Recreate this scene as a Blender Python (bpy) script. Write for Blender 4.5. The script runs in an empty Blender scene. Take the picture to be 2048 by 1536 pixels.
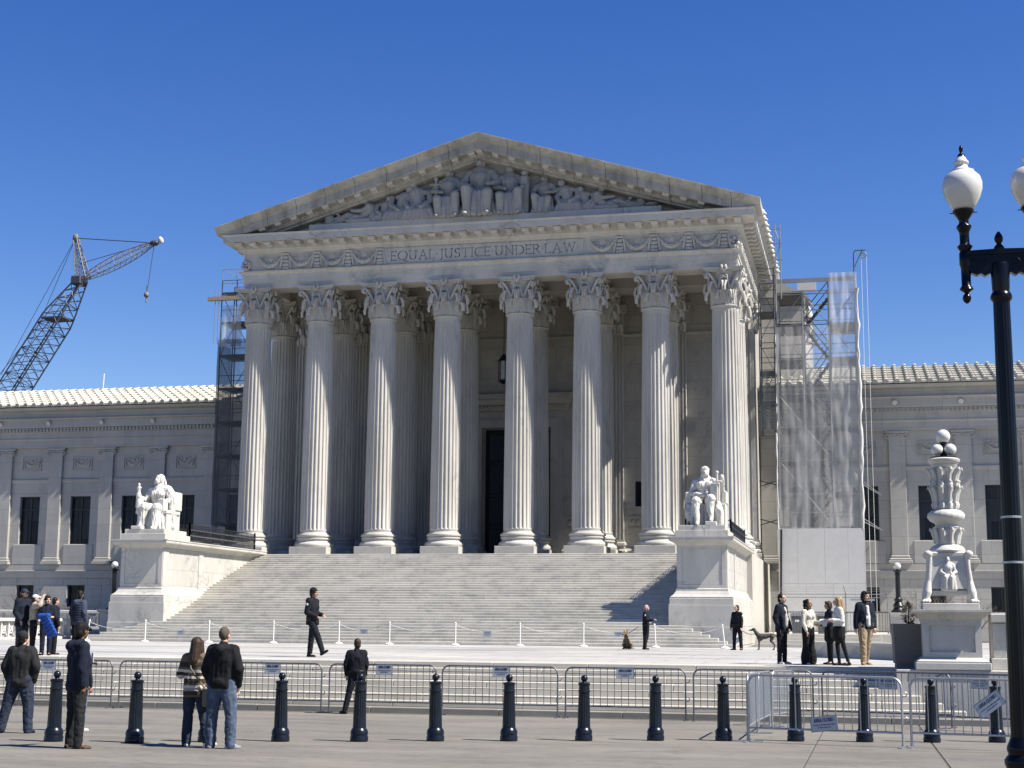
import bpy, bmesh, math, random
import numpy as np
from mathutils import Vector, Matrix

random.seed(7)
SC = bpy.context.scene
COL = SC.collection
R = math.radians
PI = math.pi

# ---------------------------------------------------------------- camera
CAM_LOC = Vector((20.8177, -81.6397, 1.82))
YAW, PITCH, ROLL = 0.230093, 0.159102, 0.007965
_f = Vector((-math.sin(YAW) * math.cos(PITCH), math.cos(YAW) * math.cos(PITCH), math.sin(PITCH)))
_r = Vector((math.cos(YAW), math.sin(YAW), 0))
_u = _r.cross(_f)
_r2 = _r * math.cos(ROLL) + _u * math.sin(ROLL)
_u2 = _r2.cross(_f)
cam_data = bpy.data.cameras.new('camera')
cam_data.sensor_width = 36.0
cam_data.lens = 36.0 * 2981.04 / 2048.0
cam_data.clip_start = 0.3
cam_data.clip_end = 3000.0
cam = bpy.data.objects.new('camera', cam_data)
cam.matrix_world = Matrix(((_r2.x, _u2.x, -_f.x, CAM_LOC.x), (_r2.y, _u2.y, -_f.y, CAM_LOC.y),
                           (_r2.z, _u2.z, -_f.z, CAM_LOC.z), (0, 0, 0, 1)))
COL.objects.link(cam)
SC.camera = cam

# ---------------------------------------------------------------- sky, sun, exposure
SUN_EL, SUN_OFF = R(52), R(10.2)        # sun high on the right, a little in front of the facade
SUN_DIR = Vector((math.cos(SUN_EL) * math.cos(SUN_OFF), -math.cos(SUN_EL) * math.sin(SUN_OFF), math.sin(SUN_EL)))
world = bpy.data.worlds.new('World')
SC.world = world
world.use_nodes = True
wn = world.node_tree
wn.nodes.clear()
w_out = wn.nodes.new('ShaderNodeOutputWorld')
w_bg = wn.nodes.new('ShaderNodeBackground')
w_sky = wn.nodes.new('ShaderNodeTexSky')
w_sky.sky_type = 'NISHITA'
w_sky.sun_disc = False
w_sky.sun_elevation = SUN_EL
w_sky.sun_rotation = math.atan2(SUN_DIR.x, SUN_DIR.y)
w_sky.altitude = 50
w_sky.air_density = 1.0
w_sky.dust_density = 0.0
w_sky.ozone_density = 2.0
w_hs = wn.nodes.new('ShaderNodeHueSaturation')
w_hs.inputs['Saturation'].default_value = 1.37
w_hs.inputs['Hue'].default_value = 0.521
w_bg.inputs['Strength'].default_value = 0.066
wn.links.new(w_sky.outputs[0], w_hs.inputs['Color'])
wn.links.new(w_hs.outputs[0], w_bg.inputs['Color'])
wn.links.new(w_bg.outputs[0], w_out.inputs['Surface'])

sun_data = bpy.data.lights.new('sun', 'SUN')
sun_data.energy = 5.0
sun_data.angle = R(0.53)
sun_data.color = (1.0, 0.94, 0.83)
sun = bpy.data.objects.new('sun', sun_data)
sun.rotation_euler = SUN_DIR.to_track_quat('Z', 'Y').to_euler()
sun.location = (40, -40, 60)
COL.objects.link(sun)

SC.view_settings.view_transform = 'Standard'
SC.view_settings.look = 'None'
SC.view_settings.exposure = 1.05
SC.view_settings.gamma = 1.0
SC.view_settings.use_curve_mapping = False
SC.render.engine = 'CYCLES'
SC.cycles.use_denoising = True
SC.cycles.max_bounces = 8
SC.cycles.diffuse_bounces = 4
SC.cycles.transparent_max_bounces = 24
SC.cycles.caustics_reflective = False
SC.cycles.caustics_refractive = False

# ---------------------------------------------------------------- materials
MATS = {}
def nodes_mat(name):
    m = bpy.data.materials.new(name)
    m.use_nodes = True
    nt = m.node_tree
    b = nt.nodes['Principled BSDF']
    MATS[name] = m
    return m, nt, b

def N(nt, kind, **kw):
    n = nt.nodes.new(kind)
    for k, v in kw.items():
        if k in n.inputs: n.inputs[k].default_value = v
        else: setattr(n, k, v)
    return n

def ramp(nt, stops, interp='LINEAR'):
    n = nt.nodes.new('ShaderNodeValToRGB')
    cr = n.color_ramp
    cr.interpolation = interp
    while len(cr.elements) > 1: cr.elements.remove(cr.elements[-1])
    cr.elements[0].position = stops[0][0]; cr.elements[0].color = (*stops[0][1], 1) if len(stops[0][1]) == 3 else stops[0][1]
    for p, c in stops[1:]:
        e = cr.elements.new(p); e.color = (*c, 1) if len(c) == 3 else c
    return n

def mix(nt, a, b, fac, mode='MIX'):
    n = nt.nodes.new('ShaderNodeMix')
    n.data_type = 'RGBA'; n.blend_type = mode
    for key, v in (('Factor', fac), ('A', a), ('B', b)):
        idx = {'Factor': 0, 'A': 6, 'B': 7}[key]
        if hasattr(v, 'links') or isinstance(v, bpy.types.NodeSocket): nt.links.new(v, n.inputs[idx])
        elif key == 'Factor': n.inputs[idx].default_value = v
        else: n.inputs[idx].default_value = (*v, 1)
    return n.outputs[2]

def pos_vec(nt, scale=(1, 1, 1), loc=(0, 0, 0), rot=(0, 0, 0), world_space=True):
    g = nt.nodes.new('ShaderNodeNewGeometry') if world_space else nt.nodes.new('ShaderNodeTexCoord')
    mp = nt.nodes.new('ShaderNodeMapping')
    mp.inputs['Scale'].default_value = scale
    mp.inputs['Location'].default_value = loc
    mp.inputs['Rotation'].default_value = rot
    nt.links.new(g.outputs['Position' if world_space else 'Object'], mp.inputs['Vector'])
    return mp.outputs[0]

def noise_fac(nt, vec, scale, detail=4, rough=0.55, dist=0.0):
    n = N(nt, 'ShaderNodeTexNoise')
    n.inputs['Scale'].default_value = scale; n.inputs['Detail'].default_value = detail
    n.inputs['Roughness'].default_value = rough; n.inputs['Distortion'].default_value = dist
    nt.links.new(vec, n.inputs['Vector'])
    return n.outputs['Fac']

def bump(nt, b, h, strength=0.2, dist=0.02):
    bp = nt.nodes.new('ShaderNodeBump')
    bp.inputs['Strength'].default_value = strength
    bp.inputs['Distance'].default_value = dist
    nt.links.new(h, bp.inputs['Height'])
    nt.links.new(bp.outputs[0], b.inputs['Normal'])

def marble(name, c1, c2, vein, vein_amt=0.5, stain=None, stain_amt=0.0, rough=0.55, vscale=0.5, stretch=(1, 1, 1), joints=None):
    c1, c2, vein = (tuple(q * .62 * t_ for q, t_ in zip(w_, (1.01, 1.0, .97))) for w_ in (c1, c2, vein))
    stain = tuple(q * .62 for q in stain) if stain else None
    m, nt, b = nodes_mat(name)
    v = pos_vec(nt, stretch)
    n1 = noise_fac(nt, v, 0.35, 5, 0.6)
    r1 = ramp(nt, [(0.3, c1), (0.72, c2)]); nt.links.new(n1, r1.inputs[0])
    n2 = noise_fac(nt, v, vscale, 7, 0.62, 1.6)
    r2 = ramp(nt, [(0.455, (0, 0, 0)), (0.5, (1, 1, 1)), (0.545, (0, 0, 0))]); nt.links.new(n2, r2.inputs[0])
    n3 = noise_fac(nt, v, 0.9, 3, 0.5)
    r3 = ramp(nt, [(0.45, (0, 0, 0)), (0.7, (1, 1, 1))]); nt.links.new(n3, r3.inputs[0])
    mm = nt.nodes.new('ShaderNodeMath'); mm.operation = 'MULTIPLY'
    nt.links.new(r2.outputs[0], mm.inputs[0]); nt.links.new(r3.outputs[0], mm.inputs[1])
    m2 = nt.nodes.new('ShaderNodeMath'); m2.operation = 'MULTIPLY'; m2.inputs[1].default_value = vein_amt
    nt.links.new(mm.outputs[0], m2.inputs[0])
    col = mix(nt, r1.outputs[0], vein, m2.outputs[0])
    if stain:
        sv = pos_vec(nt, (1.1, 1.1, 0.28))
        sn = noise_fac(nt, sv, 0.9, 6, 0.66, 0.4)
        sr = ramp(nt, [(0.46, (0, 0, 0)), (0.74, (1, 1, 1))]); nt.links.new(sn, sr.inputs[0])
        ms = nt.nodes.new('ShaderNodeMath'); ms.operation = 'MULTIPLY'; ms.inputs[1].default_value = stain_amt
        nt.links.new(sr.outputs[0], ms.inputs[0])
        col = mix(nt, col, stain, ms.outputs[0])
    fine = noise_fac(nt, pos_vec(nt), 26, 4, 0.7)
    fr = ramp(nt, [(0.25, (0.86, 0.86, 0.86)), (0.75, (1.06, 1.06, 1.06))]); nt.links.new(fine, fr.inputs[0])
    col = mix(nt, col, fr.outputs[0], 1.0, 'MULTIPLY')
    if joints:   # (row height, block length, z origin): fine masonry joints too small to build; on the steps also painted nosing shadow
        rh, bl, z0 = joints[:3]
        g = nt.nodes.new('ShaderNodeNewGeometry'); sp = nt.nodes.new('ShaderNodeSeparateXYZ'); nt.links.new(g.outputs['Position'], sp.inputs[0])
        ad = nt.nodes.new('ShaderNodeMath'); ad.operation = 'ADD'; nt.links.new(sp.outputs[0], ad.inputs[0]); nt.links.new(sp.outputs[1], ad.inputs[1])
        sz = nt.nodes.new('ShaderNodeMath'); sz.operation = 'SUBTRACT'; sz.inputs[1].default_value = z0; nt.links.new(sp.outputs[2], sz.inputs[0])
        cb = nt.nodes.new('ShaderNodeCombineXYZ'); nt.links.new((sp.outputs[0] if bl > 0 else ad.outputs[0]), cb.inputs[0]); nt.links.new(sz.outputs[0], cb.inputs[1])
        br = nt.nodes.new('ShaderNodeTexBrick'); br.offset = 0.43; br.offset_frequency = 2
        br.inputs['Scale'].default_value = 1.0; br.inputs['Brick Width'].default_value = abs(bl); br.inputs['Row Height'].default_value = rh
        br.inputs['Mortar Size'].default_value = joints[3] if len(joints) > 3 else 0.012; br.inputs['Mortar Smooth'].default_value = 0.2
        br.inputs['Color1'].default_value = (1, 1, 1, 1); br.inputs['Color2'].default_value = (0.90, 0.90, 0.91, 1); br.inputs['Mortar'].default_value = (0.66, 0.65, 0.63, 1)
        nt.links.new(cb.outputs[0], br.inputs['Vector'])
        col = mix(nt, col, br.outputs['Color'], 1.0, 'MULTIPLY')
    nt.links.new(col, b.inputs['Base Color'])
    b.inputs['Roughness'].default_value = rough
    b.inputs['Specular IOR Level'].default_value = 0.3
    bump(nt, b, fine, 0.25, 0.012)
    return m

def plain(name, c, rough=0.6, metal=0.0, var=0.12, vscale=9.0, spec=0.4, bstr=0.15, bdist=0.004):
    m, nt, b = nodes_mat(name)
    f = noise_fac(nt, pos_vec(nt), vscale, 5, 0.6)
    r = ramp(nt, [(0.25, tuple(x * (1 - var) for x in c)), (0.75, tuple(min(1, x * (1 + var)) for x in c))])
    nt.links.new(f, r.inputs[0]); nt.links.new(r.outputs[0], b.inputs['Base Color'])
    b.inputs['Roughness'].default_value = rough
    b.inputs['Metallic'].default_value = metal
    b.inputs['Specular IOR Level'].default_value = spec
    bump(nt, b, f, bstr, bdist)
    return m

marble('marble', (0.66, 0.645, 0.61), (0.76, 0.74, 0.70), (0.40, 0.41, 0.43), 0.55, (0.46, 0.44, 0.40), 0.30)
marble('marble_white', (0.77, 0.76, 0.73), (0.84, 0.83, 0.80), (0.50, 0.51, 0.53), 0.6, (0.6, 0.58, 0.54), 0.22, vscale=0.8)
marble('marble_column', (0.62, 0.605, 0.575), (0.79, 0.77, 0.73), (0.36, 0.36, 0.37), 0.6, (0.38, 0.365, 0.34), 0.5, stretch=(1.6, 1.6, 0.3), vscale=0.8)
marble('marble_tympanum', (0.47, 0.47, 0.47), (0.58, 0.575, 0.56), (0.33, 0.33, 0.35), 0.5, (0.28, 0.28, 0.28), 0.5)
marble('marble_frieze', (0.72, 0.705, 0.675), (0.84, 0.825, 0.79), (0.36, 0.37, 0.40), 0.7, (0.40, 0.39, 0.37), 0.42)
marble('marble_weathered', (0.52, 0.505, 0.47), (0.70, 0.68, 0.63), (0.26, 0.26, 0.26), 0.6, (0.17, 0.165, 0.15), 0.8)
marble('marble_wing', (0.56, 0.55, 0.53), (0.67, 0.66, 0.635), (0.40, 0.41, 0.43), 0.45, (0.42, 0.41, 0.39), 0.35, joints=(1.13, 2.6, 0.55))
marble('marble_wall', (0.60, 0.58, 0.545), (0.73, 0.705, 0.66), (0.33, 0.33, 0.34), 0.7, (0.40, 0.38, 0.34), 0.35, joints=(1.17, 2.5, 0.2))
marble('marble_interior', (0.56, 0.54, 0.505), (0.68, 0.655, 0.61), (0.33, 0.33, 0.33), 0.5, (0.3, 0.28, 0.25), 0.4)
marble('marble_cheek', (0.68, 0.67, 0.64), (0.83, 0.815, 0.78), (0.34, 0.345, 0.36), 0.9, (0.42, 0.405, 0.375), 0.4, vscale=0.9)
marble('marble_cheek_wall', (0.68, 0.67, 0.64), (0.83, 0.815, 0.78), (0.34, 0.345, 0.36), 0.9, (0.42, 0.405, 0.375), 0.4, vscale=0.9, joints=(0.78, -1.9, 1.2))
marble('marble_step', (0.80, 0.775, 0.71), (0.92, 0.895, 0.83), (0.55, 0.55, 0.54), 0.6, (0.36, 0.355, 0.335), 0.6, stretch=(0.3, 1, 3), joints=(0.13144, 1.75, 0.86, .006))  # riser-high rows: level mortar lines double as painted shadow under the nosings
marble('marble_tile', (0.60, 0.585, 0.53), (0.74, 0.72, 0.66), (0.4, 0.4, 0.38), 0.4, (0.32, 0.30, 0.26), 0.5, rough=0.7)
marble('marble_low_step', (0.72, 0.69, 0.625), (0.82, 0.795, 0.73), (0.56, 0.55, 0.52), 0.4, (0.5, 0.475, 0.42), 0.35)
marble('kerb_stone', (0.34, 0.33, 0.31), (0.43, 0.42, 0.39), (0.25, 0.25, 0.25), 0.4, (0.24, 0.23, 0.21), 0.5)

# plaza paving: pale marble slabs, banded in blue-grey, joints only a few pixels apart in the distance
m, nt, b = nodes_mat('plaza_paving')
v = pos_vec(nt, (0.16, 1.0, 1))
n1 = noise_fac(nt, v, 0.9, 6, 0.62, 0.5)
r1 = ramp(nt, [(0.28, (0.24, 0.245, 0.25)), (0.44, (0.43, 0.42, 0.395)), (0.72, (0.54, 0.525, 0.49))]); nt.links.new(n1, r1.inputs[0])
br = nt.nodes.new('ShaderNodeTexBrick'); br.inputs['Scale'].default_value = 1.0
br.inputs['Brick Width'].default_value = 2.4; br.inputs['Row Height'].default_value = 1.6; br.inputs['Mortar Size'].default_value = 0.02
br.inputs['Color1'].default_value = (1, 1, 1, 1); br.inputs['Color2'].default_value = (0.80, 0.81, 0.83, 1); br.inputs['Mortar'].default_value = (0.40, 0.39, 0.37, 1)
nt.links.new(pos_vec(nt), br.inputs['Vector'])
nb = noise_fac(nt, pos_vec(nt, (0.05, 0.30, 1)), 1.0, 5, 0.65, 0.8)
rb = ramp(nt, [(0.36, (0.62, 0.63, 0.66)), (0.5, (0.94, 0.94, 0.95)), (0.62, (1.04, 1.03, 1.0))]); nt.links.new(nb, rb.inputs[0])
nt.links.new(mix(nt, mix(nt, r1.outputs[0], br.outputs['Color'], 1.0, 'MULTIPLY'), rb.outputs[0], 1.0, 'MULTIPLY'), b.inputs['Base Color'])
b.inputs['Roughness'].default_value = 0.5

# sidewalk concrete
m, nt, b = nodes_mat('concrete')
n1 = noise_fac(nt, pos_vec(nt, (0.5, 1.2, 1)), 0.8, 6, 0.6)
n2 = noise_fac(nt, pos_vec(nt), 45, 5, 0.75)
n3 = noise_fac(nt, pos_vec(nt, (1, 1, 1)), 2.6, 3, 0.5)
r1 = ramp(nt, [(0.3, (0.138, 0.129, 0.110)), (0.7, (0.180, 0.169, 0.146))]); nt.links.new(n1, r1.inputs[0])
r2 = ramp(nt, [(0.3, (0.80, 0.80, 0.80)), (0.7, (1.12, 1.12, 1.12))]); nt.links.new(n2, r2.inputs[0])
r3 = ramp(nt, [(0.30, (0.84, 0.84, 0.84)), (0.42, (1, 1, 1))]); nt.links.new(n3, r3.inputs[0])
c = mix(nt, mix(nt, r1.outputs[0], r2.outputs[0], 1.0, 'MULTIPLY'), r3.outputs[0], 1.0, 'MULTIPLY')
vo = nt.nodes.new('ShaderNodeTexVoronoi'); vo.inputs['Scale'].default_value = 2.2; nt.links.new(pos_vec(nt), vo.inputs['Vector'])
rv = ramp(nt, [(0.035, (0.62, 0.62, 0.62)), (0.06, (1, 1, 1))]); nt.links.new(vo.outputs['Distance'], rv.inputs[0])
n4 = noise_fac(nt, pos_vec(nt, (0.7, 1.6, 1)), 0.45, 6, 0.65, 1.5)
r4 = ramp(nt, [(0.47, (1, 1, 1)), (0.497, (0.80, 0.80, 0.80)), (0.503, (0.80, 0.80, 0.80)), (0.53, (1, 1, 1))]); nt.links.new(n4, r4.inputs[0])
n5 = noise_fac(nt, pos_vec(nt, (0.16, 0.6, 1)), 1.0, 5, 0.6, 0.6)
r5 = ramp(nt, [(0.34, (0.80, 0.80, 0.81)), (0.62, (1.07, 1.06, 1.04))]); nt.links.new(n5, r5.inputs[0])
c = mix(nt, mix(nt, mix(nt, c, rv.outputs[0], 1.0, 'MULTIPLY'), r4.outputs[0], 1.0, 'MULTIPLY'), r5.outputs[0], 1.0, 'MULTIPLY')
nt.links.new(c, b.inputs['Base Color']); b.inputs['Roughness'].default_value = 0.85
bump(nt, b, n2, 0.35, 0.006)
plain('joint_dark', (0.07, 0.068, 0.06), 0.9)
plain('asphalt', (0.05, 0.05, 0.052), 0.9, var=0.25, vscale=30)
plain('soil', (0.09, 0.075, 0.05), 0.95, var=0.4)

plain('black_iron', (0.008, 0.009, 0.012), 0.4, 0.0, 0.3, spec=0.35)
plain('bollard_paint', (0.006, 0.009, 0.016), 0.28, 0.0, 0.35, 6, spec=0.3)
plain('lamp_paint', (0.003, 0.004, 0.008), 0.25, 0.0, 0.3, 7, spec=0.2)
plain('dark_steel', (0.07, 0.072, 0.08), 0.5, 0.6, 0.25, 14)
plain('barrier_steel', (0.15, 0.155, 0.165), 0.45, 0.75, 0.25, 14)
plain('galvanised', (0.40, 0.41, 0.43), 0.45, 0.85, 0.15, 20)
plain('scaffold_steel', (0.26, 0.265, 0.27), 0.5, 0.6, 0.25, 12)
plain('scaffold_dark', (0.06, 0.065, 0.075), 0.6, 0.3, 0.3, 12)
plain('timber', (0.36, 0.28, 0.18), 0.8, 0, 0.3, 8)
plain('hoarding', (0.50, 0.50, 0.50), 0.7, 0, 0.06, 2.5)
plain('white_paint', (0.62, 0.61, 0.58), 0.45, 0, 0.05)
plain('bronze_dark', (0.020, 0.022, 0.028), 0.35, 0.2, 0.3)
plain('planter', (0.16, 0.148, 0.135), 0.8, 0, 0.12, 20)
plain('evergreen', (0.05, 0.045, 0.03), 0.9, 0, 0.5, 30)
plain('bark', (0.10, 0.08, 0.065), 0.9, 0, 0.3)
plain('opal_glass', (0.55, 0.545, 0.52), 0.2, 0, 0.06, 3, spec=0.5)
plain('sign_face', (0.40, 0.43, 0.47), 0.4, 0, 0.05)
plain('sign_ink', (0.05, 0.07, 0.13), 0.6)
plain('letter_cut', (0.22, 0.225, 0.24), 0.9)
plain('crane_dark', (0.06, 0.065, 0.085), 0.5, 0.2, 0.3)
plain('crane_grey', (0.17, 0.155, 0.135), 0.6, 0.2, 0.2)
plain('bin_plastic', (0.10, 0.105, 0.11), 0.6)
plain('door_dark', (0.012, 0.015, 0.022), 0.35, 0.3, 0.3)
plain('curtain', (0.34, 0.35, 0.38), 0.85, 0, 0.2, 4)

m, nt, b = nodes_mat('window_glass')
b.inputs['Base Color'].default_value = (0.016, 0.021, 0.036, 1); b.inputs['Roughness'].default_value = 0.04
b.inputs['Specular IOR Level'].default_value = 0.18
n1 = noise_fac(nt, pos_vec(nt), 1.6, 2, 0.5); bump(nt, b, n1, 0.05, 0.01)
b.inputs['Alpha'].default_value = 0.5

# white construction sheeting, half see-through, and darker debris netting
def sheet(name, c, alpha_lo, alpha_hi, sc, rough=0.45):
    m, nt, b = nodes_mat(name)
    v = pos_vec(nt, (1.0, 1.0, 0.12))
    f = noise_fac(nt, v, sc, 4, 0.5, 0.6)
    r = ramp(nt, [(0.36, (alpha_lo,) * 3), (0.62, (alpha_hi,) * 3)]); nt.links.new(f, r.inputs[0])
    tr = nt.nodes.new('ShaderNodeBsdfTransparent'); tl = nt.nodes.new('ShaderNodeBsdfTranslucent')
    tl.inputs['Color'].default_value = (*c, 1); b.inputs['Base Color'].default_value = (*c, 1); b.inputs['Roughness'].default_value = rough
    mx = nt.nodes.new('ShaderNodeMixShader'); mx.inputs[0].default_value = 0.3
    nt.links.new(b.outputs[0], mx.inputs[1]); nt.links.new(tl.outputs[0], mx.inputs[2])
    m2 = nt.nodes.new('ShaderNodeMixShader'); nt.links.new(r.outputs[0], m2.inputs[0])
    nt.links.new(tr.outputs[0], m2.inputs[1]); nt.links.new(mx.outputs[0], m2.inputs[2])
    nt.links.new(m2.outputs[0], nt.nodes['Material Output'].inputs['Surface'])
    f2 = noise_fac(nt, pos_vec(nt, (1.3, 1.3, 0.16)), 1.8, 3, 0.5, 0.6); bump(nt, b, f2, 0.3, 0.05)
    return m
sheet('poly_sheet', (0.74, 0.745, 0.75), 0.24, 0.54, 0.7)
sheet('debris_net', (0.10, 0.115, 0.13), 0.50, 0.66, 1.5, 0.8)
sheet('pale_net', (0.46, 0.48, 0.50), 0.36, 0.62, 1.5, 0.7)

def cloth(name, c, rough=0.85, var=0.22, sc=14, bstr=0.5, bdist=0.012):
    c = tuple(q * .62 for q in c)
    m, nt, b = nodes_mat(name)
    v = pos_vec(nt, (1, 1, 0.6), world_space=False)
    f = noise_fac(nt, v, sc, 5, 0.6, 0.8)
    r = ramp(nt, [(0.3, tuple(x * (1 - var) for x in c)), (0.7, tuple(min(1, x * (1 + var)) for x in c))])
    nt.links.new(f, r.inputs[0]); nt.links.new(r.outputs[0], b.inputs['Base Color'])
    b.inputs['Roughness'].default_value = rough; b.inputs['Specular IOR Level'].default_value = 0.2
    bump(nt, b, f, bstr, bdist)
    return m
cloth('cloth_black', (0.013, 0.014, 0.017)); cloth('cloth_charcoal', (0.025, 0.026, 0.028)); cloth('cloth_navy', (0.012, 0.018, 0.034))
cloth('cloth_uniform', (0.011, 0.013, 0.020)); cloth('cloth_blueblack', (0.012, 0.018, 0.036))
cloth('denim_dark', (0.038, 0.052, 0.085), var=0.4, sc=9); cloth('denim_mid', (0.10, 0.135, 0.205), var=0.45, sc=7); cloth('denim_light', (0.20, 0.27, 0.40), var=0.3)
cloth('cloth_beige', (0.48, 0.43, 0.36)); cloth('cloth_cream', (0.72, 0.68, 0.60)); cloth('cloth_white', (0.80, 0.79, 0.76)); cloth('cloth_khaki', (0.42, 0.33, 0.22), var=0.15)
cloth('puffer_blue', (0.025, 0.09, 0.40)); cloth('puffer_slate', (0.06, 0.075, 0.12)); cloth('cap_blue', (0.035, 0.05, 0.085)); cloth('bag_tan', (0.30, 0.25, 0.19))
cloth('leather_brown', (0.10, 0.06, 0.035), 0.5); cloth('leather_tan', (0.28, 0.18, 0.10), 0.6); cloth('leather_black', (0.012, 0.011, 0.011), 0.4); cloth('shoe_white', (0.75, 0.73, 0.69)); cloth('shoe_grey', (0.30, 0.32, 0.36))
cloth('skin_light', (0.78, 0.495, 0.36), 0.55, 0.06); cloth('skin_mid', (0.54, 0.315, 0.21), 0.55, 0.06); cloth('skin_dark', (0.24, 0.128, 0.075), 0.5, 0.06)
cloth('hair_dark', (0.016, 0.012, 0.010), 0.5, 0.35, 40); cloth('hair_brown', (0.055, 0.035, 0.022), 0.5, 0.35, 40); cloth('hair_blonde', (0.42, 0.30, 0.16), 0.5, 0.35, 40); cloth('hair_stubble', (0.13, 0.10, 0.08), 0.8, 0.2, 60)
cloth('fur_brindle', (0.26, 0.17, 0.10), 0.9, 0.7, 22); cloth('fur_grey', (0.11, 0.10, 0.095), 0.9, 0.6, 26); cloth('fur_dark', (0.03, 0.025, 0.02), 0.8)
cloth('paper', (0.80, 0.82, 0.85), 0.8, 0.04)

m, nt, b = nodes_mat('stripe_knit')
tc = nt.nodes.new('ShaderNodeTexCoord'); sp = nt.nodes.new('ShaderNodeSeparateXYZ'); nt.links.new(tc.outputs['Object'], sp.inputs[0])
sn = noise_fac(nt, tc.outputs['Object'], 3.0, 2, 0.5)
ma = nt.nodes.new('ShaderNodeMath'); ma.operation = 'MULTIPLY_ADD'; ma.inputs[1].default_value = 0.05; nt.links.new(sn, ma.inputs[0]); nt.links.new(sp.outputs[2], ma.inputs[2])
mr = nt.nodes.new('ShaderNodeMapRange'); mr.inputs['From Min'].default_value = 0.80; mr.inputs['From Max'].default_value = 1.42; nt.links.new(ma.outputs[0], mr.inputs['Value'])
dk, md, lt = (0.030, 0.022, 0.016), (0.13, 0.09, 0.06), (0.60, 0.55, 0.47)
rr = ramp(nt, [(0, md), (0.06, dk), (0.17, (0.34, 0.29, 0.23)), (0.25, lt), (0.32, md), (0.37, dk), (0.50, lt), (0.57, dk), (0.66, lt), (0.73, md), (0.79, dk), (0.92, md)], 'CONSTANT')
nt.links.new(mr.outputs[0], rr.inputs[0]); nt.links.new(rr.outputs[0], b.inputs['Base Color']); b.inputs['Roughness'].default_value = 0.9
kn = noise_fac(nt, tc.outputs['Object'], 60, 3, 0.6); bump(nt, b, kn, 0.5, 0.006)

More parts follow.
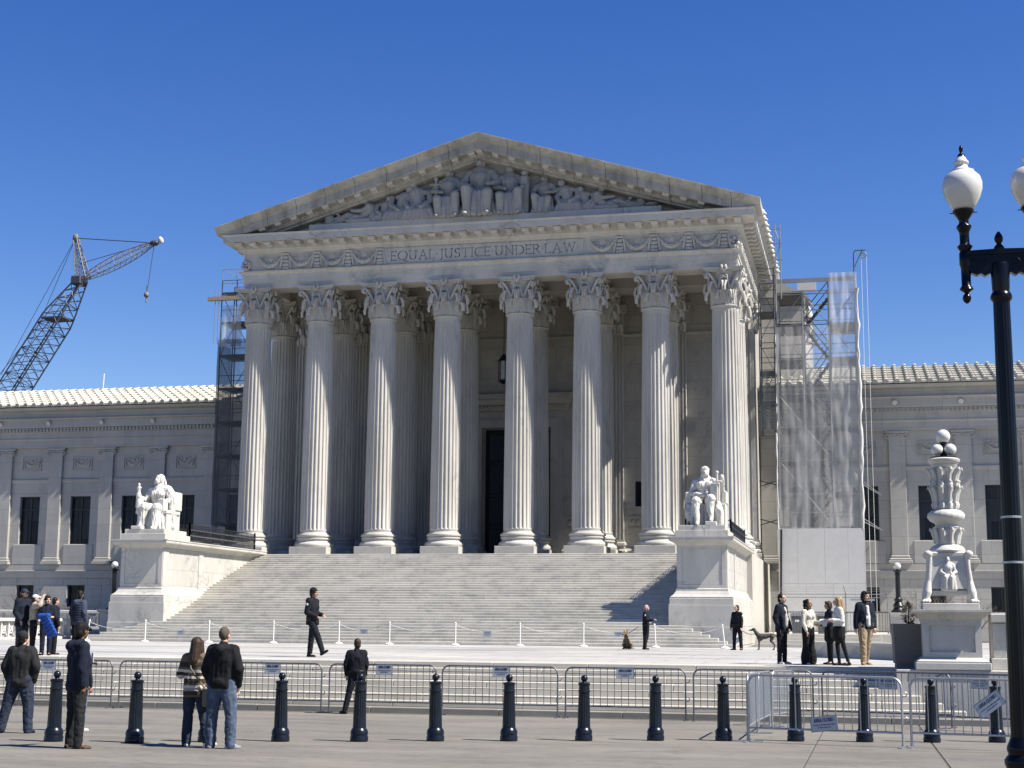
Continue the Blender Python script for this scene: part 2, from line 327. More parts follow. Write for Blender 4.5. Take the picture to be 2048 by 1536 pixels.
# ---------------------------------------------------------------- mesh helpers
class MB:
    def __init__(s): s.v = []; s.f = []
    def add(s, vs, fs):
        n = len(s.v); s.v.extend([(float(a), float(b_), float(c_)) for a, b_, c_ in vs]); s.f.extend([tuple(i + n for i in f) for f in fs]); return s
    def box(s, x0, x1, y0, y1, z0, z1):
        x0, x1 = min(x0, x1), max(x0, x1); y0, y1 = min(y0, y1), max(y0, y1)
        return s.add([(x0, y0, z0), (x1, y0, z0), (x1, y1, z0), (x0, y1, z0), (x0, y0, z1), (x1, y0, z1), (x1, y1, z1), (x0, y1, z1)],
                     [(0, 3, 2, 1), (4, 5, 6, 7), (0, 1, 5, 4), (1, 2, 6, 5), (2, 3, 7, 6), (3, 0, 4, 7)])
    def cbox(s, x0, x1, y0, y1, z0, z1, c):   # box with chamfered edges
        x0, x1 = min(x0, x1), max(x0, x1); y0, y1 = min(y0, y1), max(y0, y1)
        bm = bmesh.new(); bmesh.ops.create_cube(bm, size=1)
        for vv in bm.verts: vv.co = ((x0 + x1) / 2 + vv.co.x * (x1 - x0), (y0 + y1) / 2 + vv.co.y * (y1 - y0), (z0 + z1) / 2 + vv.co.z * (z1 - z0))
        bmesh.ops.bevel(bm, geom=list(bm.edges), offset=c, segments=1, profile=0.5, affect='EDGES')
        bm.verts.index_update(); s.add([vv.co[:] for vv in bm.verts], [tuple(q.index for q in f.verts) for f in bm.faces]); bm.free(); return s
    def frustum(s, x0, x1, y0, y1, z0, z1, d):  # box whose top is inset by d (negative: flares)
        return s.add([(x0, y0, z0), (x1, y0, z0), (x1, y1, z0), (x0, y1, z0), (x0 + d, y0 + d, z1), (x1 - d, y0 + d, z1), (x1 - d, y1 - d, z1), (x0 + d, y1 - d, z1)],
                     [(0, 3, 2, 1), (4, 5, 6, 7), (0, 1, 5, 4), (1, 2, 6, 5), (2, 3, 7, 6), (3, 0, 4, 7)])
    def bar(s, p, q, r, n=6, r2=None):
        p = Vector(p); q = Vector(q); r2 = r if r2 is None else r2
        d = (q - p)
        if d.length < 1e-9: return s
        d.normalize(); a = d.orthogonal().normalized(); b_ = d.cross(a)
        vs = []
        for c, rr in ((p, r), (q, r2)):
            for i in range(n):
                t = 2 * PI * (i + 0.5) / n; vs.append(c + a * math.cos(t) * rr + b_ * math.sin(t) * rr)
        fs = [(i, (i + 1) % n, n + (i + 1) % n, n + i) for i in range(n)] + [tuple(range(n - 1, -1, -1)), tuple(range(n, 2 * n))]
        return s.add(vs, fs)
    def tube(s, pts, r, n=6, closed=False):
        pts = [Vector(p) for p in pts]; m_ = len(pts)
        rs = r if isinstance(r, (list, tuple)) else [r] * m_
        vs = []; prev = None
        for i, p in enumerate(pts):
            t = (pts[(i + 1) % m_] - pts[i - 1]) if closed else (pts[min(i + 1, m_ - 1)] - pts[max(i - 1, 0)])
            t.normalize()
            a = (prev - t * prev.dot(t)) if prev is not None else t.orthogonal()
            if a.length < 1e-6: a = t.orthogonal()
            a.normalize(); prev = a; b_ = t.cross(a)
            for k in range(n):
                an = 2 * PI * k / n; vs.append(p + (a * math.cos(an) + b_ * math.sin(an)) * rs[i])
        fs = []
        for i in range(m_ if closed else m_ - 1):
            j = (i + 1) % m_
            for k in range(n): fs.append((i * n + k, i * n + (k + 1) % n, j * n + (k + 1) % n, j * n + k))
        if not closed: fs += [tuple(range(n - 1, -1, -1)), tuple(range((m_ - 1) * n, m_ * n))]
        return s.add(vs, fs)
    def lathe(s, prof, c=(0, 0, 0), n=24, wob=None):
        vs = []; m_ = len(prof)
        for (r, z) in prof:
            for i in range(n):
                a = 2 * PI * i / n; rr = r * (wob(a, z) if wob else 1); vs.append((c[0] + rr * math.cos(a), c[1] + rr * math.sin(a), c[2] + z))
        fs = [(j * n + i, j * n + (i + 1) % n, (j + 1) * n + (i + 1) % n, (j + 1) * n + i) for j in range(m_ - 1) for i in range(n)]
        fs += [tuple(range(n - 1, -1, -1)), tuple(range((m_ - 1) * n, m_ * n))]
        return s.add(vs, fs)
    def ball(s, c, r, nu=12, nv=8, rot=None):
        r = (r, r, r) if not isinstance(r, (tuple, list)) else r
        vs = [Vector((0, 0, -r[2]))]
        for j in range(1, nv):
            p = -PI / 2 + PI * j / nv
            for i in range(nu):
                a = 2 * PI * i / nu; vs.append(Vector((r[0] * math.cos(p) * math.cos(a), r[1] * math.cos(p) * math.sin(a), r[2] * math.sin(p))))
        vs.append(Vector((0, 0, r[2]))); c = Vector(c)
        vs = [(rot @ q if rot else q) + c for q in vs]; last = len(vs) - 1
        fs = [(0, 1 + (i + 1) % nu, 1 + i) for i in range(nu)]
        for j in range(nv - 2):
            for i in range(nu): fs.append((1 + j * nu + i, 1 + j * nu + (i + 1) % nu, 1 + (j + 1) * nu + (i + 1) % nu, 1 + (j + 1) * nu + i))
        fs += [(last, 1 + (nv - 2) * nu + i, 1 + (nv - 2) * nu + (i + 1) % nu) for i in range(nu)]
        return s.add(vs, fs)
    def molding(s, prof, path, closed=False):   # prof: (outward, z); outward is to the right of the path's direction
        P = [Vector((p[0], p[1])) for p in path]; n = len(P); m_ = len(prof); vs = []
        for i in range(n):
            def nrm(a, b_):
                d = (b_ - a).normalized(); return Vector((d.y, -d.x))
            if closed or 0 < i < n - 1:
                n1 = nrm(P[i - 1], P[i]); n2 = nrm(P[i], P[(i + 1) % n]); mv = (n1 + n2) / (1 + n1.dot(n2))
            else:
                mv = nrm(P[0], P[1]) if i == 0 else nrm(P[-2], P[-1])
            for (o, z) in prof: q = P[i] + mv * o; vs.append((q.x, q.y, z))
        fs = []
        for i in range(n if closed else n - 1):
            j = (i + 1) % n
            for k in range(m_ - 1): fs.append((i * m_ + k, j * m_ + k, j * m_ + k + 1, i * m_ + k + 1))
        if not closed: fs += [tuple(range(m_ - 1, -1, -1)), tuple(range((n - 1) * m_, n * m_))]
        return s.add(vs, fs)
    def extrude(s, poly, fn, d):     # 2-D polygon mapped by fn(u, v, w), extruded w 0..d
        n = len(poly); vs = [fn(u, v, 0) for u, v in poly] + [fn(u, v, d) for u, v in poly]
        return s.add(vs, [tuple(range(n)), tuple(range(2 * n - 1, n - 1, -1))] + [(i, n + i, n + (i + 1) % n, (i + 1) % n) for i in range(n)])
    def mesh(s, name, mat=None, smooth=None):
        me = bpy.data.meshes.new(name); me.from_pydata(s.v, [], s.f); me.update()
        if mat: me.materials.append(MATS[mat])
        bm = bmesh.new(); bm.from_mesh(me); bmesh.ops.recalc_face_normals(bm, faces=bm.faces); bm.to_mesh(me); bm.free()
        if smooth is not None:
            me.polygons.foreach_set('use_smooth', [True] * len(me.polygons)); me.set_sharp_from_angle(angle=R(smooth))
        return me
    def build(s, name, mat, parent=None, smooth=None, loc=None, rz=None):
        return obj(name, s.mesh(name, mat, smooth), parent, loc, rz)

def obj(name, me, parent=None, loc=None, rz=None):
    o = bpy.data.objects.new(name, me); COL.objects.link(o)
    if parent: o.parent = parent
    if loc is not None: o.location = loc
    if rz is not None: o.rotation_euler = (0, 0, rz)
    return o
def empty(name, loc=(0, 0, 0), rz=0.0):
    o = bpy.data.objects.new(name, None); o.empty_display_size = 0.3; COL.objects.link(o); o.location = loc; o.rotation_euler = (0, 0, rz); return o
def tag(o, label=None, cat=None, group=None, kind=None):
    if label: o['label'] = label
    if cat: o['category'] = cat
    if group: o['group'] = group
    if kind: o['kind'] = kind
    return o
def copy_tree(o, parent=None):
    c = o.copy(); COL.objects.link(c); c.parent = parent
    for ch in o.children: copy_tree(ch, c)
    return c

PZ = 0.86            # plaza level
CB = 5.592           # floor of the portico
STEP_N, TREAD, STEP_Y = 36, 0.434, -16.8
RISE = (CB - PZ) / STEP_N
def ground_z(y): return -0.28 + 0.0175 * (-47.7 - y)
# ================================================================= setting
g = MB(); g.add([(-900, -900, -0.9), (900, -900, -0.9), (900, 900, -0.9), (-900, 900, -0.9)], [(0, 1, 2, 3)])
tag(g.build('ground', 'asphalt'), kind='structure')

# sidewalk: a gently sloping concrete bed with slabs on it
g = MB(); y0, y1 = -110.0, -47.62
g.add([(-70, y0, ground_z(y0) - .01), (95, y0, ground_z(y0) - .01), (95, y1, ground_z(y1) - .01), (-70, y1, ground_z(y1) - .01)], [(0, 1, 2, 3)])
sidewalk = tag(g.build('sidewalk', 'joint_dark'), kind='structure')
def slab(x0, x1, ya, yb):
    q = MB(); j = .006; c = .012; zz = ground_z
    x0 += j; x1 -= j; ya += j; yb -= j
    q.add([(x0, ya, zz(ya) - .02), (x1, ya, zz(ya) - .02), (x1, yb, zz(yb) - .02), (x0, yb, zz(yb) - .02),
           (x0 + c, ya + c, zz(ya)), (x1 - c, ya + c, zz(ya)), (x1 - c, yb - c, zz(yb)), (x0 + c, yb - c, zz(yb))],
          [(4, 5, 6, 7), (0, 1, 5, 4), (1, 2, 6, 5), (2, 3, 7, 6), (3, 0, 4, 7)])
    q.build('paving_slab', 'concrete', sidewalk)
xs_a = [-70, -8.0, 19.98, 21.9, 23.85, 25.8, 95]
for ya, yb in ((-56.55, -47.62), (-63.5, -56.55), (-110, -63.5)):
    for a, b_ in zip(xs_a[:-1], xs_a[1:]): slab(a, b_, ya, yb)

# low flight from the sidewalk up to the plaza, laid in long stones
LR = (PZ + .28) / 8
LOW_Y0, LT = -47.66, .36
plaza_steps = tag(MB().box(-60, 21.4, LOW_Y0 + .3, -40, -.8, -.25).build('plaza_steps', 'marble_low_step'), kind='structure')
rng = random.Random(3)
def stone_row(parent, name, x0, x1, ya, yb, z0, z1, ln, mat_, vis=(-3, 30)):
    x = x0
    first = True
    while x < x1 - 1e-6:
        nx = vis[0] if x < vis[0] - .01 else x + ln * rng.uniform(.8, 1.25)
        if nx > x1 - .8: nx = x1
        MB().cbox(x + .004, nx - .004, ya + rng.uniform(-.003, .003), yb, z0, z1 - rng.uniform(0, .003), .012).build(name, mat_, parent)
        x = nx
for i in range(8):
    xr = 23.4 - .46 * i if i < 4 else 21.52
    zt = -.28 + LR * (i + 1)
    yb = -44.0 if i == 7 else LOW_Y0 + LT * (i + 1) + .05
    stone_row(plaza_steps, 'kerb_stone' if i == 0 else 'step_stone', -60, xr, LOW_Y0 + LT * i, yb, zt - LR + (.0 if i else -.1), zt, 2.6, 'kerb_stone' if i == 0 else 'marble_low_step')

pl = MB().box(-62, 62, -44.02, 70, -.85, PZ - .004)
plaza = tag(pl.build('plaza', 'plaza_paving'), kind='structure')

# great flight
stairway = tag(MB().box(-12.25, 12.25, STEP_Y + .6, -1.4, -.5, PZ + .01).build('stairway', 'marble_step'), kind='structure')
for i in range(STEP_N):
    xe = 15.5 - .42 * i if i < 8 else 12.66
    ya = STEP_Y + TREAD * i
    z1 = PZ + RISE * (i + 1); z0 = PZ + .012 if i == 0 else z1 - RISE - .02
    yb = ya + TREAD + .06 if i < STEP_N - 1 else -.9
    q = MB(); n_ = .018   # slight nosing roll
    q.extrude([(ya, z0), (yb, z0), (yb, z1), (ya + n_, z1), (ya, z1 - n_)], lambda u, v, w, xe=xe: (-xe + w, u, v), 2 * xe)
    q.build('step', 'marble_step', stairway)

# ================================================================= courthouse
court = tag(empty('courthouse', (0, 0, PZ)), 'white marble neoclassical courthouse with a columned portico, carved pediment and low tiled wings', 'courthouse')
court.location = (0, 0, 0)
SX = [-13.848, -9.948, -6.048, -2.148, 2.148, 6.048, 9.948, 13.848]

MB().box(-15.15, 15.15, -1.35, 34, PZ - .1, CB - .006).build('platform', 'marble', court)

# --- columns
def shaft_mesh():
    nfl, z0, z1 = 24, 6.86, 19.17
    prof = [(0., .96), (.012, 1.0), (.02, 1), (.22, .995), (.45, .968), (.7, .925), (.9, .885), (.975, .868), (.985, .866), (1., .872)]
    mb = MB(); vs = []; rings = 0; per = 0
    for k, (t, s_) in enumerate(prof):
        z = z0 + (z1 - z0) * t; rr = .865 * s_
        fl = 1.0 if 2 <= k <= 7 else 0.0
        ring = []
        for i in range(nfl):
            a0 = 2 * PI * i / nfl; w = 2 * PI / nfl
            for u, d in ((0, 0), (.2, 0), (.3, .6), (.45, .95), (.6, 1), (.75, .95), (.9, .6)):
                a = a0 + w * u; r_ = rr - .062 * d * fl; ring.append((r_ * math.cos(a), r_ * math.sin(a), z))
        per = len(ring); vs += ring; rings += 1
    fs = [(j * per + i, j * per + (i + 1) % per, (j + 1) * per + (i + 1) % per, (j + 1) * per + i) for j in range(rings - 1) for i in range(per)]
    mb.add(vs, fs)
    mb.lathe([(.75, 19.15), (.80, 19.16), (.835, 19.20), (.835, 19.24), (.80, 19.27), (.70, 19.28)], n=40)
    return mb.mesh('column', 'marble_column', 40)
def base_mesh():
    mb = MB()
    pr = [(1.0, 6.03), (1.10, 6.05), (1.135, 6.12), (1.135, 6.18), (1.09, 6.27), (1.02, 6.30), (1.0, 6.33), (.945, 6.38), (.955, 6.44), (1.0, 6.46),
          (1.02, 6.50), (1.0, 6.56), (.955, 6.575), (.96, 6.60), (1.02, 6.62), (1.045, 6.67), (1.02, 6.745), (.95, 6.76), (.925, 6.80), (.88, 6.87), (.80, 6.88)]
    mb.lathe(pr, n=48)
    return mb.mesh('base', 'marble_column', 45)
def plinth_mesh(): return MB().cbox(-1.125, 1.125, -1.125, 1.125, CB - .02, 6.035, .015).mesh('plinth', 'marble')

def capital_mesh():
    mb = MB(); Z0 = 19.5
    mb.lathe([(.70, 0), (.72, .5), (.74, 1.0), (.80, 1.45), (.90, 1.66)], (0, 0, Z0), 24)
    def leaf(ang, zb, h, w, rb, out, drop):
        ca, sa = math.cos(ang), math.sin(ang); cen = []
        for t in (0, .2, .4, .6, .75): cen.append((rb + .05 + .07 * t, zb + h * t * 1.1))
        r_c, z_c = cen[-1]; rad = out
        for a in (30, 75, 120, 165, 215): cen.append((r_c + rad * (1 - math.cos(R(a))) * .62, z_c + rad * math.sin(R(a)) * .9 - (drop if a > 150 else 0)))
        L = len(cen); W = []
        for k in range(L):
            t = k / (L - 1); W.append(w * (.86 + .30 * math.sin(PI * min(1, t * 1.15)) + (.10 if k % 2 else -.06)) * (1 - .45 * max(0, t - .7) / .3))
        vs = []
        for layer in (0, 1):
            for k, (r_, z_) in enumerate(cen):
                for u, dd in ((-1, -.07), (-.5, .03), (0, -.025 if layer == 0 else 0), (.5, .03), (1, -.07)):
                    rr = r_ + dd - (.035 if layer else 0); tx = u * W[k] * .5
                    vs.append((rr * ca - tx * sa, rr * sa + tx * ca, Z0 + z_ - (.03 if layer and k > 5 else 0)))
        fs = []; n5 = 5
        for layer in (0, 1):
            o_ = layer * L * n5
            for k in range(L - 1):
                for q in range(4): fs.append((o_ + k * n5 + q, o_ + k * n5 + q + 1, o_ + (k + 1) * n5 + q + 1, o_ + (k + 1) * n5 + q))
        o_ = L * n5
        for k in range(L - 1):
            for q in (0, 4): fs.append((k * n5 + q, (k + 1) * n5 + q, o_ + (k + 1) * n5 + q, o_ + k * n5 + q))
        for q in range(4): fs.append(((L - 1) * n5 + q, (L - 1) * n5 + q + 1, o_ + (L - 1) * n5 + q + 1, o_ + (L - 1) * n5 + q))
        mb.add(vs, fs)
    for i in range(8): leaf(2 * PI * (i + .5) / 8, 0, .58, .42, .745, .27, .06)
    for i in range(8): leaf(2 * PI * i / 8, .02, 1.08, .44, .745, .30, .08)
    for i in range(4):       # corner volutes and their stalks
        a = PI / 4 + PI / 2 * i; ca, sa = math.cos(a), math.sin(a)
        for sgn in (-1, 1):
            pts = []; rs = []
            for r_, z_, off in ((.80, .66, .34), (.86, .95, .27), (.98, 1.22, .18), (1.14, 1.45, .11), (1.30, 1.56, .08)):
                pts.append((r_, z_, off)); rs.append(.075)
            for k in range(9):
                t = R(80 - 58 * k); rad = .15 * (1 - k / 10.5); pts.append((1.30 + rad * math.cos(t), 1.43 + rad * math.sin(t), .075)); rs.append(.06 * (1 - k / 14))
            mb.tube([(r_ * ca - sgn * o_ * sa, r_ * sa + sgn * o_ * ca, Z0 + z_) for r_, z_, o_ in pts], rs, 6)
        b_ = PI / 2 * i; cb, sb = math.cos(b_), math.sin(b_)   # inner helices meeting at the middle of each face
        for sgn in (-1, 1):
            pts = [(.84, .78, .30), (.87, 1.02, .26), (.90, 1.26, .19)]
            for k in range(7):
                t = R(120 - 60 * k); rad = .10 * (1 - k / 9); pts.append((.94, 1.36 + rad * math.sin(t), .11 - rad * math.cos(t) * 1.0))
            mb.tube([(r_ * cb - sgn * o_ * sb, r_ * sb + sgn * o_ * cb, Z0 + z_) for r_, z_, o_ in pts], [.06] * 3 + [.05 - .004 * k for k in range(7)], 6)
        for dx in (-.11, .11): mb.ball((1.0 * cb - dx * sb, 1.0 * sb + dx * cb, Z0 + 1.80), (.10, .10, .17), 8, 6)
        mb.ball((.98 * cb, .98 * sb, Z0 + 1.66), (.12, .12, .11), 8, 6)
    def abacus(z0, z1, c_out, s_in):
        poly = []
        for i in range(4):
            b_ = PI / 2 * i; cb, sb = math.cos(b_), math.sin(b_)
            for u in np.linspace(-1, 1, 9):
                d = s_in + (c_out - s_in) * abs(u) ** 1.8; t = u * c_out * .985
                poly.append((d * cb - t * sb, d * sb + t * cb))
        n = len(poly)
        mb.add([(x, y, z0) for x, y in poly] + [(x, y, z1) for x, y in poly], [tuple(range(n - 1, -1, -1)), tuple(range(n, 2 * n))] + [(i, (i + 1) % n, n + (i + 1) % n, n + i) for i in range(n)])
    abacus(Z0 + 1.62, Z0 + 1.72, 1.02, .84); abacus(Z0 + 1.715, Z0 + 1.845, 1.13, .94)
    mb.v = [(x, y, 19.27 + (z - 19.5) * 1.117) for x, y, z in mb.v]
    return mb.mesh('capital', 'marble_column', 50)
ME_SHAFT, ME_BASE, ME_PLINTH, ME_CAP = shaft_mesh(), base_mesh(), plinth_mesh(), capital_mesh()
for yy in (0.0, 4.056):
    for x in SX:
        c_ = obj('column', ME_SHAFT, court, (x, yy, 0), random.randrange(24) * 2 * PI / 24)
        for nm, me in (('base', ME_BASE), ('plinth', ME_PLINTH), ('capital', ME_CAP)):
            k = obj(nm, me, c_); k.rotation_euler = (0, 0, -c_.rotation_euler.z)

# --- back wall of the portico with its great door
Yw = 8.6
wl = MB()
def wall_grid(mb, xs, zs, y, holes, depth):
    for a, b_ in zip(xs[:-1], xs[1:]):
        for c, d in zip(zs[:-1], zs[1:]):
            xm, zm = (a + b_) / 2, (c + d) / 2
            if any(h[0] < xm < h[1] and h[2] < zm < h[3] for h in holes): continue
            mb.add([(a, y, c), (b_, y, c), (b_, y, d), (a, y, d)], [(0, 1, 2, 3)])
    for (a, b_, c, d) in holes:
        mb.add([(a, y, c), (b_, y, c), (b_, y, d), (a, y, d), (a, y + depth, c), (b_, y + depth, c), (b_, y + depth, d), (a, y + depth, d)],
               [(0, 1, 5, 4), (1, 2, 6, 5), (2, 3, 7, 6), (3, 0, 4, 7)])
door_hole = (-2.2, 2.2, CB - .03, 13.9); slots = [(7.45, 8.55, 8.9, 10.45), (-8.55, -7.45, 8.9, 10.45)]
wall_grid(wl, [-14.62, -8.55, -7.45, -2.2, 2.2, 7.45, 8.55, 14.62], [CB - .03, 8.9, 10.45, 13.9, 22.0], Yw, [door_hole] + slots, 1.0)
wall = wl.build('wall', 'marble_wall', court)
dr = MB().box(-2.2, 2.2, 9.5, 9.6, CB, 13.9).build('door', 'door_dark', court)
for sx in (-1, 1):
    for k in range(4): MB().cbox(sx * .18, sx * 2.0, 9.44, 9.5, CB + .3 + 2.0 * k, CB + 2.05 + 2.0 * k, .04).build('panel', 'door_dark', dr)
for (a, b_, c, d) in slots: MB().box(a, b_, Yw + .3, Yw + .34, c, d).build('window', 'window_glass', court)
df = MB().box(-2.75, -2.2, Yw - .16, Yw + .1, CB, 14.45).box(2.2, 2.75, Yw - .16, Yw + .1, CB, 14.45).box(-2.2, 2.2, Yw - .16, Yw + .1, 13.9, 14.45)
df.box(-3.0, -2.75, Yw - .10, Yw + .1, CB, 14.5).box(2.75, 3.0, Yw - .10, Yw + .1, CB, 14.5)
dfo = df.build('door_frame', 'marble_interior', court)
hd = MB(); hd.molding([(0, 14.95), (.15, 15.0), (.18, 15.25), (.34, 15.32), (.42, 15.62), (.62, 15.68), (.66, 15.95), (.55, 16.0), (0, 16.05)], [(-3.2, Yw), (-3.2, Yw - .12), (3.2, Yw - .12), (3.2, Yw)])
hd.build('door_cornice', 'marble_interior', dfo)
for k in range(26): MB().box(-3.15 + k * .245, -3.03 + k * .245, Yw - .50, Yw - .3, 15.12, 15.26).build('dentil', 'marble_interior', dfo)
fr = MB()
for (a, b_, c, d) in ((-2.4, 2.4, 16.9, 18.9),):
    fr.box(a - .15, b_ + .15, Yw - .06, Yw + .05, c - .15, c).box(a - .15, b_ + .15, Yw - .06, Yw + .05, d, d + .15).box(a - .15, a, Yw - .06, Yw + .05, c, d).box(b_, b_ + .15, Yw - .06, Yw + .05, c, d)
fr.build('panel_frame', 'marble_interior', court)
for a, b_ in ((-13, -10.9), (-9, -7), (-5.2, -3.1), (3.1, 5.2), (7, 9), (10.9, 13)):
    MB().box(a, b_, Yw - .05, Yw + .05, 7.55, 7.65).box(a, b_, Yw - .05, Yw + .05, 8.25, 8.35).build('band_course', 'marble_interior', court)
    rl = MB()
    for k in range(5): rl.ball((a + .3 + (b_ - a - .6) * k / 4, Yw - .02, 7.95), (.15, .07, .2), 8, 6)
    rl.build('relief', 'marble_interior', court, 60)
    MB().box(a + .2, b_ - .2, Yw - .04, Yw + .05, 20.0, 20.08).box(a + .2, b_ - .2, Yw - .04, Yw + .05, 21.2, 21.28).box(a + .2, a + .28, Yw - .04, Yw + .05, 20.08, 21.2).box(b_ - .28, b_ - .2, Yw - .04, Yw + .05, 20.08, 21.2).build('wall_panel', 'marble_interior', court)
MB().molding([(0, 19.45), (.1, 19.5), (.12, 19.62), (0, 19.64)], [(-14.6, Yw), (14.6, Yw)]).build('string_course', 'marble_interior', court)
bs = MB().molding([(0, CB), (.25, CB), (.25, CB + .42), (.19, CB + .5), (.22, CB + .62), (.12, CB + .75), (0, CB + .85)], [(-14.6, Yw), (-2.9, Yw)])
bs.molding([(0, CB), (.25, CB), (.25, CB + .42), (.19, CB + .5), (.22, CB + .62), (.12, CB + .75), (0, CB + .85)], [(2.9, Yw), (14.6, Yw)])
bs.build('base_course', 'marble_wall', court)
def pil_mesh():
    poly = []; w = .74; d = .5; nf = 7
    for i in range(nf):
        a = -w + 2 * w * (i + .16) / nf; b_ = -w + 2 * w * (i + .84) / nf; m_ = (a + b_) / 2
        poly += [(a, -d), (a + .02, -d + .05), (m_, -d + .075), (b_ - .02, -d + .05), (b_, -d)]
    poly = [(-w, .1), (-w, -d)] + poly + [(w, -d), (w, .1)]
    return MB().extrude(poly, lambda u, v, q: (u, v, 6.86 + q), 12.6).mesh('pilaster', 'marble_column', 30)
ME_PIL = pil_mesh()
def pil_cap():
    mb = MB(); mb.box(-.76, .76, -.5, .1, 19.46, 19.56).box(-.74, .74, -.48, .1, 19.56, 21.15)
    for row, (z, h) in enumerate(((19.56, .55), (19.6, 1.05))):
        for i in range(4 - row):
            x = -.62 + 1.24 * (i + .5 * row) / 3
            mb.tube([(x, -.5, z), (x, -.55, z + h * .7), (x, -.66, z + h), (x, -.78, z + h * .95), (x, -.80, z + h * .82)], [.17, .19, .16, .11, .05], 6)
    for s_ in (-1, 1):
        pts = [(s_ * .3, -.55, 20.3), (s_ * .5, -.62, 20.8), (s_ * .8, -.7, 21.05)] + [(s_ * (.86 + .13 * math.cos(R(90 - 60 * k)) * (1 - k / 8)), -.7, 20.93 + .13 * math.sin(R(90 - 60 * k)) * (1 - k / 8)) for k in range(6)]
        mb.tube(pts, .07, 6)
    mb.box(-1.0, 1.0, -.72, .1, 21.15, 21.34)
    return mb.mesh('capital', 'marble_column', 50)
ME_PCAP = pil_cap()
ME_PBASE = MB().cbox(-1.0, 1.0, -.76, .1, CB - .01, 6.03, .015).cbox(-.98, .98, -.74, .1, 6.035, 6.28, .08).cbox(-.86, .86, -.62, .1, 6.285, 6.45, .04).cbox(-.92, .92, -.68, .1, 6.455, 6.72, .07).box(-.80, .80, -.55, .1, 6.72, 6.87).mesh('base', 'marble_column')
for x in SX:
    if abs(x) < 3: continue
    p_ = obj('pilaster', ME_PIL, court, (x, Yw, 0)); obj('capital', ME_PCAP, p_); obj('base', ME_PBASE, p_)
for sx in (-1, 1):      # corner pilasters turned to the sides
    p_ = obj('pilaster', ME_PIL, court, (sx * 14.3, 9.0, 0), sx * PI / 2); obj('capital', ME_PCAP, p_); obj('base', ME_PBASE, p_)

# lantern hanging in front of the door
ln = MB().bar((0, 5, 17.9), (0, 5, 21.6), .025, 5)
lo = ln.build('lantern_chain', 'black_iron'); lo.name = 'hanging_lantern'
tag(lo, 'long black hanging lantern between the middle columns before the dark doorway', 'lantern')
lb = MB().lathe([(.05, 1.75), (.22, 1.55), (.33, 1.40), (.36, 1.34), (.30, 1.32)], (0, 5, 16.2), 6).lathe([(.05, -.1), (.2, 0), (.33, .08), (.33, .14), (.28, .16)], (0, 5, 16.2), 6)
for k in range(6):
    a = 2 * PI * k / 6; lb.bar((.30 * math.cos(a), 5 + .30 * math.sin(a), 16.3), (.32 * math.cos(a), 5 + .32 * math.sin(a), 17.55), .025, 5)
lb.build('cage', 'black_iron', lo); MB().lathe([(.2, .16), (.24, .3), (.24, 1.2), (.2, 1.32)], (0, 5, 16.2), 10).build('globe', 'curtain', lo, 60)

# --- portico ceiling and beams
ce = MB().box(-14.0, 14.0, .6, Yw, 22.02, 22.3)
cl = ce.build('ceiling', 'marble_interior', court)
MB().box(-14.0, 14.0, 3.3, 4.82, 21.33, 22.05).build('beam', 'marble_interior', court)
for x in SX[1:-1]: MB().box(x - .6, x + .6, .7, 3.3, 21.5, 22.05).box(x - .6, x + .6, 4.82, Yw, 21.5, 22.05).build('beam', 'marble_interior', court)

# --- entablature on three sides
EX, EY = 14.62, -.78
path = [(-EX, 34), (-EX, EY), (EX, EY), (EX, 34)]
MB().molding([(-1.5, 22.40), (-1.5, 21.33), (-.06, 21.33), (-.06, 21.60), (-.005, 21.62), (-.005, 21.90), (.05, 21.92), (.05, 22.12), (.09, 22.15), (.13, 22.22), (.22, 22.29), (.22, 22.36), (-.02, 22.37)], path).build('architrave', 'marble_frieze', court)
MB().molding([(-.02, 22.36), (0, 22.362), (0, 23.44), (-.02, 23.45)], path).build('frieze', 'marble_frieze', court)
cornice = MB().molding([(-.3, 23.42), (.02, 23.421), (.10, 23.46), (.13, 23.54), (.26, 23.60), (.30, 23.66), (.30, 23.985), (.96, 23.99), (.96, 24.03), (.98, 24.03), (.98, 24.33), (1.03, 24.36), (1.05, 24.43), (-.3, 24.45)], path).build('cornice', 'marble_frieze', court)
ME_MOD = MB().cbox(-.24, .24, -.56, .02, -.07, -.012, .012).extrude([(-.52, -.02), (-.54, -.06), (-.53, -.14), (-.46, -.20), (-.34, -.21), (-.15, -.17), (.0, -.22), (.0, -.02)], lambda u, v, w: (-.19 + w, u, v), .38).mesh('modillion', 'marble_frieze')
nmod = 33
for i in range(nmod): obj('modillion', ME_MOD, cornice, (-14.7 + 29.4 * i / (nmod - 1), EY - .30, 23.98))
for i in range(18):
    for s_ in (1, -1):
        if s_ == 1 or i < 3: obj('modillion', ME_MOD, cornice, (s_ * (EX + .30), .35 + .92 * i, 23.98), s_ * PI / 2)
# side gutter with lion-head spouts
for s_, nm in ((1, 12), (-1, 2)):
    pth = [(EX, EY + .6), (EX, 34)] if s_ > 0 else [(-EX, 34), (-EX, EY + .6)]
    gt = MB().molding([(.3, 24.43), (1.05, 24.435), (1.09, 24.5), (1.22, 24.6), (1.32, 24.74), (1.36, 24.86), (1.28, 24.87), (.3, 24.80)], pth).build('gutter', 'marble_frieze', court)
    for i in range(nm):
        q = MB(); y = .4 + 1.3 * i; x = s_ * (EX + 1.24)
        q.ball((x + s_ * .06, y, 24.68), (.17, .20, .21), 10, 8).ball((x + s_ * .20, y, 24.60), (.12, .10, .09), 8, 6)
        for dy in (-.14, .14): q.ball((x + s_ * .05, y + dy, 24.82), (.06, .05, .06), 6, 5)
        q.build('spout', 'marble_frieze', gt, 60)

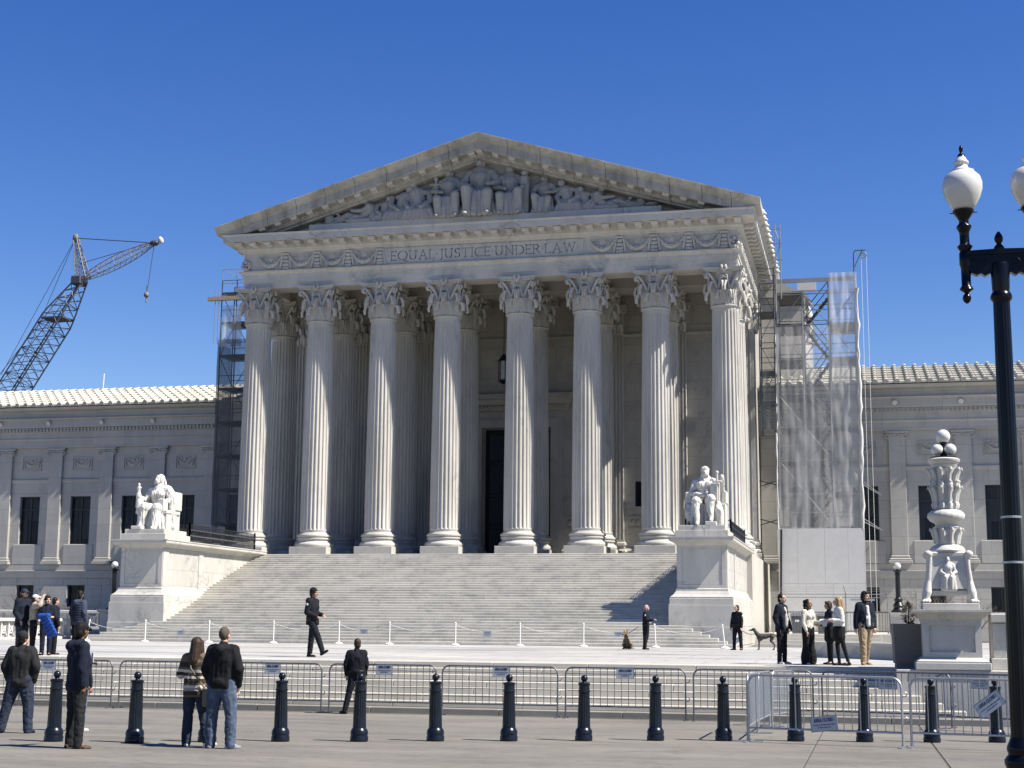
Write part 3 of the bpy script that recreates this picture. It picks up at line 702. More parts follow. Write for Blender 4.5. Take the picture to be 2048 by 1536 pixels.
# inscription panel and its incised letters
ip = MB().cbox(-6.0, 6.0, EY - .045, EY + .1, 22.40, 23.40, .02).build('inscription_panel', 'marble_frieze', court)
def arc(cx, cy, rx, ry, a0, a1, n=12): return [(cx + rx * math.cos(R(a0 + (a1 - a0) * i / n)), cy + ry * math.sin(R(a0 + (a1 - a0) * i / n))) for i in range(n + 1)]
GLYPH = {   # strokes in a unit-high cell, with serif ticks
    'E': (.52, [[(.06, 0), (.06, 1)], [(0, 1), (.5, 1), (.5, .9)], [(0, 0), (.52, 0), (.52, .11)], [(.06, .52), (.4, .52)], [(.4, .46), (.4, .58)]]),
    'Q': (.92, [arc(.46, .5, .45, .5, 0, 360, 24), [(.48, .06), (.7, -.12), (.98, -.2)]]),
    'U': (.80, [[(.1, 1), (.1, .36)] + arc(.39, .33, .29, .33, 175, 365, 12)[1:] + [(.68, 1)], [(0, 1), (.2, 1)], [(.58, 1), (.8, 1)]]),
    'A': (.86, [[(.1, 0), (.43, 1.02), (.76, 0)], [(.24, .36), (.62, .36)], [(0, 0), (.2, 0)], [(.64, 0), (.88, 0)]]),
    'L': (.52, [[(.06, 1), (.06, 0), (.52, 0), (.52, .12)], [(-.02, 1), (.16, 1)]]),
    'J': (.34, [[(.24, 1), (.24, -.02)] + arc(.08, -.02, .16, .18, 0, -110, 6)[1:], [(.14, 1), (.36, 1)]]),
    'S': (.52, [arc(.26, .76, .22, .24, 30, 250, 12) + arc(.25, .26, .25, .26, 75, -150, 12)]),
    'T': (.74, [[(.37, 0), (.37, 1)], [(0, .9), (0, 1), (.74, 1), (.74, .9)], [(.27, 0), (.47, 0)]]),
    'I': (.2, [[(.1, 0), (.1, 1)], [(0, 1), (.2, 1)], [(0, 0), (.2, 0)]]),
    'C': (.76, [arc(.47, .5, .46, .5, 48, 312, 18)]),
    'N': (.84, [[(.1, 0), (.1, 1), (.74, 0), (.74, 1)], [(0, 0), (.2, 0)], [(0, 1), (.12, 1)], [(.64, 1), (.84, 1)]]),
    'D': (.80, [[(.08, 0), (.08, 1), (.32, 1)] + arc(.32, .5, .46, .5, 90, -90, 14)[1:] + [(.0, 0)], [(0, 1), (.08, 1)]]),
    'R': (.66, [[(.08, 0), (.08, 1), (.28, 1)] + arc(.28, .75, .25, .25, 90, -90, 9)[1:] + [(.08, .5)], [(.28, .5), (.68, 0)], [(0, 0), (.18, 0)], [(0, 1), (.08, 1)]]),
    'W': (1.16, [[(.08, 1), (.34, 0), (.58, .96), (.84, 0), (1.08, 1)], [(0, 1), (.18, 1)], [(.98, 1), (1.18, 1)]]),
    'O': (.92, [arc(.46, .5, .45, .5, 0, 360, 24)]),
    '.': (.16, [[(.04, .5), (.12, .5)]]),
}
def lettering(mb, text, x0, x1, y, zb, h, th, depth, dirx=None, org=None, diru=None, dirn=None):
    gap = .17; wds = []; 
    for ch in text: wds.append(.34 if ch == ' ' else GLYPH[ch][0] + gap)
    sc_ = (x1 - x0) / (sum(wds) - gap); x = x0
    def put(u, v, w): return (u, y - w, v) if org is None else org + dirx * u + diru * v + dirn * w
    for ch, wd in zip(text, wds):
        if ch != ' ':
            for st in GLYPH[ch][1]:
                for (a, b_) in zip(st[:-1], st[1:]):
                    pa = Vector((x + a[0] * sc_, zb + a[1] * h)); pb = Vector((x + b_[0] * sc_, zb + b_[1] * h))
                    d = pb - pa
                    if d.length < 1e-6: continue
                    d.normalize(); t = th * (.55 if abs(d.x) > .9 and len(st) > 3 else 1) ; n_ = Vector((-d.y, d.x)) * t * .5; e = d * t * .4
                    mb.extrude([tuple(pa - e - n_), tuple(pb + e - n_), tuple(pb + e + n_), tuple(pa - e + n_)], put, depth)
        x += wd * sc_
TXT = '.EQUAL.JUSTICE.UNDER.LAW.'
_w = [GLYPH[c][0] + .17 for c in TXT]; _s = (5.72 + 5.62) / (sum(_w) - .17); _x = -5.62
for c, w_ in zip(TXT, _w):
    lt = MB(); lettering(lt, c, _x, _x + GLYPH[c][0] * _s, EY - .045, 22.645, .52, .052, .006); lt.build('letter', 'letter_cut', ip); _x += w_ * _s

# garland relief along the frieze
def swag_mesh(w=1.95):
    mb = MB(); rr = random.Random(5)
    pts = [(-w / 2 + .27 + (w - .54) * t, -.05 - .03 * math.sin(PI * t), .80 - .58 * math.sin(PI * t) ** .8) for t in np.linspace(0, 1, 13)]
    mb.tube(pts, [.055 + .09 * math.sin(PI * t) for t in np.linspace(0, 1, 13)], 7)
    for t in np.linspace(.08, .92, 26):
        k = .58 * math.sin(PI * t) ** .8; r0 = .05 + .085 * math.sin(PI * t)
        mb.ball((-w / 2 + .27 + (w - .54) * t + rr.uniform(-.03, .03), -.12 - .07 * math.sin(PI * t), .80 - k + rr.uniform(-r0, r0)), rr.uniform(.035, .06), 6, 4)
    mb.lathe([(.02, -.02), (.18, -.02), (.19, .03), (.13, .05), (.12, .03), (.06, .04), (.05, .08), (.01, .09)], n=14)
    nv = len(mb.v)
    k0 = nv - 8 * 14
    for i in range(k0, nv):   # turn the rosette upright
        x, y, z = mb.v[i]; mb.v[i] = (x, -z - .02, y + .70)
    for s_ in (-1, 1):
        mb.tube([(s_ * .22, -.03, .78), (s_ * .36, -.05, .86), (s_ * .50, -.05, .80), (s_ * .42, -.05, .70), (s_ * .33, -.05, .76)], .04, 5)
    # bracket with hanging ends
    for s_ in (-1, 1): mb.tube([(w / 2 + s_ * .19, -.04, .90), (w / 2 + s_ * .27, -.07, .5), (w / 2 + s_ * .33, -.05, .04)], [.05, .08, .06], 6)
    mb.box(w / 2 - .21, w / 2 + .21, -.13, .03, .86, .99)
    for zc, hw in ((.74, .15), (.52, .18), (.30, .20), (.10, .22)): mb.cbox(w / 2 - hw, w / 2 + hw, -.10, .03, zc - .09, zc + .09, .025)
    return mb.mesh('garland', 'marble_frieze', 50)
ME_SWAG = swag_mesh()
for k in range(4): obj('garland', ME_SWAG, court, (6.1 + 1.95 * (k + .5), EY, 22.4)); obj('garland', ME_SWAG, court, (-13.9 + 1.95 * (k + .5), EY, 22.4))
for k in range(7): obj('garland', ME_SWAG, court, (EX, .4 + 1.95 * k, 22.4), PI / 2)

for s_ in (-1, 1):
    q = MB(); rq = random.Random(17)
    for i in range(26): q.ball((s_ * (EX - rq.uniform(-.06, .42)), EY - .03 - rq.uniform(0, .1), 22.45 + rq.uniform(0, .55)), rq.uniform(.06, .12), 7, 5)
    q.build('corner_leaf', 'marble_frieze', court, 50)
# --- pediment
AP, TIPX, TIPZ = 29.66, 15.98, 24.86
SL = (AP - TIPZ) / TIPX
ztop = lambda x: AP - SL * abs(x)
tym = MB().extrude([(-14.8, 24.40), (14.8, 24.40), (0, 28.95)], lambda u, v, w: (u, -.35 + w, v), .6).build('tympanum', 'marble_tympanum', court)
MB().cbox(-10.45, 10.45, -1.12, -.36, 24.44, 24.98, .02).box(-.75, .75, -1.25, -.4, 24.98, 25.08).box(-.45, .45, -1.2, -.4, 25.08, 25.20).build('ledge', 'marble_frieze', tym)
prof = [(-2.14, 0), (-2.14, -.07), (-2.02, -.20), (-1.84, -.33), (-1.80, -.43), (-1.80, -.47), (-1.765, -.475), (-1.765, -.86), (-1.70, -.90), (-1.15, -.90), (-1.12, -1.16), (-.95, -1.20), (-.93, -1.30), (-.36, -1.36), (.3, -1.3), (.3, -.05)]
rk = random.Random(11)
cuts = [0, 1.75, 3.65, 5.5, 7.4, 9.2, 11.0, 12.8, 14.4, TIPX]
for s_ in (-1, 1):
    for a, b_ in zip(cuts[:-1], cuts[1:]):
        mb = MB(); g_ = .012; vs = []; jy = rk.uniform(-.008, .008)
        aa, bb = a + (g_ if a > 0 else 0), b_ - (g_ if b_ < TIPX else 0)
        for x in (aa, bb):
            for (y, dz) in prof: vs.append((s_ * x, y + jy, max(ztop(x) + dz, min(24.437, ztop(x)))))
        n = len(prof)
        mb.add(vs, [(i, (i + 1) % n, n + (i + 1) % n, n + i) for i in range(n)] + [tuple(range(n)), tuple(range(2 * n - 1, n - 1, -1))])
        mb.build('raking_cornice_block', 'marble_weathered', court)
ME_RMOD = ME_MOD.copy(); ME_RMOD.materials.clear(); ME_RMOD.materials.append(MATS['marble_frieze'])
for s_ in (-1, 1):
    for i in range(15):
        x = .0 + .98 * i + (.49 if s_ < 0 else 0.0)
        if i == 0 and s_ > 0: x = .0
        if x > 13.6: continue
        o = obj('modillion', ME_RMOD, tym, (s_ * x, -1.14, ztop(x) - .885))
        o.rotation_euler = (0, s_ * math.atan(SL) if x > .2 else 0, 0); o.scale = (.95, .9, .8)
# gable roof behind
rf = MB()
for s_ in (-1, 1): rf.add([(0, .3, AP - .1), (s_ * 15.9, .3, TIPZ - .1), (s_ * 15.9, 34, TIPZ - .1), (0, 34, AP - .1)], [(0, 1, 2, 3)])
rf.build('roof', 'marble_tile', court)
MB().box(-EX, EX, Yw + 1.2, 34, CB, 24.3).build('main_block', 'marble_wall', court)
MB().box(-EX, -EX + .4, Yw, Yw + 1.25, CB, 21.4).box(EX - .4, EX, Yw, Yw + 1.25, CB, 21.4).build('side_wall', 'marble_wall', court)

# --- wings
YW = 14.5
def ionic_mesh():
    mb = MB(); mb.cbox(-.72, .72, -.30, .02, 13.80, 13.95, .02).box(-.55, .55, -.22, .02, 13.40, 13.80)
    for s_ in (-1, 1):
        pts = [(s_ * (.1 + .4 * t), -.25, 13.72 - .04 * math.sin(PI * t)) for t in (0, .5, 1)] + [(s_ * (.54 + .17 * (1 - k / 9) * math.cos(R(90 - 55 * k))), -.25, 13.56 + .17 * (1 - k / 9) * math.sin(R(90 - 55 * k))) for k in range(9)]
        mb.tube(pts, [.055] * 3 + [.055 - .003 * k for k in range(9)], 6)
    for k in range(7): mb.ball((-.3 + .1 * k, -.24, 13.62), (.045, .04, .06), 6, 4)
    return mb.mesh('capital', 'marble_wing', 50)
ME_ION = ionic_mesh()
ME_WPIL = MB().cbox(-.5, .5, -.22, .05, 6.15, 13.42, .02).mesh('pilaster', 'marble_wing')
ME_WPB = MB().cbox(-.72, .72, -.40, .05, 5.66, 5.86, .02).cbox(-.66, .66, -.36, .05, 5.862, 5.99, .05).cbox(-.57, .57, -.28, .05, 5.995, 6.16, .04).mesh('base', 'marble_wing')
def relief_panel():
    mb = MB(); mb.box(-.76, .76, -.06, .04, 12.34, 12.40).box(-.76, .76, -.06, .04, 13.23, 13.29).box(-.76, -.70, -.06, .04, 12.40, 13.23).box(.70, .76, -.06, .04, 12.40, 13.23)
    mb.tube([(-.62 + 1.24 * t, -.03, 13.12 - .42 * math.sin(PI * t)) for t in np.linspace(0, 1, 11)], [.04 + .055 * math.sin(PI * t) for t in np.linspace(0, 1, 11)], 6)
    mb.ball((0, -.02, 13.02), (.13, .07, .13), 8, 6)
    for s_ in (-1, 1): mb.ball((s_ * .3, -.02, 13.1), (.1, .05, .08), 6, 5); mb.tube([(s_ * .62, -.03, 13.1), (s_ * .6, -.05, 12.8), (s_ * .5, -.03, 12.55)], [.05, .06, .04], 5)
    return mb.mesh('relief_panel', 'marble_wing', 50)
ME_REL = relief_panel()
ME_FRAME = MB().box(-.78, .78, -.05, .05, 7.10, 7.18).box(-.78, .78, -.05, .05, 10.42, 10.5).box(-.78, -.70, -.05, .05, 7.18, 10.42).box(.70, .78, -.05, .05, 7.18, 10.42).box(-.045, .045, -.06, .05, 7.18, 10.42).box(-.70, -.045, -.06, .05, 9.52, 9.62).box(.045, .70, -.06, .05, 9.52, 9.62).mesh('frame', 'bronze_dark')
ME_PANE = MB().box(-.70, .70, .0, .012, 7.18, 10.42).mesh('pane', 'window_glass')
ME_LFRAME = MB().box(-.67, .67, -.04, .05, 2.70, 2.78).box(-.67, .67, -.04, .05, 4.15, 4.23).box(-.67, -.60, -.04, .05, 2.78, 4.15).box(.60, .67, -.04, .05, 2.78, 4.15).box(-.035, .035, -.05, .05, 2.78, 4.15).mesh('frame', 'bronze_dark')
ME_LPANE = MB().box(-.60, .60, .0, .012, 2.78, 4.15).mesh('pane', 'window_glass')
CRT = random.Random(21)
N_TILE = [0]
def wing(s_, nb):
    X0 = 14.9; bays = [15.2 + 3.98 * k for k in range(nb + 1)]
    xe = bays[-1] + .6; holes = []
    for k in range(nb):
        xm = (bays[k] + bays[k + 1]) / 2
        holes += [(xm - .78, xm + .78, 7.10, 10.5), (xm - .67, xm + .67, 2.70, 4.23)]
    xs = sorted({14.5, xe} | {h[0] for h in holes} | {h[1] for h in holes}); zs = [PZ - .05, 2.70, 4.23, 5.2, 7.10, 10.5, 16.9]
    mb = MB(); wall_grid(mb, xs, zs, YW, holes, .42)
    mb.v = [(s_ * x, y, z) for x, y, z in mb.v]
    wl = mb.build('wing_wall', 'marble_wing', court)
    pth = lambda: [(14.5, YW), (xe, YW)] if s_ > 0 else [(-xe, YW), (-14.5, YW)]
    MB().molding([(0, 4.72), (.10, 4.722), (.16, 5.14), (.18, 5.22), (.05, 5.24), (.05, 5.64), (0, 5.65)], pth()).build('base_course', 'marble_wing', wl)
    MB().molding([(0, 11.44), (.06, 11.46), (.10, 11.60), (.10, 11.70), (.04, 11.76), (0, 11.78)], pth()).build('string_course', 'marble_wing', wl)
    MB().molding([(0, 13.96), (.24, 13.961), (.24, 14.48), (.30, 14.52), (.33, 14.60), (.26, 14.62), (.26, 15.06), (.34, 15.10), (.34, 15.36), (.48, 15.40), (.50, 15.46), (.50, 15.90), (.66, 15.96), (.70, 16.04), (.46, 16.06), (.46, 16.56), (.82, 16.62), (.92, 16.70), (.95, 16.80), (0, 16.82)], pth()).build('wing_cornice', 'marble_wing', wl)
    dn = MB(); x = 16.0
    while x < xe: dn.box(s_ * x, s_ * (x + .15), YW - .44, YW - .33, 15.11, 15.35); x += .27
    tag(dn.build('dentil_course', 'marble_wing', wl), kind='stuff')
    for k, x in enumerate(bays):
        p_ = obj('pilaster', ME_WPIL, court, (s_ * x, YW, 0)); obj('capital', ME_ION, p_); obj('base', ME_WPB, p_)
    for k in range(nb):
        xm = s_ * (bays[k] + bays[k + 1]) / 2
        obj('relief_panel', ME_REL, court, (xm, YW, 0))
        w_ = obj('window', ME_FRAME, court, (xm, YW + .30, 0)); w_.name = 'window'; obj('pane', ME_PANE, w_)
        MB().box(-.69, .69, .35, .37, 7.6 + CRT.uniform(-.2, 1.6), 10.4).build('blind', 'curtain', w_)
        for cs in (-1, 1):
            MB().box(cs * .45, cs * .69, .25, .30, 7.2, 10.3).build('curtain', 'curtain', w_)
        MB().cbox(-1.15, 1.15, -.36, -.2, 5.66, 7.08, .03).build('apron', 'marble_wing', w_)
        MB().box(-1.85, 1.85, .9, .95, 5.6, 11.6).build('room_dark', 'door_dark', w_)
        w2 = obj('lower_window', ME_LFRAME, court, (xm, YW + .30, 0)); obj('pane', ME_LPANE, w2)
        MB().box(-1.85, 1.85, .9, .95, 1.0, 5.4).build('room_dark', 'door_dark', w2)
    # ashlar blocks of the ground storey, laid round the windows
    br_ = random.Random(31 + s_)
    if True:
        rows = [(.95, 1.78), (1.79, 2.69), (4.24, 4.71)]
        for r_i, (za, zb) in enumerate(rows):
            x = (20.6 if s_ > 0 else 30.5) - (r_i % 2) * .8
            while x < (32 if s_ > 0 else 43):
                ln_ = br_.uniform(1.5, 1.9); MB().cbox(s_ * (x + .006), s_ * (x + ln_ - .006), YW - .03, YW + .05, za, zb, .012).build('stone_block', 'marble_wing', wl); x += ln_
        for k in range(nb):
            a, b_ = (bays[k] + bays[k + 1]) / 2 - 1.99, (bays[k] + bays[k + 1]) / 2 + 1.99; xm = (a + b_) / 2
            if (s_ > 0 and not 19 < xm < 33) or (s_ < 0 and not 29 < xm < 42): continue
            for (za, zb) in ((2.70, 3.46), (3.47, 4.23)):
                for (p, q) in ((a, xm - .67), (xm + .67, b_)): MB().cbox(s_ * (p + .006), s_ * (q - .006), YW - .028, YW + .05, za, zb, .012).build('stone_block', 'marble_wing', wl)
    # tiled roof: flat pan courses and rows of round cover tiles
    ye, ze, yr, zr = 13.45, 16.88, 20.2, 19.02; nc = 7
    rfm = MB()
    for k in range(nc):
        t0, t1 = k / nc, (k + 1) / nc
        ya, yb = ye + (yr - ye) * t0, ye + (yr - ye) * (t1 + .02); za, zb = ze + (zr - ze) * t0, ze + (zr - ze) * t1
        rfm.add([(s_ * 14.9, ya, za + .10), (s_ * xe, ya, za + .10), (s_ * xe, yb, zb + .02), (s_ * 14.9, yb, zb + .02), (s_ * 14.9, ya, za - .02), (s_ * xe, ya, za - .02)], [(0, 1, 2, 3), (4, 5, 1, 0)])
    rfm.add([(s_ * 14.9, yr, zr), (s_ * xe, yr, zr), (s_ * xe, yr + 7, zr - 2), (s_ * 14.9, yr + 7, zr - 2)], [(0, 1, 2, 3)])
    rfm.add([(s_ * 14.9, ye, ze), (s_ * xe, ye, ze), (s_ * xe, ye + 1.2, ze - .12), (s_ * 14.9, ye + 1.2, ze - .12)], [(0, 1, 2, 3)])
    rf_ = rfm.build('wing_roof', 'marble_tile', court)
    # cover tile: half-round, wider at its lower end
    sl = math.atan2(zr - ze, yr - ye); L_ = math.hypot(zr - ze, yr - ye) / nc
    tv = []; nseg = 6
    for (yy, rr, lift) in ((-.04, .165, .06), (L_ + .02, .125, .03)):
        for i in range(nseg + 1):
            a = PI * i / nseg; tv.append((rr * math.cos(a), yy, rr * math.sin(a) + lift))
        tv += [(rr * .999, yy, lift - .12), (-rr * .999, yy, lift - .12)]
    nn = nseg + 3
    tm = MB().add(tv, [(i, i + 1, nn + i + 1, nn + i) for i in range(nseg)] + [(0, nn, nn + nseg + 1, nseg + 1), (nseg, nseg + 2, nn + nseg + 2, nn + nseg), tuple(range(nseg + 1)) + (nseg + 2, nseg + 1), tuple(nn + q for q in range(nseg + 1)) + (nn + nseg + 2, nn + nseg + 1)])
    mt = tm.mesh('tile', 'marble_tile', 50); rest = MB(); cs_, sn_ = math.cos(sl), math.sin(sl)
    x = 15.3
    while x < xe:
        for k in range(nc):
            oy, oz = ye + (yr - ye) * k / nc, ze + (zr - ze) * k / nc + .03
            seen = (17.6 < x < 31.6) if s_ > 0 else (18.5 < x < 42)
            if seen and N_TILE[0] < 298:
                o = obj('tile', mt, rf_, (s_ * x, oy, oz)); o.rotation_euler = (sl, 0, 0); N_TILE[0] += 1
            else: rest.add([(s_ * x + vx, oy + vy * cs_ - vz * sn_, oz + vy * sn_ + vz * cs_) for vx, vy, vz in tm.v], tm.f)
        x += .665
    tag(rest.build('tile_field', 'marble_tile', rf_, 50), kind='stuff')
    # round floodlights along the cornice
    return bays
bR = wing(1, 9); bL = wing(-1, 12)
def flood(x, lab):
    o = MB().lathe([(.05, 0), (.13, .02), (.15, .08), (.15, .20), (.12, .22), (.11, .19), (.02, .19)], n=14).build('floodlight', 'white_paint', None, 50, (x, YW - .50, 15.72)); o.rotation_euler = (R(110), 0, 0)
    MB().ball((0, 0, .18), (.09, .09, .05), 10, 6).build('lens', 'opal_glass', o, 60); MB().box(-.03, .03, -.25, .1, -.06, .0).build('bracket', 'black_iron', o)
    tag(o, lab, 'floodlight', 'floodlights along the wing cornices')
for x, lab in ((-39.45, 'white floodlight on the left wing cornice, nearest the left edge of the photo'), (-35.6, 'white floodlight on the left wing cornice, second from the left edge'),
               (-31.45, 'white floodlight on the left wing cornice, third from the left edge'), (-27.5, 'shaded floodlight on the left wing cornice, nearest the portico'),
               (23.1, 'white floodlight on the right wing cornice, nearer the white sheeted scaffold'), (27.1, 'white floodlight on the right wing cornice, nearer the black street lamp')):
    flood(x, lab)
mst = MB().bar((-34.9, 20.1, 18.9), (-34.85, 20.1, 20.3), .05, 6).build('roof_mast', 'white_paint')
tag(mst, 'thin white mast standing on the left wing roof ridge', 'mast')
# ================================================================= carved / organic shapes by voxel union
JOBS = []
class Fig(MB):
    def cap(s, p, q, r1, r2=None, n=10):
        p = Vector(p); q = Vector(q); r2 = r1 if r2 is None else r2; d = q - p
        if d.length < 1e-6: return s.ball(p, r1)
        d.normalize(); pts = []; rs = []
        for a in (-85, -55, -25): pts.append(p + d * r1 * math.sin(R(a))); rs.append(r1 * math.cos(R(a)))
        pts.append(p); rs.append(r1); pts.append(q); rs.append(r2)
        for a in (25, 55, 85): pts.append(q + d * r2 * math.sin(R(a))); rs.append(r2 * math.cos(R(a)))
        vs = []; a_ = d.orthogonal().normalized(); b_ = d.cross(a_)
        for c, r_ in zip(pts, rs):
            for k in range(n): t = 2 * PI * k / n; vs.append(c + a_ * math.cos(t) * r_ + b_ * math.sin(t) * r_)
        m_ = len(pts)
        return s.add(vs, [(j * n + k, j * n + (k + 1) % n, (j + 1) * n + (k + 1) % n, (j + 1) * n + k) for j in range(m_ - 1) for k in range(n)] + [tuple(range(n - 1, -1, -1)), tuple(range((m_ - 1) * n, m_ * n))])
    def chain(s, pts, rs, n=10):
        for i in range(len(pts) - 1): s.cap(pts[i], pts[i + 1], rs[i], rs[i + 1], n)
        return s
    def fuse(s, name, mat_, parent=None, voxel=.02, smooth=2, fold=0.0, fscale=8.0, stretch=(1, 1, .45), loc=None, rz=None, zmin=None):
        me = s.mesh('src'); t = bpy.data.objects.new('src', me); COL.objects.link(t)
        md = t.modifiers.new('r', 'REMESH'); md.mode = 'VOXEL'; md.voxel_size = voxel; md.use_smooth_shade = True
        if smooth: sm = t.modifiers.new('s', 'SMOOTH'); sm.iterations = smooth; sm.factor = .5
        fin = obj(name, bpy.data.meshes.new(name), parent, loc, rz)
        JOBS.append((t, fin, mat_, fold, fscale, stretch, zmin)); return fin
from mathutils import noise as mnoise
def flush_jobs():
    bpy.context.view_layer.update(); dg = bpy.context.evaluated_depsgraph_get(); dg.update()
    for (t, fin, mat_, fold, fscale, stretch, zmin) in JOBS:
        nm = bpy.data.meshes.new_from_object(t.evaluated_get(dg)); nm.name = fin.name
        nm.materials.clear(); nm.materials.append(MATS[mat_])
        if fold:
            n = len(nm.vertices); co = np.empty(n * 3); nm.vertices.foreach_get('co', co); co = co.reshape(-1, 3)
            no = np.empty(n * 3); nm.vertices.foreach_get('normal', no); no = no.reshape(-1, 3)
            sx, sy, sz = (fscale * q for q in stretch); off = (hash(fin.name) % 97) * 1.7
            d = np.array([1 - abs(mnoise.noise((x * sx + off, y * sy, z * sz + math.sin(x * 3) * .5))) * 2.2 for x, y, z in co])
            co += no * (d * fold)[:, None]
            if zmin is not None:
                near = (np.hypot(co[:, 0], co[:, 1]) < .255) & (co[:, 2] < zmin); co[near, 2] = zmin + (co[near, 2] - zmin) * .12
            nm.vertices.foreach_set('co', co.ravel()); nm.update()
        nm.polygons.foreach_set('use_smooth', [True] * len(nm.polygons))
        fin.data = nm
    for (t, *_r) in JOBS:
        src = t.data; bpy.data.objects.remove(t); bpy.data.meshes.remove(src)
    JOBS.clear()

# ================================================================= cheek blocks that flank the stairs
def cheek(s_, lab):
    root = tag(empty('stair_pedestal', (s_ * 13.77, -14.1, PZ)), lab, 'pedestal', 'marble pedestal blocks flanking the stairs')
    root.location = (0, 0, 0)
    yb = -1.36
    MB().cbox(s_ * 12.3, s_ * 15.25, -14.2, yb, PZ + .02, 1.735, .015).build('footing', 'marble_cheek', root)
    MB().cbox(s_ * 12.3, s_ * 15.25, -14.12, yb, 1.74, 2.70, .012).build('base', 'marble_cheek', root)
    MB().cbox(s_ * 12.34, s_ * 15.21, -14.08, yb, 2.702, 2.99, .015).build('base_band', 'marble_cheek', root)
    a, b_ = (12.68, 14.88) if s_ > 0 else (-14.88, -12.68)
    pth = [(a, yb), (a, -13.74), (b_, -13.74), (b_, yb)]
    MB().molding([(-.2, 2.99), (.30, 2.992), (.31, 3.05), (.25, 3.09), (.17, 3.16), (.10, 3.27), (.07, 3.32), (.07, 3.40), (.02, 3.44), (-.2, 3.445)], pth).build('base_moulding', 'marble_cheek', root)
    die = MB().box(a, b_, -13.70, yb, 3.44, 5.36).build('die', 'marble_cheek_wall', root)
    # raised framing round the sunk front panel and along the flanks
    f = MB().box(a - .003, a + .20, -13.74, -13.69, 3.44, 5.36).box(b_ - .20, b_ + .003, -13.74, -13.69, 3.44, 5.36).box(a + .20, b_ - .20, -13.74, -13.69, 3.44, 3.60).box(a + .20, b_ - .20, -13.74, -13.69, 5.22, 5.36)
    MB().cbox(a + .20, b_ - .20, -13.715, -13.69, 3.60, 5.22, .01).build('panel', 'marble_cheek', root)
    f.build('panel_frame', 'marble_cheek', root)
    for xx, o in ((a, -1), (b_, 1)):
        for (y0, y1) in ((-13.7, -13.1), (-9.6, -9.1)): MB().box(xx, xx + o * .04, y0, y1, 3.445, 5.34).build('pilaster_strip', 'marble_cheek', root)
        MB().box(xx, xx + o * .04, -13.1, -9.6, 5.2, 5.34).build('pilaster_strip', 'marble_cheek', root)
    MB().molding([(-.2, 5.352), (.03, 5.355), (.06, 5.40), (.12, 5.46), (.24, 5.53), (.34, 5.56), (.36, 5.60), (.36, 5.70), (.39, 5.72), (.39, 5.765), (-.6, 5.775)], pth).build('cornice', 'marble_cheek', root)
    MB().box(a + .3, b_ - .3, -13.3, yb, 5.70, 5.772).build('top', 'marble_cheek', root)
    cx = s_ * 13.78
    MB().cbox(cx - 1.20, cx + 1.20, -13.72, -10.9, 5.776, 6.06, .015).build('plinth', 'marble_cheek', root)
    MB().cbox(cx - 1.06, cx + 1.06, -13.60, -11.05, 6.062, 6.29, .015).build('plinth', 'marble_cheek', root)
cheek(-1, 'marble pedestal block left of the stairs, carrying the hooded seated statue')
cheek(1, 'marble pedestal block right of the stairs, carrying the seated statue with a tall tablet')

# iron railings behind the statues
def iron_rail(s_, lab):
    root = tag(empty('iron_railing', (0, 0, 0)), lab, 'railing', 'black iron railings on the stair pedestals')
    xi = s_ * 12.72; xo = s_ * 14.85
    runs = [((xi, -10.7), (xi, -2.2)), ((xo, -10.7), (xo, -2.2)), ((xo, -10.7), (xi, -10.7))]
    for (p, q) in runs:
        p = Vector((*p, 0)); q = Vector((*q, 0)); d = q - p; L = d.length; d.normalize()
        for z in (5.82, 6.02, 6.52, 6.68): MB().bar(p + Vector((0, 0, z)), q + Vector((0, 0, z)), .022 if z in (5.82, 6.68) else .014, 5).build('rail', 'black_iron', root)
        n = int(L / .17); mb = MB()
        for i in range(n + 1):
            c = p + d * L * i / n; mb.bar(c + Vector((0, 0, 5.80)), c + Vector((0, 0, 6.68)), .022, 4)
            if i < n:
                e = p + d * L * (i + .5) / n; mb.tube([e + Vector((0, 0, 6.27)) + d * .07 * math.cos(t) + Vector((0, 0, .18 * math.sin(t))) for t in np.linspace(0, 2 * PI, 9)[:-1]], .02, 4, True)
        tag(mb.build('lattice', 'black_iron', root), kind='stuff')
        for c in (p, q): MB().box(c.x - .035, c.x + .035, c.y - .035, c.y + .035, 5.776, 6.76).build('post', 'black_iron', root)
iron_rail(-1, 'black iron lattice railing behind the hooded statue, left of the stairs')
iron_rail(1, 'black iron lattice railing behind the statue with the tablet, right of the stairs')

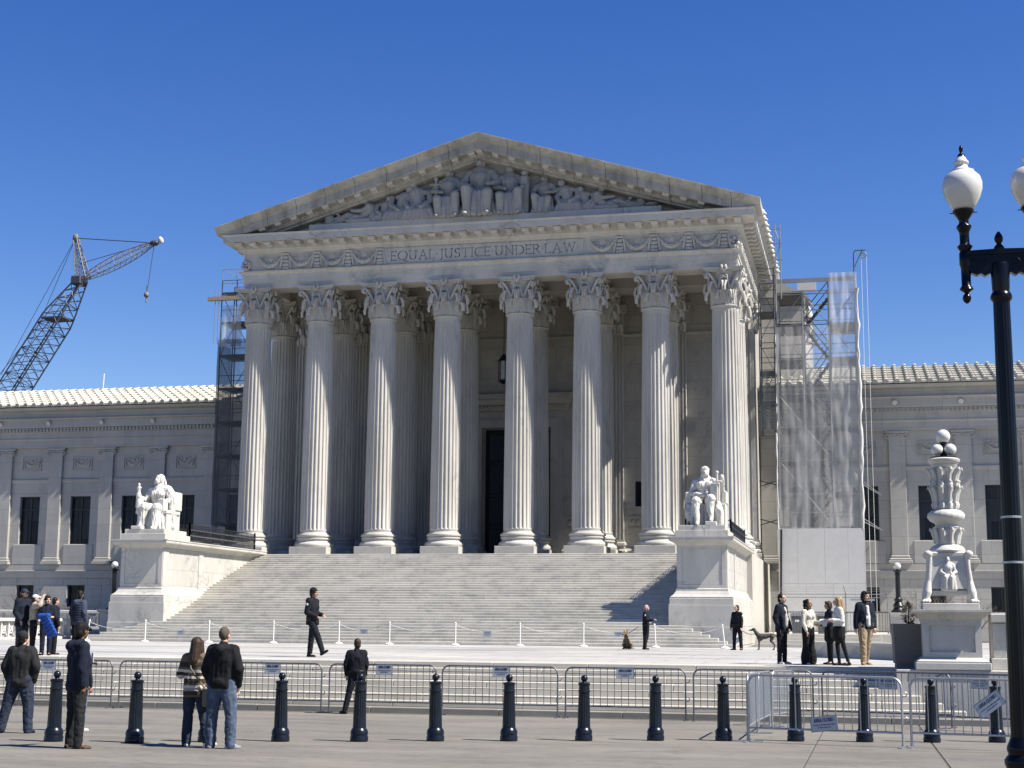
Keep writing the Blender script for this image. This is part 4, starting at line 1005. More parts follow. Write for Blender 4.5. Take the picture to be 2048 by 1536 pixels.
# ---- seated marble figures
def seated(F, o, k, look=0.0, head=True):
    """a broad seated draped body; o = seat-base origin, front towards -y"""
    P = lambda x, y, z: (o[0] + x * k, o[1] + y * k, o[2] + z * k)
    F.chain([P(0, .12, .62), P(0, .10, .85), P(0, .08, 1.10), P(0, .10, 1.27)], [.24 * k, .21 * k, .25 * k, .20 * k])
    F.cap(P(-.20, .10, 1.24), P(.20, .10, 1.24), .135 * k)
    F.cap(P(0, .09, 1.28), P(0, .06, 1.42), .085 * k, .075 * k)
    if head:
        F.ball(P(look * .03, .035, 1.535), (.10 * k, .125 * k, .14 * k)); F.ball(P(look * .05, -.07, 1.49), (.065 * k, .06 * k, .075 * k)); F.ball(P(look * .06, -.115, 1.53), (.018 * k, .03 * k, .032 * k))
    return P
def statue_left():
    root = tag(empty('seated_statue', (-13.78, -12.35, 6.29)), 'white marble statue of a seated hooded woman raising a small figure', 'statue', 'seated marble statues on the stair pedestals')
    k = 1.66; F = Fig(); o = (0, .1, 0)
    P = seated(F, o, k, -.6)
    kn = {-1: P(-.20, -.50, .66), 1: P(.20, -.48, .64)}; ft = {-1: P(-.24, -.56, .12), 1: P(.20, -.60, .05)}
    for s_ in (-1, 1):
        F.chain([P(s_ * .13, .05, .58), kn[s_]], [.21 * k, .155 * k]); F.chain([kn[s_], ft[s_]], [.135 * k, .095 * k]); F.cap(ft[s_], (ft[s_][0], ft[s_][1] - .14 * k, ft[s_][2] - .03), .055 * k, .04 * k)
    for i in range(11):   # hanging folds of the gown between and beside the knees
        x = -.36 + .072 * i; F.chain([P(x, -.34, .62), P(x * 1.03, -.42 - .03 * (i % 2), .34), P(x * 1.12, -.44 - .05 * (i % 2), .04)], [.055 * k, .045 * k, .055 * k])
    F.chain([P(.25, .1, 1.24), P(.40, .02, .95), P(.30, -.24, .80)], [.105 * k, .09 * k, .06 * k]); F.ball(P(.27, -.28, .79), .06 * k)
    F.chain([P(-.25, .1, 1.24), P(-.42, -.02, .90), P(-.46, -.34, .98)], [.115 * k, .10 * k, .065 * k]); F.ball(P(-.46, -.37, 1.02), .065 * k); F.chain([P(-.45, -.33, .96), P(-.42, -.36, .72), P(-.36, -.40, .55)], [.09 * k, .11 * k, .12 * k])
    F.chain([P(.24, .14, 1.26), P(.46, .06, 1.0), P(.46, .0, .6), P(.48, .02, .1)], [.12 * k, .12 * k, .10 * k, .09 * k])      # mantle over the arm
    F.chain([P(-.30, .1, 1.2), P(-.45, .02, .86), P(-.44, -.10, .45), P(-.42, -.2, .1)], [.10 * k, .10 * k, .11 * k, .10 * k])
    F.ball(P(0, .09, 1.555), (.135 * k, .15 * k, .165 * k)); F.chain([P(-.12, .10, 1.50), P(-.16, .10, 1.28)], [.06 * k, .07 * k]); F.chain([P(.12, .10, 1.50), P(.17, .10, 1.28)], [.06 * k, .08 * k])
    F.cap(P(-.10, -.10, 1.10), P(-.09, -.10, 1.11), .085 * k); F.cap(P(.10, -.10, 1.10), P(.09, -.10, 1.11), .085 * k)
    F.fuse('figure', 'marble_white', root, .022, 1, .036, 8.5, (1, 1, .3))
    th = MB().cbox(-.78, .78, -.15, 1.05, 0, .92, .04).cbox(-.78, .78, .55, 1.08, .92, 1.95, .05).cbox(-.86, -.52, -.62, .8, .80, .98, .03).cbox(.50, .86, -.62, .9, .80, .98, .03).cbox(.52, .84, -.55, .6, 0, .80, .04).cbox(-.84, -.54, -.45, .6, 0, .80, .04)
    th.cbox(.62, .90, .2, 1.0, 1.0, 1.95, .05).build('throne', 'marble_white', root)
    MB().cbox(-.72, -.18, -1.3, -.6, 0, .16, .02).build('footstool', 'marble_white', root)
    MB().cbox(.34, .66, -.62, -.1, .98, 1.55, .03).build('book', 'marble_white', root)
    f2 = Fig(); b = P(-.46, -.38, 1.07)
    f2.chain([b, (b[0], b[1], b[2] + .16), (b[0], b[1], b[2] + .34)], [.10, .085, .10]); f2.ball((b[0], b[1], b[2] + .50), (.07, .075, .09)); f2.cap((b[0] - .1, b[1], b[2] + .34), (b[0] + .1, b[1], b[2] + .34), .05); f2.cap(b, (b[0], b[1], b[2] - .1), .13, .14)
    f2.fuse('held_figurine', 'marble_white', root, .022, 1)
def statue_right():
    root = tag(empty('seated_statue', (13.82, -12.35, 6.29)), 'white marble statue of a seated bare-chested man beside a tall tablet', 'statue', 'seated marble statues on the stair pedestals')
    k = 1.66; F = Fig(); P = seated(F, (0, .1, 0), k, .2)
    kn = {-1: P(-.21, -.46, .68), 1: P(.20, -.52, .74)}; ft = {-1: P(-.16, -.66, .06), 1: P(.22, -.60, .16)}
    for s_ in (-1, 1):
        F.chain([P(s_ * .13, .05, .58), kn[s_]], [.20 * k, .13 * k]); F.chain([kn[s_], P(s_ * .19, -.54, .42), ft[s_]], [.105 * k, .095 * k, .055 * k]); F.cap(ft[s_], (ft[s_][0], ft[s_][1] - .16 * k, ft[s_][2] - .05), .05 * k, .035 * k)
    for i in range(6): x = -.30 + .12 * i; F.chain([P(x, -.30, .56), P(x * 1.05, -.36, .30), P(x * 1.1, -.38, .05)], [.07 * k, .05 * k, .06 * k])
    F.chain([P(-.26, .1, 1.24), P(-.38, -.0, .94), P(-.06, -.30, .84)], [.115 * k, .085 * k, .055 * k]); F.ball(P(.0, -.34, .85), (.09 * k, .06 * k, .045 * k)); 
    F.chain([P(.06, -.34, .85), P(.16, -.36, .86)], [.03 * k, .025 * k])
    F.chain([P(.26, .1, 1.24), P(.46, .0, 1.02), P(.50, -.28, 1.30)], [.115 * k, .085 * k, .055 * k]); F.ball(P(.50, -.32, 1.36), .06 * k)
    F.ball(P(-.11, -.10, 1.16), (.13 * k, .09 * k, .10 * k)); F.ball(P(.11, -.10, 1.16), (.13 * k, .09 * k, .10 * k))
    for z in (.86, .95, 1.03):
        for x in (-.055, .055): F.ball(P(x, -.12, z), (.06 * k, .05 * k, .045 * k))
    F.chain([P(.22, .0, 1.30), P(.20, -.10, 1.05), P(.22, -.16, .8), P(.28, -.2, .6)], [.07 * k, .06 * k, .07 * k, .09 * k])      # cloth over one shoulder
    F.chain([P(.34, -.3, .66), P(.42, -.42, .40), P(.44, -.42, .05)], [.10 * k, .12 * k, .10 * k]); F.chain([P(-.32, -.1, .6), P(-.44, -.2, .40), P(-.40, -.3, .2)], [.10 * k, .11 * k, .08 * k])
    F.ball(P(0, .05, 1.60), (.112 * k, .13 * k, .10 * k)); F.cap(P(-.05, -.04, 1.44), P(.05, -.04, 1.44), .06 * k)
    F.fuse('figure', 'marble_white', root, .022, 1, .026, 8.0, (1, 1, .3))
    MB().cbox(-.80, .80, -.1, 1.05, 0, .95, .04).cbox(-.92, -.62, .0, .9, 1.05, 1.62, .04).cbox(-.78, .78, .6, 1.05, .95, 1.7, .05).cbox(.74, 1.0, .0, .9, 1.05, 1.66, .04).cbox(-.86, -.66, -.1, .9, .0, 1.06, .03).cbox(.66, .96, -.1, .9, 0, 1.06, .03).build('throne', 'marble_white', root)
    tb = MB().cbox(.30, .74, -.55, -.40, .90, 1.96, .03).build('tablet', 'marble_white', root)
    MB().bar((.62, -.62, 0), (.62, -.62, 1.98), .05, 8).cbox(.40, .86, -.68, -.56, 1.96, 2.08, .02).bar((.62, -.62, 2.06), (.62, -.62, 2.40), .06, 8).ball((.62, -.62, 2.45), .085, 10, 8).build('sword', 'marble_white', root, 40)
    MB().cbox(.12, .62, -1.25, -.75, 0, .17, .02).build('footstool', 'marble_white', root)
statue_left(); statue_right()

# ---- pediment figures (plain draped figures in relief)
def ped_fig(x, top, kind, tilt=0.0):
    zb = 24.98; h = top - zb; F = Fig(); y0 = -.62
    if kind == 'sit':
        k = h / 1.66; P = seated(F, (x, y0, zb - .02), k, tilt)
        for s_ in (-1, 1):
            kz = .66 + .06 * s_ * (1 if tilt > 0 else -1); kn = P(s_ * .23 + tilt * .10, -.34, kz); F.chain([P(s_ * .13, .05, .58), kn, P(s_ * (.20 + .05 * tilt) + tilt * .1, -.28, .08)], [.18 * k, .11 * k, .085 * k]); F.cap(P(s_ * .20 + tilt * .1, -.26, .06), P(s_ * .24 + tilt * .12, -.42, .03), .06 * k, .04 * k)
        F.chain([P(-.25, .1, 1.24), P(-.37, -.02, .95), P(-.20 + tilt * .25, -.24, .82)], [.11 * k, .085 * k, .055 * k]); F.chain([P(.25, .1, 1.24), P(.37, -.02, .95), P(.22 + tilt * .25, -.26, .84)], [.11 * k, .085 * k, .055 * k])
        for i in range(4): xx = -.15 + .10 * i + tilt * .08; F.chain([P(xx, -.26, .62), P(xx * .9, -.27 - .05 * (i % 2), .34), P(xx * 1.1, -.26 - .06 * (i % 2), .03)], [.07 * k, .06 * k, .065 * k])
        for i in range(7): xx = -.30 + .10 * i; F.chain([P(xx * .8, -.10, .60), P(xx * 1.0, -.15 - .04 * (i % 2), .32), P(xx * 1.25, -.15 - .05 * (i % 2), .03)], [.065 * k, .05 * k, .06 * k])
        F.ball(P(0, .04, 1.55), (.125 * k, .15 * k, .165 * k)); F.ball(P(tilt * .04, -.10, 1.50), (.07 * k, .06 * k, .08 * k))
    elif kind == 'kneel':
        k = h / 1.42; P = lambda a, b_, c: (x + a * k, y0 + b_ * k, zb + c * k)
        F.chain([P(0, .08, .30), P(tilt * .1, .06, .62), P(tilt * .2, .06, .98)], [.24 * k, .22 * k, .23 * k]); F.cap(P(tilt * .2 - .2, .06, 1.0), P(tilt * .2 + .2, .06, 1.0), .13 * k); F.cap(P(tilt * .22, .05, 1.05), P(tilt * .30, .0, 1.2), .08 * k)
        F.ball(P(tilt * .34, -.02, 1.30), (.125 * k, .15 * k, .16 * k)); F.ball(P(tilt * .38, -.10, 1.26), (.06 * k, .05 * k, .06 * k))
        F.chain([P(-.24, .05, 1.0), P(-.34 + tilt * .1, -.1, .68), P(-.16 + tilt * .2, -.28, .42)], [.10 * k, .085 * k, .055 * k]); F.chain([P(.24, .05, 1.0), P(.36 + tilt * .1, -.08, .66), P(.20 + tilt * .2, -.28, .42)], [.10 * k, .085 * k, .055 * k])
        for i in range(7): xx = -.36 + .12 * i; F.chain([P(xx * .6, -.06, .55), P(xx * .9, -.22, .3), P(xx * 1.15, -.22, .04)], [.09 * k, .085 * k, .08 * k])
    else:   # reclining, head towards the middle of the pediment
        s_ = 1 if x < 0 else -1; k = h / 1.0; P = lambda a, b_, c: (x + s_ * a * k, y0 + b_ * k, zb + c * k)
        F.chain([P(.0, 0, .22), P(.12, .02, .42), P(.20, .02, .64)], [.20 * k, .19 * k, .18 * k]); F.cap(P(.2, -.12, .66), P(.2, .12, .66), .12 * k); F.cap(P(.16, 0, .72), P(.10, -.04, .82), .07 * k)
        F.ball(P(.06, -.05, .91), (.115 * k, .13 * k, .135 * k)); F.chain([P(-.05, -.02, .18), P(-.45, -.10, .34), P(-.95, -.04, .08)], [.19 * k, .12 * k, .07 * k]); F.chain([P(-.05, .0, .16), P(-.5, -.02, .16), P(-1.1, -.04, .07)], [.17 * k, .12 * k, .07 * k])
        F.chain([P(.2, -.12, .64), P(.0, -.22, .46), P(-.3, -.2, .50)], [.09 * k, .075 * k, .05 * k]); F.chain([P(.26, .0, .6), P(.34, -.1, .3), P(.2, -.22, .07)], [.09 * k, .08 * k, .05 * k])
        F.chain([P(-.2, -.15, .25), P(-.4, -.2, .08), P(.2, -.2, .08)], [.10 * k, .10 * k, .10 * k])
    F.v = [(x + (a_ - x) * 1.28, -.5 + (b_ + .5) * 1.15, c_) for a_, b_, c_ in F.v]
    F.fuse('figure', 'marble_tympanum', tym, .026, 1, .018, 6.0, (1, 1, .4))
for a in ((-8.9, 25.75, 'lie'), (8.7, 25.7, 'lie'), (-6.05, 26.55, 'kneel', .8), (6.15, 26.45, 'kneel', -.8), (-7.25, 26.5, 'lie'), (-5.05, 27.12, 'kneel', 1), (-3.75, 27.42, 'kneel', -.6), (-2.05, 28.02, 'sit', .3), (-.15, 28.6, 'sit', 0), (1.62, 28.05, 'sit', .5), (3.65, 27.28, 'sit', -.4), (5.15, 26.92, 'kneel', -.8), (7.15, 26.42, 'lie')): ped_fig(*a)
MB().cbox(2.25, 2.80, -.95, -.45, 24.98, 27.3, .1).lathe([(.2, 0), (.2, .1), (.26, .2), (.16, .36), (.1, .42)], (2.52, -.7, 27.3), 10).build('column_relief', 'marble_tympanum', tym, 40)
MB().cbox(-2.95, -2.60, -.9, -.5, 24.98, 26.4, .06).bar((-2.78, -.75, 26.4), (-2.78, -.75, 27.35), .09, 8).cbox(-3.15, -2.4, -.85, -.65, 27.0, 27.12, .03).ball((-2.78, -.75, 27.42), .14, 10, 8).build('sword_relief', 'marble_tympanum', tym, 40)
MB().cbox(-.75, -.55, -.8, -.3, 25.2, 27.4, .05).cbox(.30, .50, -.8, -.3, 25.2, 27.4, .05).build('throne_relief', 'marble_tympanum', tym)
e1 = MB().lathe([(.25, 0), (.30, .2), (.30, .45), (.2, .6), (.08, .66), (.1, .75), (.03, .85)], (-9.3, -.7, 24.98), 12).ball((-8.6, -.7, 25.12), (.28, .2, .2), 10, 8).lathe([(.2, 0), (.3, .1), (.12, .18)], (-9.95, -.7, 25.0), 10); e1.build('vessel_relief', 'marble_tympanum', tym, 40)
MB().lathe([(.12, 0), (.3, .12), (.42, .22), (.36, .26), (.06, .2)], (9.85, -.7, 24.98), 14).ball((9.2, -.6, 25.3), (.3, .14, .36), 10, 8).ball((8.85, -.7, 25.15), (.24, .14, .25), 10, 8).build('lamp_relief', 'marble_tympanum', tym, 40)

# ================================================================= bollards
BOL = [(8.41, -59.96), (9.66, -59.70), (10.62, -59.12), (11.61, -58.50), (12.77, -57.99), (13.88, -57.36), (15.0, -56.83), (16.16, -56.24), (17.3, -55.66), (18.42, -55.22), (19.62, -54.79), (20.78, -54.5), (21.92, -54.1), (23.04, -53.64)]
BL = ['black fluted bollard beside the tall man in the navy hoodie at far left', 'black fluted bollard standing alone between the tall man at left and the couple', 'black fluted bollard half hidden behind the couple',
      'black fluted bollard first to the right of the couple', 'black fluted bollard in front of the officer leaning on the barrier', 'black fluted bollard second from the couple counted past the leaning officer',
      'black fluted bollard below the sign in the middle of the barrier row', 'black fluted bollard right of centre, below the gap between two grid barriers', 'black fluted bollard to the right of the rightmost sign on the grid barriers',
      'black fluted bollard just left of the silver barriers', 'black fluted bollard behind the silver barrier, nearest its corner', 'black fluted bollard behind the silver barrier, right of the level sign',
      'black fluted bollard behind the gap between the silver barriers', 'black fluted bollard behind the steeply tilted sign at far right']
def bollard_parts():
    fl = lambda z0, z1: (lambda a, z: 1 - (.075 * (1 - abs(math.cos(8 * a)) ** .6) if z0 < z < z1 else 0))
    base = MB().lathe([(.135, 0), (.14, .02), (.14, .07), (.132, .085), (.132, .11), (.138, .12), (.132, .16), (.118, .185), (.108, .20), (.10, .21)], n=32)
    shaft = MB().lathe([(.102, .205), (.105, .215), (.104, .222), (.103, .24), (.0985, .45), (.0925, .65), (.0885, .735), (.088, .75), (.089, .757), (.0965, .762), (.0965, .778), (.089, .785), (.086, .82), (.086, .865), (.094, .875), (.098, .885), (.098, .897), (.088, .905), (.05, .912)], n=64, wob=fl(.23, .74))
    ball = MB().lathe([(.05, .905), (.034, .915), (.03, .925), (.034, .932)], n=20).ball((0, 0, .975), .056, 20, 14)
    return base.mesh('base', 'bollard_paint', 35), shaft.mesh('shaft', 'bollard_paint', 35), ball.mesh('finial', 'bollard_paint', 60)
bb, bs_, bf = bollard_parts()
for i, ((x, y), lab) in enumerate(zip(BOL, BL)):
    r_ = tag(empty('bollard', (x, y, ground_z(y)), random.random()), lab, 'bollard', 'black bollards along the sidewalk'); r_.scale = (1.06, 1.06, 1.06); r_.rotation_euler = (random.uniform(-.012, .012), random.uniform(-.012, .012), random.random())
    obj('base', bb, r_); obj('shaft', bs_, r_); obj('finial', bf, r_)

# ================================================================= barriers
def rounded_frame(L, h, z0, r_):
    pts = [(0, 0, 0)] + [(r_ - r_ * math.cos(R(a)), 0, h - r_ + r_ * math.sin(R(a))) for a in (0, 22, 45, 67, 90)] + [(L - r_ + r_ * math.sin(R(a)), 0, h - r_ + r_ * math.cos(R(a))) for a in (0, 22, 45, 67, 90)] + [(L, 0, 0)]
    return pts
BARCACHE = {}
def barrier(p, q, lab, style, grp):
    (x0, y0), (x1, y1) = p, q; L = math.hypot(x1 - x0, y1 - y0); a = math.atan2(y1 - y0, x1 - x0)
    z0, z1 = ground_z(y0), ground_z(y1)
    root = tag(empty('crowd_barrier', (x0, y0, z0)), lab, 'barrier', grp)
    root.rotation_euler = (0, -math.atan2(z1 - z0, L), a)
    h = 1.12; silver = style == 'silver'; mt = 'galvanised' if silver else 'barrier_steel'
    tr = .021 if silver else .019; zl = .24 if silver else .27
    MB().tube(rounded_frame(L, h, 0, .16), tr, 8).build('frame', mt, root, 50)
    MB().bar((0, 0, zl), (L, 0, zl), tr * .9, 8).build('bottom_rail', mt, root, 50)
    n = 19 if style != 'grid' else 17
    def share(key, fn):
        if key not in BARCACHE: BARCACHE[key] = fn()
        return BARCACHE[key]
    vb = share((style, 'v'), lambda: MB().bar((0, 0, zl), (0, 0, h - .01), .0085 if silver else .0075, 6).mesh('bar', mt))
    for i in range(1, n): obj('bar', vb, root, (L * i / n, 0, 0))
    if style == 'grid':
        hb = share((style, 'h', round(L, 1)), lambda: MB().bar((.02, 0, 0), (L - .02, 0, 0), .0075, 6).mesh('crossbar', mt))
        for k in range(4): obj('crossbar', hb, root, (0, .016, zl + .82 * (k + .9) / 4.5))
    fm = share((style, 'f'), lambda: MB().box(-.03, .03, -.26, .26, .0, .022).bar((0, 0, 0), (0, 0, .06), .024, 8).mesh('foot', mt))
    obj('foot', fm, root, (.0, 0, .0)); obj('foot', fm, root, (L, 0, 0))
    hm = share((style, 'k'), lambda: MB().tube([(0, 0, 0), (.06, 0, 0), (.085, 0, .02), (.085, 0, .06), (.06, 0, .075)], .010, 6).mesh('hook', mt))
    for z in (.42, .82): obj('hook', hm, root, (L, 0, z))
    return root
GB = 'grid barriers along the foot of the plaza steps'
YB = -48.0
for (p, q, lab) in (((-2.1, YB), (.42, YB), 'dark grid barrier at the left edge behind the man in the dark beanie'), ((.58, YB), (3.05, YB), 'dark grid barrier behind the tall man in the navy hoodie'),
                    ((3.25, YB), (5.75, YB), 'dark grid barrier just left of the woman in the striped sweater'), ((5.9, YB), (8.42, YB), 'dark grid barrier right of the couple with a sign at its top'),
                    ((8.62, YB), (11.2, YB), 'dark grid barrier that the officer leans against'), ((11.36, YB), (14.05, YB), 'dark grid barrier in the middle of the row, second right of the leaning officer'),
                    ((14.23, YB), (16.94, YB), 'dark grid barrier with the rightmost sign of the dark row'), ((17.12, YB), (19.7, YB + .15), 'dark grid barrier partly behind the silver barrier corner')):
    barrier((p[0], p[1] + rng.uniform(-.05, .05)), (q[0], q[1] + rng.uniform(-.05, .05)), lab, 'grid', GB)
SB = 'dark upright-bar barriers before the marble lamp'
barrier((19.9, -47.9), (22.55, -48.75), 'dark upright-bar barrier behind the level area closed sign, below the planter', 'bars', SB)
barrier((22.25, -49.3), (24.1, -50.6), 'dark upright-bar barrier at the right edge below the marble lamp', 'bars', SB)
SV = 'silver barriers closing off the corner'
barrier((18.86, -55.35), (21.39, -55.98), 'silver barrier with the level area closed sign at its foot', 'silver', SV)
barrier((21.53, -55.85), (24.1, -56.3), 'silver barrier with the steeply tilted area closed sign at right', 'silver', SV)
barrier((18.83, -55.2), (18.82, -52.6), 'silver barrier seen end-on, nearest of the three running back to the steps', 'silver', SV)
barrier((18.83, -52.4), (18.88, -49.85), 'silver barrier seen end-on, middle one of the three running back', 'silver', SV)
barrier((18.92, -49.65), (19.3, -48.2), 'silver barrier seen end-on, farthest of the three running back', 'silver', SV)

# ================================================================= signs
def sign(c, w, h, n, roll, lab, grp, name='notice_sign', tiny=False):
    n = Vector(n).normalized(); u = Vector((-n.y, n.x, 0)).normalized(); v = n.cross(u) * 1.0
    if v.z < 0: v = -v
    u = v.cross(n)
    if True:
        cr, sr = math.cos(roll), math.sin(roll); u, v = u * cr + v * sr, v * cr - u * sr
    c = Vector(c); P = lambda a, b_, d: c + u * a + v * b_ + n * d
    rr = min(w, h) * .07; poly = []
    for cx, cy, a0 in ((w / 2 - rr, h / 2 - rr, 0), (-w / 2 + rr, h / 2 - rr, 90), (-w / 2 + rr, -h / 2 + rr, 180), (w / 2 - rr, -h / 2 + rr, 270)):
        poly += [(cx + rr * math.cos(R(a0 + t)), cy + rr * math.sin(R(a0 + t))) for t in (0, 45, 90)]
    o = MB().extrude(poly, lambda a, b_, d: P(a, b_, d), .008).build(name, 'sign_face')
    tag(o, lab, 'sign', grp)
    b = MB(); t = .006
    for (a0, b0, a1, b1) in ((-w / 2, -h / 2, w / 2, -h / 2 + t), (-w / 2, h / 2 - t, w / 2, h / 2), (-w / 2, -h / 2 + t, -w / 2 + t, h / 2 - t), (w / 2 - t, -h / 2 + t, w / 2, h / 2 - t)):
        b.extrude([(a0, b0), (a1, b0), (a1, b1), (a0, b1)], lambda p, q, d: P(p, q, .008 + d), .003)
    b.build('rim', 'sign_ink', o)
    if not tiny:
        tx = MB(); lettering(tx, 'AREA CLOSED', -w * .36, w * .36, 0, h * .14, h * .19, h * .040, .002, u, P(0, 0, .009), v, n)
        tag(tx.build('lettering', 'sign_ink', o), kind='stuff')
    fp = MB(); rnd = random.Random(2)
    for (z, ws) in ((-.10, (.05, .10, .04, .07, .15, .11, .15)), (-.27, (.05, .12, .14, .09))):
        tot = sum(ws) + .022 * (len(ws) - 1); x = -tot / 2
        for wd in ws: fp.extrude([(x * w, z * h), ((x + wd) * w, z * h), ((x + wd) * w, (z + .055) * h), (x * w, (z + .055) * h)], lambda p, q, d: P(p, q, .009 + d), .002); x += wd + .022
    if tiny: fp.extrude([(-w * .36, h * .14), (w * .36, h * .14), (w * .36, h * .28), (-w * .36, h * .28)], lambda p, q, d: P(p, q, .009 + d), .002)
    tag(fp.build('fine_print', 'sign_ink', o), kind='stuff')
    return o
SG = 'area closed signs'
nb_ = (0, -1, .0)
sign((1.38, YB - .09, .72), .40, .235, nb_, 0, 'area closed sign on the grid barrier behind the tall man at left', SG)
sign((7.22, YB - .09, .72), .40, .235, nb_, 0, 'area closed sign on the grid barrier just right of the couple', SG)
sign((9.98, YB - .09, .74), .40, .235, nb_, 0, 'area closed sign on the grid barrier just right of the leaning officer', SG)
sign((12.76, YB - .09, .73), .40, .235, nb_, 0, 'area closed sign in the middle of the dark barrier row', SG)
sign((15.61, YB - .09, .74), .40, .235, nb_, 0, 'area closed sign on the dark barrier row, nearest the silver barriers', SG)
sign((20.13, -55.74, .21), .46, .25, (-.24, -.97, .05), R(7), 'area closed sign, nearly level, at the foot of the silver barrier', SG)
sign((22.75, -56.14, .60), .46, .25, (-.17, -.98, .05), R(37), 'area closed sign hanging steeply tilted on the silver barrier at right', SG)
sign((21.28, -48.44, .62), .42, .24, (-.3, -.95, 0), 0, 'shaded area closed sign behind the silver barrier, below the planter', SG)
sign((23.05, -49.98, .72), .42, .24, (-.57, -.82, 0), 0, 'shaded area closed sign below the marble lamp, behind the silver barrier', SG)

# ================================================================= white rope posts at the foot of the stairs
YS = -18.6
ST = [(-14.1, -18.2), (-10.96, YS), (-7.84, YS), (-4.75, YS), (-1.68, YS), (.65, YS), (3.63, YS), (6.49, YS), (9.25, YS), (12.32, YS), (15.2, YS)]
SLAB = ['white rope post leaning at the left end of the row', 'white rope post second from the left end of the row', 'white rope post third from the left, behind the couple', 'white rope post just left of the walking officer', 'white rope post just right of the walking officer',
        'white rope post above the officer leaning on the barrier', 'white rope post in the middle of the row', 'white rope post second right of the middle of the row', 'white rope post left of the sitting dog', 'white rope post beside the officer holding the sitting dog', 'white rope post leaning next to the officer with the standing dog']
pm = MB().bar((0, 0, .04), (0, 0, .93), .032, 10).ball((0, 0, .945), .045, 10, 8).mesh('post', 'white_paint', 50); bm_ = MB().lathe([(.19, 0), (.19, .025), (.13, .06), (.05, .085), (.03, .09)], n=20).mesh('foot', 'white_paint', 50)
tops = []
for i, ((x, y), lab) in enumerate(zip(ST, SLAB)):
    r_ = tag(empty('rope_post', (x, y, PZ)), lab, 'post', 'white rope posts before the stairs'); ln_ = {0: R(8), 9: R(-3), 10: R(-6)}.get(i, 0)
    p_ = obj('post', pm, r_); obj('foot', bm_, r_); p_.rotation_euler = (0, ln_, 0); tops.append(Vector((x + math.sin(ln_) * .9, y, PZ + .88)))
RL = ['between the left end post and the next', 'behind the couple, left span', 'behind the couple, right span', 'behind the walking officer', 'right of the walking officer, carrying a sign', 'left of the middle post', 'right of the middle post, carrying a sign', 'second right of the middle post', 'above the sitting dog', 'between the two dog handlers']
for i in range(10):
    a, b_ = tops[i], tops[i + 1]; sag = .30
    o = MB().tube([a.lerp(b_, t) + Vector((0, 0, -sag * 4 * t * (1 - t))) for t in np.linspace(0, 1, 15)], .009, 6).build('rope', 'white_paint', None, 60)
    tag(o, 'thin white rope ' + RL[i], 'rope', 'white ropes hung between the posts')
for x, z, lab, rl in ((-9.2, 1.28, 'small notice on the white rope, above and between the couple', .1), (-.52, 1.40, 'small notice on the white rope, right of the walking officer', .0), (5.06, 1.36, 'small notice on the white rope, right of the middle post', .0), (10.75, 1.39, 'small notice on the white rope, just above the sitting dog', 0), (15.75, 1.22, 'small notice hanging tilted beside the officer with the standing dog', .5)):
    sign((x, YS - .04, z), .36, .21, (0, -1, 0), rl, lab, 'small notices on the white ropes', tiny=True)

# ================================================================= street lamp in the foreground
LX, LY = 22.32, -65.6
lz = ground_z(LY)
lamp = tag(empty('street_lamp', (LX, LY, lz)), 'tall black twin-globe street lamp standing at the right edge', 'street lamp'); lamp.location = (0, 0, 0)
flt = lambda a, z: 1 - .05 * (1 - abs(math.cos(8 * a)) ** .6)
MB().lathe([(.20, lz), (.21, lz + .05), (.20, lz + .2), (.17, lz + .32), (.155, lz + .40), (.17, lz + .44), (.17, lz + .48), (.13, lz + .53), (.145, lz + .58), (.14, lz + .61), (.118, lz + .66), (.105, lz + .7)], (LX, LY, 0), 28).build('base', 'lamp_paint', lamp, 40)
MB().lathe([(.100, lz + .66), (.099, 2.0), (.092, 4.0), (.085, 5.2)], (LX, LY, 0), 64, flt).build('pole', 'lamp_paint', lamp, 35)
for z in (2.93, 2.47): MB().lathe([(.099, z - .012), (.104, z - .01), (.104, z + .01), (.099, z + .012)], (LX, LY, 0), 32).build('band', 'galvanised', lamp)
MB().lathe([(.085, 5.18), (.108, 5.21), (.112, 5.235), (.10, 5.27), (.086, 5.29), (.09, 5.32), (.094, 5.45), (.10, 5.55), (.09, 5.60)], (LX, LY, 0), 28).build('collar', 'lamp_paint', lamp, 40)
arm = MB(); dl = .345
AD = Vector((1, 0, 0))
arm.extrude([(-dl, 5.74), (-dl * .5, 5.745), (0, 5.75), (dl * .5, 5.745), (dl, 5.74), (dl, 5.60), (dl - .05, 5.50), (dl - .11, 5.47), (dl - .15, 5.49), (dl - .19, 5.46), (.12, 5.48), (.09, 5.50), (-.09, 5.50), (-.12, 5.48), (-dl + .19, 5.46), (-dl + .15, 5.49), (-dl + .11, 5.47), (-dl + .05, 5.50), (-dl, 5.60)], lambda u, v, w: (LX + u, LY - .045 + w, v), .09)
arm.box(LX - dl, LX + dl, LY - .06, LY + .06, 5.69, 5.735).build('crossarm', 'lamp_paint', lamp)
for s_ in (-1, 1):
    for (cx, cz, r0) in ((.16, 5.60, .045), (.25, 5.62, .03)): MB().tube([(LX + s_ * (cx + r0 * (1 - k / 9) * math.cos(k * .9)), LY - .05, cz + r0 * (1 - k / 9) * math.sin(k * .9)) for k in range(9)], .009, 5).build('scroll', 'lamp_paint', lamp, 50)
MB().lathe([(.05, 5.735), (.058, 5.75), (.05, 5.775), (.03, 5.80), (.024, 5.81), (.042, 5.84), (.046, 5.865), (.036, 5.90), (.012, 5.94)], (LX, LY, 0), 20).build('finial', 'lamp_paint', lamp, 50)
